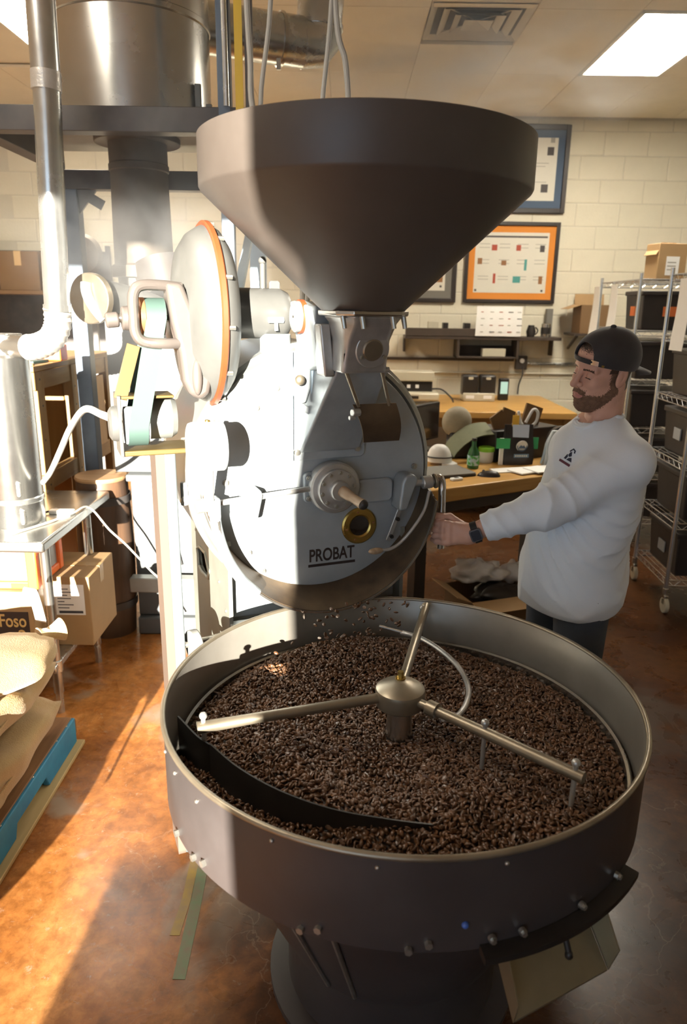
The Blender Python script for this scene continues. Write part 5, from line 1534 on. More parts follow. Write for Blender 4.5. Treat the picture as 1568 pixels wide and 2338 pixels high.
# front desk, set at an angle
DX, DY, DA = 0.30, 3.475, math.atan2(0.487, 0.873)
dk = thing('butcher_block_desk', 'thick butcher block desk between roaster and man', 'desk', (DX, DY, 0), DA)
MB().box2((-0.10, 0.0, 0.775), (1.62, 0.78, 0.85)).build('desk_top', M_butcher, dk, bevel=0.006)
for x, y in ((0.12, 0.05), (0.12, 0.66), (1.48, 0.05), (1.48, 0.66)):
    MB().box2((x, y, 0.0), (x + 0.07, y + 0.07, 0.775)).build('leg', M_blackp, dk, bevel=0.004)
MB().box2((0.15, 0.68, 0.55), (1.5, 0.70, 0.775)).build('modesty_panel', M_shelfdk, dk, smooth=0)
MB().box2((0.15, 0.07, 0.70), (1.5, 0.10, 0.775)).build('front_stretcher', M_shelfdk, dk, smooth=0)
ZD = 0.85
lp = thing('laptop', 'closed dark grey laptop on the near end of the desk', 'laptop', (0.535, 3.94, ZD), DA - 0.15)
MB().prism(rrect(-0.17, -0.115, 0.17, 0.115, 0.015), 0.003, 0.012, 'XY').build('base', M_blackp, lp, bevel=0.002)
MB().prism(rrect(-0.168, -0.113, 0.168, 0.115, 0.015), 0.0125, 0.019, 'XY').build('lid', M_matgrey, lp, bevel=0.002)
for x in (-0.14, 0.14):
    MB().cyl((x, -0.09, 0), (x, -0.09, 0.004), 0.01, n=10).cyl((x, 0.09, 0), (x, 0.09, 0.004), 0.01, n=10).build('foot', M_rubber, lp)
ms = thing('computer_mouse', 'black computer mouse on the desk', 'mouse', (0.80, 3.90, ZD), DA + 0.9)
body = []
for i in range(9):
    q = i / 8
    y = 0.062 * (2 * q - 1)
    k_ = math.sqrt(max(0.02, 1 - (2 * q - 1) ** 2))
    w, h = 0.034 * k_ ** 0.6, (0.036 - 0.010 * q) * k_ ** 0.7
    body.append([(w * math.cos(PI * j / 10), y, h * math.sin(PI * j / 10)) for j in range(11)] + [(0, y, 0.0)])
MB().loft(body).build('shell', M_blackp, ms, smooth=50)
MB().cyl((-0.003, 0.03, 0.027), (0.003, 0.03, 0.027), 0.008, n=12).build('wheel', M_matgrey, ms)
ky = thing('white_remote', 'small white key fob lying in front of the laptop', 'key fob', (0.605, 3.79, ZD), 0.5)
MB().prism(rrect(-0.035, -0.018, 0.035, 0.018, 0.010), 0.0, 0.014, 'XY').build('shell', M_white2, ky, bevel=0.004)
MB().prism(rrect(-0.012, -0.008, 0.014, 0.008, 0.004), 0.014, 0.0155, 'XY').build('button', M_blackp, ky, smooth=0)
M_greenglass = mat('green_glass', (0.02, 0.11, 0.03), 0.10, 0, var=0.2, scale=20, spec=0.6)
M_lime = mat('lime_plastic', (0.22, 0.50, 0.03), 0.4)
M_green = mat('green_card', (0.04, 0.36, 0.12), 0.6)
bt = thing('green_bottle', 'green glass bottle with a bright label on the desk', 'bottle', (0.745, 4.10, ZD))
MB().lathe([(0.0, 0.0), (0.032, 0.0), (0.034, 0.006), (0.034, 0.085), (0.028, 0.105), (0.014, 0.130), (0.0125, 0.165), (0.0, 0.165)], 28).build('glass', M_greenglass, bt, smooth=50)
MB().lathe([(0.0346, 0.020), (0.0352, 0.020), (0.0352, 0.078), (0.0346, 0.078)], 28).build('label_band', mat('bottle_label', (0.06, 0.35, 0.05), 0.5, 0, col2=(0.45, 0.62, 0.70), scale=40, sharp=0.8), bt)
MB().cyl((0, 0, 0.160), (0, 0, 0.176), 0.0145, n=16).build('cap', M_blackp, bt, bevel=0.002)
jr = thing('lime_lid_jar', 'white plastic jar with a lime green lid on the desk', 'jar', (0.852, 4.27, ZD))
MB().lathe([(0.0, 0.0), (0.036, 0.0), (0.042, 0.01), (0.044, 0.068), (0.0, 0.068)], 28).build('body', M_white2, jr)
MB().lathe([(0.0, 0.068), (0.047, 0.068), (0.048, 0.072), (0.048, 0.090), (0.045, 0.094), (0.0, 0.094)], 28).build('lid', M_lime, jr)
# black coffee bag with its round emblem
cbg = thing('coffee_bag', 'standing black coffee bag with a round pale emblem', 'bag', (1.03, 4.25, ZD), 0.12)
M_bag = mat('black_foil_bag', (0.022, 0.018, 0.018), 0.35, 0, var=0.3, scale=10, bump=0.3, bscale=18)
rr = []
for i in range(12):
    q = i / 11
    dpt = 0.045 * (1 - q ** 2.2) + 0.004
    w = 0.088 + 0.004 * math.sin(6 * q)
    rr.append([(-w, -dpt * 0.7, 0.235 * q), (-w * 0.5, -dpt, 0.235 * q), (w * 0.5, -dpt, 0.235 * q), (w, -dpt * 0.7, 0.235 * q), (w, dpt * 0.7, 0.235 * q), (w * 0.5, dpt, 0.235 * q), (-w * 0.5, dpt, 0.235 * q), (-w, dpt * 0.7, 0.235 * q)])
MB().loft(rr).build('bag_body', M_bag, cbg, smooth=50)
em = MB().cyl((0.01, -0.044, 0.115), (0.01, -0.051, 0.113), 0.034, n=32).build('emblem_disc', M_poster, cbg, bevel=0.001)
MB().lathe([(0.026, -0.0525), (0.031, -0.0525), (0.031, -0.050), (0.026, -0.050)], 32, (0.01, 0, 0.113), 'Y', closed_prof=True).build('emblem_ring', M_matblue, em)
MB().prism([(-0.012, 0.100), (0.032, 0.100), (0.020, 0.122), (0.012, 0.112), (0.004, 0.128)], -0.0525, -0.0508, 'XZ').build('emblem_peaks', M_matblue, em, smooth=0)
MB().box2((-0.035, -0.050, 0.045), (0.055, -0.0455, 0.066)).build('name_strip', M_blue, cbg, smooth=0)
for k in range(6):
    MB().box2((-0.028 + 0.013 * k, -0.0512, 0.051), (-0.020 + 0.013 * k, -0.0498, 0.060)).build('name_print', M_poster, cbg, smooth=0)
note = MB().add([(-0.045, -0.034, 0.165), (0.052, -0.034, 0.160), (0.054, -0.026, 0.235), (-0.048, -0.026, 0.237), (-0.045, -0.0325, 0.165), (0.052, -0.0325, 0.160), (0.054, -0.0245, 0.235), (-0.048, -0.0245, 0.237)],
                [(0, 1, 2, 3), (7, 6, 5, 4), (0, 4, 5, 1), (1, 5, 6, 2), (2, 6, 7, 3), (3, 7, 4, 0)]).build('paper_note', mat('pale_blue_note', (0.55, 0.62, 0.75), 0.7), cbg, smooth=0)
MB().box2((-0.045, -0.010, 0.225), (-0.005, -0.006, 0.290)).build('yellow_tab', mat('yellow_tab_card', (0.72, 0.42, 0.05), 0.6), cbg, smooth=0)
tag(MB().box2((0.885, 4.16, 0.955), (0.965, 4.163, 1.015)).build('green_card', M_green), 'left green card standing up beside the olive hat', 'card', 'green cards on the desk')
tag(MB().box2((1.125, 4.27, 0.935), (1.158, 4.273, 1.005)).build('green_card', M_green), 'small right green card beside the coffee bag', 'card', 'green cards on the desk')
tag(MB().box((0.925, 4.20, 0.93), (0.025, 0.012, 0.16)).build('white_board_edge', M_paper, bevel=0.002), 'narrow white card standing left of the coffee bag', 'card')
bx = thing('dark_carton', 'dark open carton of supplies behind the coffee bag', 'carton', (1.05, 4.47, ZD), DA)
MB().box2((-0.23, -0.11, 0.0), (0.27, 0.13, 0.19)).build('carton_body', M_blackp, bx, bevel=0.006)
for a, b, c, m_ in (((-0.20, -0.05, 0.15), (0.10, 0.012, 0.19), -0.5, M_carddk), ((-0.12, 0.0, 0.17), (0.10, 0.012, 0.16), 0.35, M_carddk), ((0.07, -0.02, 0.19), (0.14, 0.012, 0.15), 0.3, M_carddk)):
    MB().box((a[0] + 0.05, a[1], a[2] + 0.05), (b[0], b[1], b[2]), M=Matrix.Rotation(c, 3, 'Y')).build('card_flap', m_, bx, smooth=0)
hm = thing('white_strap_mask', 'white and black strap loop sticking out of the carton', 'strap', (1.12, 4.42, 1.04))
MB().tube(spline([(-0.06, 0, 0.10), (-0.04, 0, 0.03), (0.0, 0, 0.0), (0.05, 0, 0.03), (0.06, 0, 0.09), (0.03, 0, 0.11), (-0.01, 0, 0.03)], 5), 0.009, 8).build('loop', M_white2, hm)
gl = thing('white_sleeve', 'tall white plastic sleeve standing on the desk by the man', 'packet', (1.225, 4.20, ZD), 0.1)
rr = []
for i in range(9):
    q = i / 8
    w = 0.055 * (1 - 0.45 * max(0, q - 0.65) / 0.35)
    off = 0.02 * q
    rr.append([(-w + off, -0.03 * (1 - q * 0.6), 0.21 * q), (w + off, -0.03 * (1 - q * 0.6), 0.21 * q), (w + off, 0.03 * (1 - q * 0.6), 0.21 * q), (-w + off, 0.03 * (1 - q * 0.6), 0.21 * q)])
MB().loft(rr).build('sleeve_body', mat('frosted_sleeve', (0.52, 0.58, 0.62), 0.35, 0, var=0.1, scale=20), gl, bevel=0.004)
MB().box2((-0.03, -0.031, 0.03), (0.035, -0.0285, 0.15)).build('sleeve_label', M_paper, gl, smooth=0)
td = thing('tape_dispenser', 'black tape dispenser with a red hub behind the white sleeve', 'tape dispenser', (1.31, 4.33, ZD))
MB().lathe([(0.055, -0.025), (0.085, -0.025), (0.085, 0.025), (0.055, 0.025)], 32, (0, 0, 0.13), 'Y', closed_prof=True).build('ring', M_blackp, td)
MB().lathe([(0.038, -0.03), (0.056, -0.03), (0.056, 0.03), (0.038, 0.03)], 32, (0, 0, 0.13), 'Y', closed_prof=True).build('red_hub', mat('red_plastic', (0.60, 0.06, 0.02), 0.4), td)
MB().box2((-0.07, -0.03, 0.0), (0.07, 0.03, 0.06)).build('base', M_blackp, td, bevel=0.006)
for k, (x, y, r_, w, d, lab) in enumerate(((0.99, 4.06, 0.3, 0.30, 0.10, 'lowest white paper sheaf on the desk front'), (1.06, 4.03, 0.55, 0.24, 0.12, 'upper loose white sheet on the desk front'), (1.17, 4.05, 0.45, 0.26, 0.14, 'rightmost white sheet half under the sleeve'))):
    o = MB().box((0, 0, 0), (w, d, 0.006), rz=r_).build('paper_sheet', M_paper, smooth=0)
    o.location = (x, y, ZD + 0.003 + 0.006 * k)
    tag(o, lab, 'paper', 'papers on the desk')
tag(MB().cyl((1.155, 4.17, ZD + 0.018), (1.19, 4.19, ZD + 0.14), 0.006, n=10).build('pen', M_ltblue), 'pale blue pen leaning against the white sleeve', 'pen')
# two caps and a small pouch
M_olive = mat('olive_canvas', (0.17, 0.18, 0.11), 0.8, 0, var=0.1, scale=20, bump=0.2, bscale=120)
M_tan = mat('tan_canvas', (0.34, 0.30, 0.22), 0.8, 0, var=0.15, scale=14, bump=0.2, bscale=120)
hs_ = thing('sun_hat', 'olive brimmed cap propped upright on the desk', 'hat', (0.70, 4.40, ZD), 0.2)
dome = []
for i in range(9):
    q = i / 8
    a = q * PI / 2
    dome.append([(0.095 * math.cos(a) * math.cos(2 * PI * j / 28) - 0.01, -0.06 * math.sin(a) + 0.02, 0.22 + 0.095 * math.cos(a) * math.sin(2 * PI * j / 28)) for j in range(28)])
MB().loft(dome).build('crown', M_tan, hs_, smooth=60)
brm = []
for i in range(15):
    q = i / 14
    x = -0.10 + 0.25 * q
    z = 0.06 + 0.13 * q ** 0.7 + 0.03 * math.sin(PI * q)
    brm.append([(x, -0.05, z + 0.035), (x + 0.02, -0.16, z - 0.02), (x + 0.02, -0.158, z - 0.026), (x, -0.046, z + 0.028)])
MB().loft(brm).build('brim', M_olive, hs_, smooth=60)
MB().box2((-0.06, -0.03, 0.0), (0.08, 0.06, 0.16)).build('inner_form', M_blackp, hs_, bevel=0.01)
pc = thing('baseball_cap', 'white folded cap lying at the back of the laptop', 'cap', (0.56, 4.19, ZD), -0.2)
rr = []
for i in range(10):
    q = i / 9
    a = q * PI / 2
    rr.append([(0.075 * math.cos(a * 0.9) * math.cos(2 * PI * j / 24), 0.06 * math.cos(a * 0.9) * math.sin(2 * PI * j / 24), 0.02 + 0.10 * math.sin(a)) for j in range(24)])
MB().loft(rr).build('crown', M_white2, pc, smooth=60)
MB().prism([(0.02, -0.06), (0.09, -0.07), (0.11, -0.02), (0.08, 0.04), (0.03, 0.05)], 0.0, 0.018, 'XY').build('peak', M_white2, pc, bevel=0.004)
MB().tube([(0.077 * math.cos(2 * PI * j / 24), 0.062 * math.sin(2 * PI * j / 24), 0.05) for j in range(24)], 0.004, 6, closed=True).build('band', M_blackp, pc)
mn = thing('monitor', 'dark monitor seen edge-on behind the roaster', 'monitor', (0.50, 4.62, ZD), 0.9)
MB().box2((-0.18, -0.015, 0.06), (0.18, 0.02, 0.30)).build('panel', M_blackp, mn, bevel=0.006)
MB().box2((-0.165, -0.017, 0.075), (0.165, -0.0145, 0.285)).build('screen', M_darkglass, mn, smooth=0)
MB().cyl((0, 0.02, 0.0), (0, 0.02, 0.10), 0.02, n=14).box2((-0.09, -0.06, 0.0), (0.09, 0.08, 0.012)).build('foot', M_blackp, mn)

# open carton with rags on the floor under the desk
oc = thing('floor_carton', 'open cardboard carton on the floor under the desk', 'carton', (0.84, 3.86, 0.0), 0.35)
cm = MB()
for a, b in (((-0.20, -0.16, 0), (0.20, -0.155, 0.20)), ((-0.20, 0.155, 0), (0.20, 0.16, 0.20)), ((-0.20, -0.155, 0), (-0.195, 0.155, 0.20)), ((0.195, -0.155, 0), (0.20, 0.155, 0.20)), ((-0.195, -0.155, 0), (0.195, 0.155, 0.005))):
    cm.box2(a, b)
cm.build('carton_body', M_carddk, oc, smooth=0)
MB().bar((0.0, -0.158, 0.20), (0.0, -0.26, 0.17), 0.40, 0.004).build('flap', M_card, oc, smooth=0)
MB().bar((-0.20, 0.0, 0.20), (-0.29, 0.0, 0.24), 0.31, 0.004).build('flap', M_card, oc, smooth=0)
MB().bar((0.20, 0.0, 0.20), (0.29, 0.0, 0.15), 0.31, 0.004).build('flap', M_carddk, oc, smooth=0)
def rag(name, lab, cat, c, r, m_, seed, amp=0.3):
    r_ = random.Random(seed)
    ph = [(r_.uniform(2, 6), r_.uniform(0, 6), r_.uniform(2, 7), r_.uniform(0, 6)) for _ in range(5)]
    vs, fs = [], []
    n, m2 = 28, 16
    for i in range(m2 + 1):
        t_ = PI * i / m2
        for j in range(n):
            p = 2 * PI * j / n
            k_ = 1 + amp * sum(math.sin(a * t_ + b) * math.sin(round(c_) * p + d) for a, b, c_, d in ph) / 2.2
            vs.append((c[0] + r[0] * k_ * math.sin(t_) * math.cos(p), c[1] + r[1] * k_ * math.sin(t_) * math.sin(p), max(c[2] + r[2] * k_ * math.cos(t_), c[2] - r[2] * 0.7)))
    for i in range(m2):
        for j in range(n):
            fs.append((i * n + j, (i + 1) * n + j, (i + 1) * n + (j + 1) % n, i * n + (j + 1) % n))
    return tag(MB().add(vs, fs).build(name, m_, smooth=70), lab, cat)
M_rag = mat('white_rag', (0.52, 0.49, 0.44), 0.8, 0, col2=(0.62, 0.62, 0.66), scale=10, bump=0.2, bscale=60)
rag('white_rag', 'crumpled white rag on the floor carton', 'rag', (0.77, 3.93, 0.275), (0.15, 0.09, 0.065), M_rag, 5)
rag('patterned_rag', 'smaller patterned white rag at the right of the carton', 'rag', (1.02, 4.02, 0.235), (0.10, 0.07, 0.06), M_rag, 9)
rag('dark_bag', 'dark crumpled bag lying in the floor carton', 'bag', (0.92, 3.86, 0.17), (0.17, 0.10, 0.055), M_blackp, 12)

# ---- wire racks with black totes
def wire_rack(lab, x0, y0, w, d, H, rz):
    t = thing('wire_rack', lab, 'rack', (x0, y0, 0), rz, 'chrome wire racks')
    for x in (0, w):
        for y in (0, d):
            MB().cyl((x, y, 0.14), (x, y, H + 0.04), 0.0125, n=14).build('post', M_chrome, t)
            cs = MB().cyl((x, y, 0.105), (x, y, 0.15), 0.017, n=14).box2((x - 0.012, y - 0.03, 0.05), (x + 0.012, y + 0.012, 0.11)).build('caster', M_steel, t, bevel=0.003)
            MB().cyl((x - 0.012, y - 0.015, 0.048), (x + 0.012, y - 0.015, 0.048), 0.048, n=24).build('caster_wheel', M_cream, cs, bevel=0.004)
    for z in (0.20, 0.55, 0.90, 1.25, 1.60, H):
        s_ = MB()
        for y in (0, d):
            s_.tube([(0, y, z), (w, y, z)], 0.004, 6)
            s_.tube([(0, y, z - 0.035), (w, y, z - 0.035)], 0.004, 6)
            zz_ = [(w * i / 24, y, z - 0.035 * (i % 2)) for i in range(25)]
            s_.tube(zz_, 0.002, 5)
        for x in (0, w):
            s_.tube([(x, 0, z), (x, d, z)], 0.004, 6)
            s_.tube([(x, 0, z - 0.035), (x, d, z - 0.035)], 0.004, 6)
            s_.tube([(x, d * i / 14, z - 0.035 * (i % 2)) for i in range(15)], 0.002, 5)
        for i in range(1, 30):
            s_.tube([(w * i / 30, 0, z + 0.002), (w * i / 30, d, z + 0.002)], 0.0022, 5)
        s_.build('wire_shelf', M_chrome, t)
    return t
RKA = (1.93, 4.03, -0.05)
RKB = (2.06, 5.32, -0.05)
wire_rack('near chrome wire rack on casters behind the man', 1.93, 4.03, 1.0, 0.55, 1.95, -0.05)
wire_rack('far chrome wire rack on casters near the back wall', 2.06, 5.32, 1.1, 0.95, 1.95, -0.05)
def tote(lab, base, lx, ly, z, w, d, h, grp, tagc=None):
    c_, s_ = math.cos(base[2]), math.sin(base[2])
    t = thing('storage_tote', lab, 'tote', (base[0] + c_ * lx - s_ * ly, base[1] + s_ * lx + c_ * ly, z), base[2], grp)
    rr = []
    for q, k_ in ((0.0, 0.93), (0.9, 1.0)):
        rr.append([(-w / 2 * k_, -d / 2 * k_, h * q), (w / 2 * k_, -d / 2 * k_, h * q), (w / 2 * k_, d / 2 * k_, h * q), (-w / 2 * k_, d / 2 * k_, h * q)])
    MB().loft(rr).build('tub', M_tote, t, bevel=0.008)
    MB().box2((-w / 2 - 0.008, -d / 2 - 0.008, h * 0.88), (w / 2 + 0.008, d / 2 + 0.008, h)).build('lid', M_tote, t, bevel=0.006)
    if tagc:
        MB().box2((-w / 2 - 0.004, -0.05, h * 0.35), (-w / 2 + 0.003, 0.05, h * 0.6)).build('tag', tagc, t, smooth=0)
        MB().box2((-0.06, -d / 2 - 0.004, h * 0.35), (0.06, -d / 2 + 0.003, h * 0.6)).build('tag', tagc, t, smooth=0)
    return t
names = ('bottom', 'second', 'third', 'fourth', 'fifth')
M_tagor = mat('orange_tag', (0.62, 0.16, 0.04), 0.6)
M_tagwh = mat('grey_tag', (0.34, 0.36, 0.38), 0.6)
for k, z in enumerate((0.205, 0.555, 0.905, 1.255, 1.605)):
    tote('black tote on the %s shelf of the near rack' % names[k], RKA, 0.28, 0.275, z, 0.46, 0.46, 0.27, 'totes on the near rack', (M_tagwh, None, M_tagwh, None, M_tagor)[k])
    tote('black tote on the %s shelf of the far rack, front' % names[k], RKB, 0.26, 0.25, z, 0.42, 0.38, 0.27, 'totes on the far rack', (None, M_tagwh, None, None, M_tagor)[k])
    if k < 4:
        tote('black tote on the %s shelf of the far rack, rear' % names[k], RKB, 0.26, 0.70, z, 0.42, 0.38, 0.27, 'totes on the far rack')
for k, (x, y, lab) in enumerate(((2.05, 6.18, 'leftmost white paper strip hanging on the far rack'), (2.055, 5.80, 'middle white paper strip hanging on the far rack'), (1.925, 4.30, 'white paper strip hanging on the near rack'))):
    rr = []
    for i in range(8):
        q = i / 7
        rr.append([(x - 0.012 + 0.01 * math.sin(3 * q), y - 0.075, 1.92 - 0.40 * q), (x - 0.012 + 0.01 * math.sin(3 * q + 1), y + 0.075, 1.92 - 0.40 * q), (x - 0.010 + 0.01 * math.sin(3 * q + 1), y + 0.075, 1.92 - 0.40 * q), (x - 0.010 + 0.01 * math.sin(3 * q), y - 0.075, 1.92 - 0.40 * q)])
    tag(MB().loft(rr).build('paper_strip', M_paper, smooth=40), lab, 'paper', 'paper strips on the racks')
bxt = carton('labelled_carton', 'upright brown carton with a white label on the far rack top', (2.34, 5.62, 1.957), (0.23, 0.16, 0.25), M_card, 0.2, False)
MB().box2((-0.05, -0.0825, 0.03), (0.055, -0.0805, 0.16)).build('carton_label', M_paper, bxt, smooth=0)
for z in (0.065, 0.09, 0.115):
    MB().box2((-0.04, -0.0832, z), (0.03, -0.0822, z + 0.008)).build('label_print', PC[4], bxt, smooth=0)
MB().bar((0.0, 0.0, 0.22), (0.0, -0.01, 0.26), 0.12, 0.004).build('flap', M_card, bxt, smooth=0)
MB().bar((-0.10, 0, 0.22), (-0.135, 0, 0.17), 0.15, 0.004).build('flap', M_card, bxt, smooth=0)
tag(MB().bar((2.12, 4.1, 1.96), (2.45, 4.3, 2.30), 0.025, 0.025).build('leaning_tube', M_poster), 'pale tube leaning on the near rack top', 'tube')
flt = carton('flat_carton', 'open brown carton lying at the right of the rack top', (2.42, 4.28, 1.957), (0.36, 0.32, 0.07), M_card, 0.1, False)
wb = thing('wall_bracket_shelf', 'small bracket shelf holding a carton on the back wall', 'shelf', (2.33, 7.12, 1.52))
MB().box2((-0.20, -0.16, -0.02), (0.25, 0.17, 0.0)).build('board', M_shelfdk, wb, smooth=0)
MB().bar((-0.15, 0.16, -0.15), (-0.15, -0.10, -0.02), 0.02, 0.02).build('bracket', M_shelfdk, wb, smooth=0)
MB().bar((0.2, 0.16, -0.15), (0.2, -0.10, -0.02), 0.02, 0.02).build('bracket', M_shelfdk, wb, smooth=0)
oc2 = carton('wall_carton', 'open brown carton on the bracket shelf left of the racks', (2.33, 7.10, 1.52), (0.30, 0.26, 0.26), M_carddk, 0.0, False)
MB().bar((-0.15, 0.0, 0.26), (-0.27, 0.0, 0.22), 0.26, 0.004).build('flap', M_card, oc2, smooth=0)
MB().bar((0.0, 0.13, 0.26), (0.0, 0.15, 0.36), 0.28, 0.004).build('flap', M_card, oc2, smooth=0)

# ================================================================== THE MAN AT THE LEVER
f32 = np.float32
def surface_nets(fn, lo, hi, h):
    """smooth mesh of the zero level of a distance function on a grid"""
    ax = [np.arange(a, b + h, h, dtype=f32) for a, b in zip(lo, hi)]
    X, Y, Z = np.meshgrid(*ax, indexing='ij')
    D = fn(X, Y, Z).astype(f32)
    ins = D < 0
    n = [len(a) - 1 for a in ax]
    cnt = np.zeros(n, np.int8)
    for i in (0, 1):
        for j in (0, 1):
            for k in (0, 1):
                cnt += ins[i:i + n[0], j:j + n[1], k:k + n[2]]
    mixed = (cnt > 0) & (cnt < 8)
    ci, cj, ck = np.nonzero(mixed)
    vid = -np.ones(n, np.int64)
    vid[mixed] = np.arange(len(ci))
    acc = np.zeros((len(ci), 3), f32)
    num = np.zeros(len(ci), f32)
    C8 = [(0, 0, 0), (1, 0, 0), (0, 1, 0), (1, 1, 0), (0, 0, 1), (1, 0, 1), (0, 1, 1), (1, 1, 1)]
    E12 = [(0, 1), (2, 3), (4, 5), (6, 7), (0, 2), (1, 3), (4, 6), (5, 7), (0, 4), (1, 5), (2, 6), (3, 7)]
    dv = [D[ci + a, cj + b, ck + c] for a, b, c in C8]
    for a, b in E12:
        d0, d1 = dv[a], dv[b]
        m_ = (d0 < 0) != (d1 < 0)
        t_ = np.where(m_, d0 / np.where(m_, d0 - d1, 1), 0)
        pa_, pb_ = np.array(C8[a], f32), np.array(C8[b], f32)
        acc += np.where(m_[:, None], pa_ + (pb_ - pa_) * t_[:, None], 0)
        num += m_
    P = acc / num[:, None] + np.c_[ci, cj, ck]
    V = P * h + np.array(lo, f32)
    quads = []
    def emit(s0, cells):
        i, j, k = np.nonzero(s0)
        return i, j, k
    for axis in range(3):
        sl0 = [slice(None)] * 3
        sl1 = [slice(None)] * 3
        sl0[axis] = slice(0, -1)
        sl1[axis] = slice(1, None)
        a, b = ins[tuple(sl0)], ins[tuple(sl1)]
        ch = a != b
        i, j, k = np.nonzero(ch)
        o1, o2 = [(1, 2), (2, 0), (0, 1)][axis]
        idx = np.stack([i, j, k], 1)
        ok = (idx[:, o1] > 0) & (idx[:, o2] > 0) & (idx[:, o1] < n[o1]) & (idx[:, o2] < n[o2])
        idx = idx[ok]
        e1 = np.zeros(3, int); e1[o1] = 1
        e2 = np.zeros(3, int); e2[o2] = 1
        q = [idx - e1 - e2, idx - e2, idx, idx - e1]
        q = np.stack([vid[c[:, 0], c[:, 1], c[:, 2]] for c in q], 1)
        flip = ~a[i[ok], j[ok], k[ok]]
        q[flip] = q[flip][:, ::-1]
        quads.append(q[(q >= 0).all(1)])
    return V, np.concatenate(quads)

def mesh_np(name, V, Q, mats_, parent=None, fmat=None):
    me = bpy.data.meshes.new(name)
    me.vertices.add(len(V))
    me.vertices.foreach_set('co', np.asarray(V, np.float32).ravel())
    me.loops.add(len(Q) * 4)
    me.loops.foreach_set('vertex_index', np.asarray(Q, np.int32).ravel())
    me.polygons.add(len(Q))
    me.polygons.foreach_set('loop_start', np.arange(len(Q), dtype=np.int32) * 4)
    me.update(calc_edges=True)
    me.validate()
    me.polygons.foreach_set('use_smooth', [True] * len(me.polygons))
    for m_ in mats_:
        me.materials.append(m_)
    if fmat is not None:
        me.polygons.foreach_set('material_index', np.asarray(fmat, np.int32))
    o = bpy.data.objects.new(name, me)
    C.objects.link(o)
    if parent is not None:
        o.parent = parent
        o.matrix_parent_inverse = parent.matrix_basis.inverted()
    return o

def smin(a, b, k):
    h = np.clip(0.5 + 0.5 * (b - a) / k, 0, 1)
    return b + (a - b) * h - k * h * (1 - h)
def smax(a, b, k):
    return -smin(-a, -b, k)
def sph(X, Y, Z, c, r):
    return np.sqrt((X - c[0]) ** 2 + (Y - c[1]) ** 2 + (Z - c[2]) ** 2) - r
def ell(X, Y, Z, c, r):
    p = [(X - c[0]) / r[0], (Y - c[1]) / r[1], (Z - c[2]) / r[2]]
    k0 = np.sqrt(p[0] ** 2 + p[1] ** 2 + p[2] ** 2)
    k1 = np.sqrt((p[0] / r[0]) ** 2 + (p[1] / r[1]) ** 2 + (p[2] / r[2]) ** 2) + 1e-6
    return k0 * (k0 - 1) / k1
def cap(X, Y, Z, a, b, r0, r1=None):
    r1 = r0 if r1 is None else r1
    a, b = np.array(a, f32), np.array(b, f32)
    d = b - a
    t_ = np.clip(((X - a[0]) * d[0] + (Y - a[1]) * d[1] + (Z - a[2]) * d[2]) / float(d @ d), 0, 1)
    return np.sqrt((X - a[0] - d[0] * t_) ** 2 + (Y - a[1] - d[1] * t_) ** 2 + (Z - a[2] - d[2] * t_) ** 2) - (r0 + (r1 - r0) * t_)

M_skin = mat('skin', (0.58, 0.32, 0.235), 0.48, 0, col2=(0.66, 0.39, 0.295), scale=18, spec=0.35, bump=0.05, bscale=300)
M_beard = mat('beard', (0.125, 0.065, 0.038), 0.65, 0, col2=(0.26, 0.145, 0.085), scale=90, bump=0.9, bscale=420)
M_lips = mat('lips', (0.50, 0.22, 0.18), 0.42, 0, var=0.05, scale=30)
M_hair = mat('dark_brown_hair', (0.040, 0.022, 0.014), 0.5, 0, col2=(0.085, 0.048, 0.030), scale=80, bump=0.7, bscale=300)
M_shirt = mat('pale_blue_white_cotton', (0.72, 0.78, 0.86), 0.8, 0, col2=(0.78, 0.84, 0.90), scale=5, bump=0.12, bscale=350, sheen=0.15)
M_cap = mat('black_cap_cloth', (0.030, 0.027, 0.028), 0.75, 0, var=0.2, scale=20, bump=0.12, bscale=350, sheen=0.2)
M_jean = mat('dark_denim', (0.045, 0.060, 0.085), 0.75, 0, col2=(0.075, 0.095, 0.130), scale=14, bump=0.2, bscale=300)
M_shoe = mat('dark_shoe', (0.03, 0.03, 0.032), 0.6, 0, var=0.2)
M_sole = mat('pale_sole', (0.40, 0.38, 0.34), 0.7)

man = thing('person', 'bearded man in a white sweatshirt and backwards black cap pulling the lever', 'person', (0.78, 2.33, 0.0))

# --- head frame: x forward out of the face, y to his left, z up
HC = np.array([0.808, 2.300, 1.562])
yaw, pit, rol = math.radians(180 + 21), math.radians(7), math.radians(11)
hf = np.array([math.cos(yaw) * math.cos(pit), math.sin(yaw) * math.cos(pit), -math.sin(pit)])
hl = np.array([-math.sin(yaw), math.cos(yaw), 0.0])
hu = np.cross(hf, hl)
hl, hu = hl * math.cos(rol) - hu * math.sin(rol), hu * math.cos(rol) + hl * math.sin(rol)
HM = np.stack([hf, hl, hu])                       # rows: local axes in world
HSC = 0.94
def to_head(X, Y, Z):
    x, y, z = X - HC[0], Y - HC[1], Z - HC[2]
    return [(HM[i, 0] * x + HM[i, 1] * y + HM[i, 2] * z) / HSC for i in range(3)]
def head_w(p):
    return Vector(HC + HSC * (p[0] * hf + p[1] * hl + p[2] * hu))
NECK = np.array([0.822, 2.325, 1.392])
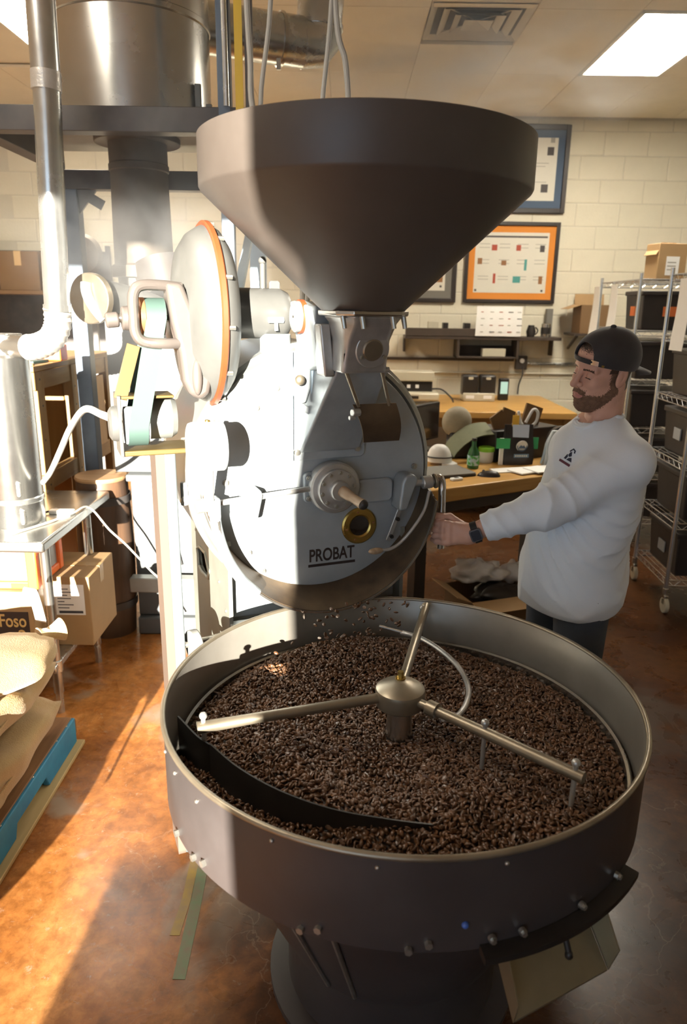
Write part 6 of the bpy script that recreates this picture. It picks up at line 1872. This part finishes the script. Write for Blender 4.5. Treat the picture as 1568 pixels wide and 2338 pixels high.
def skull(x, y, z):
    ya = np.abs(y)
    d = ell(x, y, z, (-0.014, 0, 0.045), (0.098, 0.076, 0.088))
    d = smin(d, ell(x, y, z, (0.032, 0, 0.050), (0.064, 0.064, 0.060)), 0.02)
    d = smin(d, ell(x, y, z, (0.030, 0, -0.035), (0.062, 0.060, 0.078)), 0.02)
    d = smin(d, cap(x, ya, z, (-0.004, 0.050, -0.055), (0.060, 0.022, -0.104), 0.020, 0.018), 0.022)
    d = smin(d, sph(x, y, z, (0.071, 0, -0.104), 0.022), 0.018)
    d = smin(d, ell(x, ya, z, (0.060, 0.036, -0.022), (0.030, 0.026, 0.024)), 0.016)
    d = smin(d, ell(x, y, z, (0.078, 0, -0.064), (0.024, 0.030, 0.026)), 0.014)
    d = smin(d, cap(x, ya, z, (0.083, 0.006, 0.024), (0.072, 0.046, 0.022), 0.0125, 0.0095), 0.012)
    return d
def head_sdf(x, y, z):
    ya = np.abs(y)
    d = skull(x, y, z)
    d = smax(d, -sph(x, ya, z, (0.104, 0.031, 0.004), 0.020), 0.012)             # eye sockets
    d = smin(d, sph(x, ya, z, (0.0765, 0.031, 0.002), 0.0135), 0.004)             # lidded eyes
    d = smin(d, cap(x, y, z, (0.088, 0, 0.020), (0.1165, 0, -0.026), 0.0085, 0.0122), 0.009)   # nose
    d = smin(d, ell(x, ya, z, (0.101, 0.0115, -0.029), (0.011, 0.0085, 0.0085)), 0.005)
    d = smax(d, -sph(x, ya, z, (0.109, 0.0065, -0.038), 0.0040), 0.003)
    d = smin(d, ell(x, y, z, (0.0985, 0, -0.0600), (0.008, 0.022, 0.0052)), 0.004)  # lips
    d = smin(d, ell(x, y, z, (0.0965, 0, -0.0715), (0.009, 0.019, 0.0058)), 0.004)
    d = smax(d, -cap(x, ya, z, (0.1085, 0, -0.0658), (0.092, 0.024, -0.0672), 0.0018, 0.0012), 0.002)
    # short beard adds a little thickness along the jaw
    jaw = np.clip((-0.034 - z + 0.30 * (0.06 - x)) / 0.02, 0, 1) * np.clip((x + 0.012) / 0.02, 0, 1)
    lipgap = np.clip(np.sqrt(((y) / 0.026) ** 2 + ((z + 0.066) / 0.0135) ** 2) - 0.9, 0, 0.3) / 0.3
    d = d - 0.0042 * jaw * lipgap * (1 + 0.35 * np.sin(900 * x) * np.sin(800 * z + 300 * y))
    # ears
    e = ell(x + 0.25 * z, ya, z, (-0.012, 0.077, -0.004), (0.021, 0.0085, 0.033))
    e = smax(e, -ell(x + 0.25 * z, ya, z, (-0.008, 0.0875, 0.002), (0.0125, 0.0060, 0.020)), 0.004)
    e = smin(e, ell(x + 0.25 * z, ya, z, (-0.004, 0.0795, -0.002), (0.006, 0.006, 0.012)), 0.004)
    d = smin(d, e, 0.006)
    return d
nkl = [(HM[i] @ (NECK - HC)) / HSC for i in range(3)]
def headneck(X, Y, Z):
    x, y, z = to_head(X, Y, Z)
    d = head_sdf(x, y, z) * HSC
    d = smin(d, cap(X, Y, Z, tuple(head_w((-0.030, 0, -0.03))), tuple(NECK + np.array([0.004, 0.0, -0.04])), 0.055, 0.058), 0.022)
    # tendon from behind the ear to the collar
    d = smin(d, cap(X, Y, Z, tuple(head_w((-0.03, 0.055, -0.04))), tuple(NECK + np.array([-0.045, -0.035, -0.01])), 0.012, 0.012), 0.018)
    return d
V1, Q1 = surface_nets(headneck, (0.655, 2.14, 1.33), (0.94, 2.46, 1.69), 0.0022)
lx, ly, lz = to_head(V1[:, 0], V1[:, 1], V1[:, 2])
fx, fy, fz = [a[Q1].mean(1) for a in (lx, ly, lz)]
fa = np.abs(fy)
jit = 0.0035 * np.sin(1300 * fx + 900 * fz) * np.sin(1100 * fz - 700 * fx) + 0.002 * np.sin(2900 * fz + 2300 * fx)
fm = np.zeros(len(Q1), int)
jawl = -0.030 + 0.30 * (fx - 0.06) * -1
beard = (fz < -0.036 + 0.45 * (0.062 - fx) + jit) & (fx > -0.008) & (fz > -0.135) & (fz > -0.062 - 1.15 * np.clip(fx, 0, 1) + jit)
stache = (fz < -0.0435 - 0.22 * fa + 0.6 * jit) & (fz > -0.070) & (fa < 0.031) & (fx > 0.072)
side = (fx > -0.006) & (fx < 0.020 + jit) & (fz < 0.05) & (fz > -0.05) & (fa > 0.05) & (fa < 0.0745)
mouth = (np.sqrt((fy / 0.0225) ** 2 + ((fz + 0.0665) / 0.0105) ** 2) < 1) & (fx > 0.085)
cheek_clear = (fz > -0.062 + 0.9 * np.clip(0.045 - fx, 0, 1) + jit) & (fa > 0.027 + jit) & (fx > 0.018)
fm[(beard & ~cheek_clear) | stache] = 1
fm[beard & (fz < -0.070)] = 1
fm[side] = 1
fm[mouth] = 2
brow = (fz > 0.0185 + 0.3 * np.clip(fa - 0.036, 0, 1) * -1 + jit * 0.4) & (fz < 0.0250 + jit * 0.4) & (fa > 0.012) & (fa < 0.050) & (fx > 0.060)
fm[brow] = 3
hairr = ((fz > 0.010) & (fx < 0.030) & (fx > -0.2) & (fa > 0.03)) | ((fx < -0.040) & (fz > -0.055)) | ((fz > 0.080 - 0.1 * (fx - 0.09) + 2 * jit) & (fx > 0))
ear = (fa > 0.0725) & (fx > -0.045) & (fx < 0.016) & (np.abs(fz) < 0.042)
fm[hairr & ~ear] = 3
fm[ear] = 0
# --- hand and forearm: fist closed round the lever, back of the hand to the camera
LX, LY = 0.3195, 2.254
WR = np.array([0.405, 2.215, 1.046])
def hand_sdf(X, Y, Z):
    d = cap(X, Y, Z, tuple(WR + np.array([0.22, -0.01, 0.115])), tuple(WR), 0.040, 0.0275)
    d = smin(d, ell(X, Y, Z, (0.405, 2.216, 1.046), (0.035, 0.024, 0.030)), 0.02)
    # metacarpal block
    for k in range(4):
        z = 1.079 - 0.0212 * k
        kx = 0.322 + (0.004, 0.0, 0.002, 0.008)[k]
        d = smin(d, cap(X, Y, Z, (0.395, 2.219, 1.062 - 0.010 * k), (kx, 2.222, z), 0.0175, 0.0122), 0.012)
    fing = None
    for k in range(4):
        z = 1.079 - 0.0212 * k
        kx = 0.322 + (0.004, 0.0, 0.002, 0.008)[k]
        r0 = (0.0108, 0.0110, 0.0106, 0.0094)[k]
        p = [(kx, 2.223, z), (kx - 0.026, 2.238, z - 0.003), (LX - 0.024, 2.268, z - 0.004), (LX + 0.004, 2.277, z - 0.004), (LX + 0.024, 2.262, z - 0.003)]
        g = cap(X, Y, Z, p[0], p[1], r0 * 1.02, r0)
        for a, b in zip(p[1:-1], p[2:]):
            g = smin(g, cap(X, Y, Z, a, b, r0, r0 * 0.94), 0.004)
        fing = g if fing is None else smin(fing, g, 0.0025)
    d = smin(d, fing, 0.006)
    d = smax(d, -(np.sqrt((X - LX) ** 2 + (Y - LY) ** 2) - 0.0118), 0.003)
    t_ = smin(cap(X, Y, Z, (0.385, 2.232, 1.066), (0.345, 2.252, 1.092), 0.018, 0.0125), cap(X, Y, Z, (0.345, 2.252, 1.092), (0.300, 2.236, 1.101), 0.0118, 0.0098), 0.008)
    t_ = smin(t_, cap(X, Y, Z, (0.300, 2.236, 1.101), (0.284, 2.228, 1.100), 0.0098, 0.0085), 0.004)
    d = smin(d, t_, 0.007)
    # knuckle creases and tendons
    d = d - 0.0012 * np.sin(260 * (X - 0.31)) * np.exp(-((X - 0.33) / 0.03) ** 2) * (Y < 2.225)
    return d
V2, Q2 = surface_nets(hand_sdf, (0.265, 2.175, 0.985), (0.66, 2.305, 1.20), 0.0022)
# --- rest of the body (inside the clothes): torso, far arm, legs
FT = np.array([-0.93, -0.3676, 0.0])
LT = np.array([0.3676, -0.93, 0.0])
SH = np.array([0.880, 2.190, 1.297])           # near (left) shoulder
SHR = np.array([0.782, 2.455, 1.300])          # far shoulder
EL = np.array([0.640, 2.180, 1.150])
HIP = np.array([0.790, 2.335, 0.86])
FEET = [HIP + 0.10 * LT + np.array([-0.02, 0, -0.78]), HIP - 0.10 * LT + np.array([0.02, 0, -0.78])]
KNEE = [HIP + 0.095 * LT + np.array([-0.02, 0, -0.38]), HIP - 0.095 * LT + np.array([0.0, 0, -0.38])]
def frame_t(X, Y, Z, c):
    x, y = X - c[0], Y - c[1]
    return FT[0] * x + FT[1] * y, LT[0] * x + LT[1] * y, Z - c[2]
def body_core(X, Y, Z):
    a, b, c = frame_t(X, Y, Z, (0.825, 2.335, 1.24))
    d = ell(a, b, c, (0, 0, 0), (0.105, 0.165, 0.20))
    a, b, c = frame_t(X, Y, Z, (0.79, 2.335, 0.93))
    d = smin(d, ell(a, b, c, (0, 0, 0), (0.105, 0.150, 0.18)), 0.08)
    for s in (SH, SHR):
        d = smin(d, cap(X, Y, Z, tuple(NECK + np.array([0, 0, -0.06])), tuple(s - np.array([0, 0, 0.02])), 0.045, 0.045), 0.04)
    d = smin(d, cap(X, Y, Z, tuple(SHR - np.array([0, 0, 0.03])), (0.835, 2.575, 1.05), 0.042, 0.036), 0.03)
    d = smin(d, cap(X, Y, Z, (0.835, 2.575, 1.05), (0.765, 2.57, 0.84), 0.034, 0.026), 0.02)
    d = smin(d, cap(X, Y, Z, tuple(SH), tuple(EL), 0.045, 0.038), 0.03)
    d = smin(d, cap(X, Y, Z, tuple(EL), tuple(WR + np.array([0.10, 0, 0.05])), 0.036, 0.030), 0.02)
    for k in (0, 1):
        d = smin(d, cap(X, Y, Z, tuple(KNEE[k] + np.array([0, 0, 0.36])), tuple(KNEE[k]), 0.070, 0.050), 0.05)
        d = smin(d, cap(X, Y, Z, tuple(KNEE[k]), tuple(FEET[k] + np.array([0, 0, 0.02])), 0.048, 0.034), 0.02)
    return d
V3, Q3 = surface_nets(body_core, (0.48, 2.02, 0.06), (1.04, 2.68, 1.50), 0.011)
V = np.concatenate([V1, V2, V3])
Q = np.concatenate([Q1, Q2 + len(V1), Q3 + len(V1) + len(V2)])
FM = np.concatenate([fm, np.zeros(len(Q2), int), np.zeros(len(Q3), int)])
mesh_np('body', V, Q, [M_skin, M_beard, M_lips, M_hair], man, FM)
# nails on the visible fingertips of the thumb, lashes, eye slits
def wpt(nm, mb, m_, par, sm_=60):
    return mb.build(nm, m_, par, smooth=sm_, world=True)
wpt('thumb_nail', MB().ellipsoid((0.2815, 2.2215, 1.1025), (0.0055, 0.0025, 0.0045), 12, 8), mat('nail', (0.62, 0.42, 0.34), 0.3), man)
M_lash = mat('dark_lashes', (0.03, 0.016, 0.010), 0.5)
for s in (1, -1):
    pts_ = [head_w((0.0895 - 0.55 * abs(q) ** 2 * 18 * 0.01 - 0.0015, s * 0.031 + q * 1.0, -0.0035 - 1.2 * q * q * 6)) for q in (-0.013, -0.008, -0.003, 0.003, 0.008, 0.013)]
    wpt('eyelashes', MB().tube(pts_, [0.0008, 0.0014, 0.0017, 0.0017, 0.0014, 0.0008], 6), M_lash, man)
# --- short hair fringe showing through the opening of the cap
# --- cap
CC = (-0.014, 0.0, 0.046)
def cap_sdf(X, Y, Z):
    x, y, z = to_head(X, Y, Z)
    zz_ = z - 0.06 * (0.0)
    o_ = ell(x, y, z, CC, (0.112, 0.089, 0.099))
    o_ = smin(o_, ell(x, y, z, (0.022, 0, 0.058), (0.080, 0.078, 0.070)), 0.02)
    i_ = o_ + 0.0055
    seam = 0.0007 * np.cos(6 * np.arctan2(y, x + 0.014)) ** 40
    d = np.maximum(o_ - 0, -i_)
    low = 0.046 + 0.23 * (x - 0.1)
    d = np.maximum(d, low - z)
    # opening above the strap
    strap_top = low + 0.016
    arch = np.sqrt((y / 0.046) ** 2 + ((z - strap_top) / 0.048) ** 2) - 1
    hole_ = np.maximum(np.maximum(arch * 0.04, strap_top - z), 0.02 - x)
    d = np.maximum(d, -hole_)
    return d * HSC
V4, Q4 = surface_nets(cap_sdf, (0.655, 2.14, 1.49), (0.96, 2.46, 1.70), 0.0022)
capo = mesh_np('cap', V4, Q4, [M_cap], man)
capo['label'] = 'black cap worn backwards'
brim_ = []
for i in range(13):
    t_ = math.radians(-62 + 124 * i / 12)
    e0 = (-0.014 - 0.100 * math.cos(t_), 0.078 * math.sin(t_), 0.026 - 0.022 * math.cos(t_))
    k_ = math.cos(t_ * 1.35)
    e1 = (-0.014 - 0.098 * math.cos(t_) - 0.078 * max(0, k_) ** 0.6, 0.082 * math.sin(t_), 0.022 - 0.026 * math.cos(t_) - 0.020 * max(0, k_) - 0.012 * math.sin(t_) ** 2)
    brim_.append([head_w(e0), head_w(((e0[0] + e1[0]) / 2, (e0[1] + e1[1]) / 2, (e0[2] + e1[2]) / 2 + 0.004)), head_w(e1), head_w((e1[0], e1[1], e1[2] - 0.005)), head_w(((e0[0] + e1[0]) / 2, (e0[1] + e1[1]) / 2, (e0[2] + e1[2]) / 2 - 0.002)), head_w((e0[0], e0[1], e0[2] - 0.005))])
b_o = MB().loft([[tuple(p) for p in r_] for r_ in brim_])
X_ = man.matrix_basis.inverted()
b_o.v = [tuple(X_ @ Vector(p)) for p in b_o.v]
b_o.build('cap_brim', M_cap, capo, smooth=50).matrix_parent_inverse = Matrix.Identity(4)
for ch__ in capo.children:
    ch__.matrix_parent_inverse = (man.matrix_basis @ capo.matrix_parent_inverse).inverted() @ man.matrix_basis
def on_cap(nm, mb, m_):
    o = mb.build(nm, m_, None, smooth=50)
    o.parent = capo
    return o
bt_ = head_w((-0.014, 0, 0.146))
on_cap('cap_button', MB().ellipsoid(bt_, (0.009, 0.009, 0.006), 14, 8), M_cap)
def strap_pt(a, dz, off=0.0):
    """point on the front strap at azimuth a (degrees, + to his left)"""
    t_ = math.radians(a)
    x, y = 0.022 + (0.079 + off) * math.cos(t_), (0.0805 + off) * math.sin(t_)
    low = 0.046 + 0.23 * (x - 0.1)
    return head_w((x, y, low + dz))
for nm, a0, a1, m_, off in (('strap_clip', 30, 47, M_steel, 0.003), ('strap_buckle', 54, 60, M_brass, 0.002)):
    rr = []
    for i in range(5):
        a = a0 + (a1 - a0) * i / 4
        rr.append([tuple(strap_pt(a, 0.001, off)), tuple(strap_pt(a, 0.017, off)), tuple(strap_pt(a, 0.017, off - 0.004)), tuple(strap_pt(a, 0.001, off - 0.004))])
    on_cap(nm, MB().loft(rr), m_)

# --- sweatshirt
def rid(t):
    """soft ridge profile: broad valleys, narrow crests"""
    return 1 - np.abs(np.sin(t)) ** 0.7
def fold(X, Y, Z):
    a, b, c = frame_t(X, Y, Z, (0.80, 2.33, 1.1))
    low = np.clip((1.16 - Z) / 0.25, 0.1, 1)
    w = -0.0120 * rid(9 * c + 7.5 * b + 1.1 * np.sin(8 * b + 5 * a) + 0.6) * low
    w += -0.0110 * rid(13 * b - 4 * c + 1.3 * np.sin(7 * c + 2 * a) + 1.0) * np.clip((1.08 - Z) / 0.25, 0, 1)
    w += -0.0070 * rid(8 * b + 12 * c + 1.5 * np.sin(6 * a + 3 * c)) 
    # drag folds running down from the near armpit
    q = (b - 0.10) + 0.55 * (c - 0.08)
    w += -0.0130 * rid(85 * q + 1.2 * np.sin(9 * c)) * np.exp(-((b - 0.09) / 0.09) ** 2 - ((c + 0.05) / 0.16) ** 2)
    return w
CUFF = WR + np.array([0.045, -0.002, 0.022])
def shirt_sdf(X, Y, Z):
    a, b, c = frame_t(X, Y, Z, (0.828, 2.325, 1.215))
    d = ell(a, b, c, (0.0, 0, 0), (0.134, 0.175, 0.215))
    a2, b2, c2 = frame_t(X, Y, Z, (0.785, 2.335, 0.90))
    d = smin(d, ell(a2, b2, c2, (0, 0, 0), (0.162, 0.172, 0.34)), 0.10)
    for s in (SH, SHR):
        d = smin(d, cap(X, Y, Z, tuple(NECK + np.array([0.004, 0, -0.034])), tuple(s + np.array([0, 0, -0.008])), 0.068, 0.062), 0.04)
    d = d + fold(X, Y, Z)
    # far arm hanging
    d = smin(d, cap(X, Y, Z, tuple(SHR + np.array([0, 0, -0.02])), (0.84, 2.58, 1.06), 0.066, 0.056), 0.04)
    d = smin(d, cap(X, Y, Z, (0.84, 2.58, 1.06), (0.77, 2.575, 0.89), 0.054, 0.044), 0.03)
    # near arm reaching to the lever, with drag folds round the elbow
    ar = smin(cap(X, Y, Z, tuple(SH), tuple(EL), 0.074, 0.062), cap(X, Y, Z, tuple(EL), tuple(CUFF), 0.062, 0.0445), 0.03)
    u = (X - SH[0]) * (-0.83) + (Z - SH[2]) * (-0.55)
    v = (X - SH[0]) * (-0.55) * -1 + (Z - SH[2]) * 0.83
    ar = ar + -0.0130 * rid(80 * u + 30 * v + 1.3 * np.sin(24 * v + 9 * Y)) * np.exp(-((u - 0.27) / 0.085) ** 2)
    ar = ar - 0.0080 * rid(55 * u - 22 * v + 0.8 * np.sin(20 * v)) * np.exp(-((u - 0.43) / 0.07) ** 2)
    ar = ar - 0.0085 * rid(26 * v + 9 * u + 0.6) * np.exp(-((u - 0.12) / 0.10) ** 2)
    # seam where the ribbed cuff begins
    ar = ar + 0.0035 * np.exp(-((u - 0.515) / 0.004) ** 2)
    d = smin(d, ar, 0.035)
    # cut: hem, cuffs, neck opening
    hem = 0.772 + 0.010 * np.sin(9 * X + 4) + 0.03 * (X - 0.78)
    d = smax(d, hem - Z, 0.008)
    cd_ = (WR - EL) / np.linalg.norm(WR - EL)
    cut = (X - CUFF[0]) * cd_[0] + (Y - CUFF[1]) * cd_[1] + (Z - CUFF[2]) * cd_[2]
    d = np.where(X < 0.60, smax(d, cut, 0.004), d)
    d = smax(d, -(cap(X, Y, Z, tuple(NECK + np.array([-0.030, -0.014, 0.15])), tuple(NECK + np.array([-0.010, -0.004, 0.030])), 0.070, 0.063)), 0.008)
    return d
V5, Q5 = surface_nets(shirt_sdf, (0.40, 2.02, 0.74), (1.02, 2.66, 1.46), 0.0052)
shirt = mesh_np('sweatshirt', V5, Q5, [M_shirt], man)
sm2 = shirt.modifiers.new('smooth', 'SMOOTH')
sm2.factor = 0.5
sm2.iterations = 1
def snap(p, off):
    p = np.array(p, float)
    for _ in range(8):
        q = [np.array([v], f32) for v in p]
        d = float(shirt_sdf(*q)[0])
        e = 0.003
        g = np.array([float(shirt_sdf(*[np.array([p[k] + (e if k == i else 0)], f32) for k in range(3)])[0]) - d for i in range(3)]) / e
        gn = g / (np.linalg.norm(g) + 1e-9)
        p = p - gn * (d - off) * 0.9
    return p
# collar rib
ring_ = []
for i in range(40):
    t_ = 2 * PI * i / 40
    ring_.append(tuple(NECK + np.array([-0.004, -0.003, 0.016]) + 0.070 * math.cos(t_) * FT * 1.05 + 0.070 * math.sin(t_) * LT + np.array([0, 0, -0.026 * math.cos(t_)])))
cr_ = MB().tube([tuple(snap(p, 0.0)) for p in ring_], 0.007, 10, closed=True).build('collar', M_shirt, None, smooth=60)
cr_.parent = shirt
# chest print: small peaked-mountain mark over a maroon bar, on the left breast
LOGO = np.array([0.709, 2.268, 1.292])
up_l = np.array([0.36, 0.06, 0.93]); up_l /= np.linalg.norm(up_l)
rt_l = np.array([0.32, -0.93, -0.165])
def decal(polys, nm, m_):
    mb = MB()
    for poly in polys:
        n_ = len(poly)
        poly = [(u_ * 0.85, v_ * 0.85) for u_, v_ in poly]
        P_ = [snap(LOGO + rt_l * u_ + up_l * v_, 0.0022) for u_, v_ in poly]
        P0 = [snap(LOGO + rt_l * u_ + up_l * v_, -0.002) for u_, v_ in poly]
        c1_ = np.mean(P_, 0)
        mb.add([tuple(p) for p in P_] + [tuple(p) for p in P0], [tuple(range(n_))] + [(i, n_ + i, n_ + (i + 1) % n_, (i + 1) % n_) for i in range(n_)])
    o = mb.build(nm, m_, None, smooth=0)
    o.parent = shirt
    return o
M_navy = mat('navy_print', (0.02, 0.025, 0.05), 0.7)
M_maroon = mat('maroon_print', (0.12, 0.03, 0.05), 0.7)
decal([[(-0.030, -0.026), (0.032, -0.026), (0.032, -0.017), (-0.030, -0.017)]], 'chest_bar', M_maroon)
decal([[(-0.012, -0.008), (-0.002, -0.008), (0.003, 0.004), (-0.003, 0.012)], [(0.004, -0.008), (0.030, -0.008), (0.022, 0.006), (0.012, 0.002)], [(0.003, 0.010), (0.010, 0.006), (0.019, 0.012), (0.012, 0.026), (0.006, 0.022)],
       [(0.000, 0.026), (0.004, 0.024), (0.012, 0.036), (0.022, 0.034), (0.024, 0.026), (0.028, 0.026), (0.026, 0.037), (0.013, 0.041)]], 'chest_mark', M_navy)

# --- trousers and shoes
def jeans_sdf(X, Y, Z):
    a, b, c = frame_t(X, Y, Z, (0.79, 2.335, 0.84))
    d = ell(a, b, c, (0, 0, 0), (0.105, 0.145, 0.15))
    for k in (0, 1):
        g = smin(cap(X, Y, Z, tuple(KNEE[k] + np.array([0, 0, 0.36])), tuple(KNEE[k]), 0.094, 0.074), cap(X, Y, Z, tuple(KNEE[k]), tuple(FEET[k] + np.array([0, 0, -0.02])), 0.072, 0.062), 0.03)
        d = smin(d, g, 0.02)
    d = d + 0.004 * np.sin(30 * Z + 14 * X + 5 * np.sin(12 * Y)) * np.clip((0.7 - Z) / 0.3, 0.2, 1)
    d = smax(d, 0.045 - Z, 0.004)
    return smax(d, Z - 0.84, 0.004)
V6, Q6 = surface_nets(jeans_sdf, (0.55, 2.08, 0.03), (1.02, 2.60, 0.92), 0.0085)
mesh_np('trousers', V6, Q6, [M_jean], man)
for k in (0, 1):
    c_ = FEET[k]
    def shoe_sdf(X, Y, Z):
        a, b, c = frame_t(X, Y, Z, (c_[0], c_[1], 0.0))
        d = smin(ell(a, b, c, (0.085, 0, 0.035), (0.095, 0.044, 0.040)), ell(a, b, c, (-0.01, 0, 0.055), (0.060, 0.042, 0.060)), 0.03)
        return smax(d, 0.012 - Z, 0.003)
    V7, Q7 = surface_nets(shoe_sdf, (c_[0] - 0.22, c_[1] - 0.22, 0.0), (c_[0] + 0.16, c_[1] + 0.16, 0.13), 0.006)
    so_ = mesh_np('shoe', V7, Q7, [M_shoe], man)
    ol = []
    for i in range(28):
        t_ = 2 * PI * i / 28
        aa = 0.056 + 0.122 * math.cos(t_)
        bb_ = (0.046 - 0.006 * (math.cos(t_) < 0)) * math.sin(t_)
        p = c_ + FT * aa + LT * bb_
        ol.append((p[0], p[1]))
    s_o = MB().prism(ol, 0.0, 0.022, 'XY').build('sole', M_sole, None, bevel=0.004)
    s_o.parent = so_

# --- wrist watch (worn, lifts off: a thing of its own)
wa = thing('wrist_watch', "black wrist watch on the man's left wrist", 'watch', (0.43, 2.21, 1.052))
axw = (EL - WR) / np.linalg.norm(EL - WR)
wc = WR + axw * 0.022
n1 = np.array([0.08, -0.985, 0.10]); n1 = n1 - axw * (n1 @ axw); n1 /= np.linalg.norm(n1)
n2 = np.cross(axw, n1)
rg = []
for i in range(37):
    t_ = 2 * PI * i / 36
    dr = n1 * math.cos(t_) * 0.0285 + n2 * math.sin(t_) * 0.0325
    o_ = wc + dr
    rg.append([tuple(o_ - axw * 0.0105), tuple(o_ + axw * 0.0105), tuple(o_ + axw * 0.0105 + dr * 0.10), tuple(o_ - axw * 0.0105 + dr * 0.10)])
MB().loft(rg, caps=False).build('strap', M_rubber, wa, world=True, smooth=50)
Mw = Matrix((Vector(n2), Vector(axw), Vector(n1))).transposed()
case = MB()
out = rrect(-0.0205, -0.0185, 0.0205, 0.0185, 0.008, 5)
c0 = wc + n1 * 0.027
case.add([tuple(Vector(c0) + Mw @ Vector((u_, v_, 0))) for u_, v_ in out] + [tuple(Vector(c0) + Mw @ Vector((u_, v_, 0.011))) for u_, v_ in out],
         [tuple(range(len(out) - 1, -1, -1)), tuple(range(len(out), 2 * len(out)))] + [(i, (i + 1) % len(out), len(out) + (i + 1) % len(out), len(out) + i) for i in range(len(out))])
case.build('case', mat('dark_steel_watch', (0.16, 0.16, 0.18), 0.3, 0.9), wa, bevel=0.0015, world=True)
inn = rrect(-0.0165, -0.0145, 0.0165, 0.0145, 0.006, 5)
MB().add([tuple(Vector(c0) + Mw @ Vector((u_, v_, 0.0115))) for u_, v_ in inn] + [tuple(Vector(c0) + Mw @ Vector((u_, v_, 0.0122))) for u_, v_ in inn],
         [tuple(range(len(inn) - 1, -1, -1)), tuple(range(len(inn), 2 * len(inn)))] + [(i, (i + 1) % len(inn), len(inn) + (i + 1) % len(inn), len(inn) + i) for i in range(len(inn))]).build('dial', mat('watch_glass', (0.035, 0.04, 0.055), 0.12), wa, smooth=0, world=True)

# ================================================================== SMOKE AND FLOOR MARKS
def smoke_material(name, dens, scale, lo, hi, col=(0.97, 0.985, 1.0)):
    m = bpy.data.materials.new(name)
    m.use_nodes = True
    nt = m.node_tree
    nt.nodes.clear()
    out = nt.nodes.new('ShaderNodeOutputMaterial')
    v = nt.nodes.new('ShaderNodeVolumeScatter')
    v.inputs['Color'].default_value = col + (1,)
    v.inputs['Anisotropy'].default_value = 0.2
    tc = nt.nodes.new('ShaderNodeTexCoord')
    n = nt.nodes.new('ShaderNodeTexNoise')
    n.inputs['Scale'].default_value = scale
    n.inputs['Detail'].default_value = 4
    n.inputs['Distortion'].default_value = 1.0
    nt.links.new(tc.outputs['Object'], n.inputs['Vector'])
    mr = nt.nodes.new('ShaderNodeMapRange')
    mr.inputs['From Min'].default_value = lo
    mr.inputs['From Max'].default_value = hi
    mr.inputs['To Min'].default_value = 0.0
    mr.inputs['To Max'].default_value = dens
    nt.links.new(n.outputs['Fac'], mr.inputs['Value'])
    # thins out towards the edge of the puff
    g = nt.nodes.new('ShaderNodeTexGradient')
    g.gradient_type = 'SPHERICAL'
    nt.links.new(tc.outputs['Object'], g.inputs['Vector'])
    mu = nt.nodes.new('ShaderNodeMath')
    mu.operation = 'MULTIPLY'
    nt.links.new(mr.outputs['Result'], mu.inputs[0])
    nt.links.new(g.outputs['Fac'], mu.inputs[1])
    nt.links.new(mu.outputs[0], v.inputs['Density'])
    nt.links.new(v.outputs[0], out.inputs['Volume'])
    return m
M_smoke = smoke_material('drifting_smoke', 2.6, 2.2, 0.42, 0.72)
for lab, c_, s_ in (('thin smoke drifting beside the black stack pipe', (-0.72, 3.0, 2.05), (0.75, 0.45, 0.75)),
                    ('thin smoke drifting under the ceiling above the hopper', (0.55, 4.1, 2.95), (1.25, 1.0, 0.40))):
    o = MB().ellipsoid((0, 0, 0), (1, 1, 1), 20, 12).build('smoke', M_smoke, smooth=0)
    o.location = c_
    o.scale = s_
    tag(o, lab, 'smoke', None, 'stuff')
M_ystreak = mat('yellow_streak', (0.30, 0.19, 0.02), 0.5, 0, col2=(0.20, 0.13, 0.06), scale=22, sharp=0.3)
M_gstreak = mat('green_streak', (0.09, 0.16, 0.07), 0.5, 0, col2=(0.15, 0.11, 0.06), scale=22, sharp=0.3)
def tape(pts_, w, m_, lab):  # lays a thin flat streak of colour on the floor
    rr = []
    for x, y in pts_:
        rr.append([(x - w / 2, y, 0.0004), (x + w / 2, y, 0.0004), (x + w / 2, y, 0.0012), (x - w / 2, y, 0.0012)])
    tag(MB().loft(rr).build('floor_streak', m_, smooth=0), lab, 'tape', 'streaks on the floor')
tape([(-0.470, 1.955), (-0.462, 1.80), (-0.468, 1.66)], 0.028, M_ystreak, 'yellow streak on the floor beside the bin')
tape([(-0.438, 1.94), (-0.430, 1.75), (-0.425, 1.52)], 0.034, M_gstreak, 'green streak on the floor beside the bin')
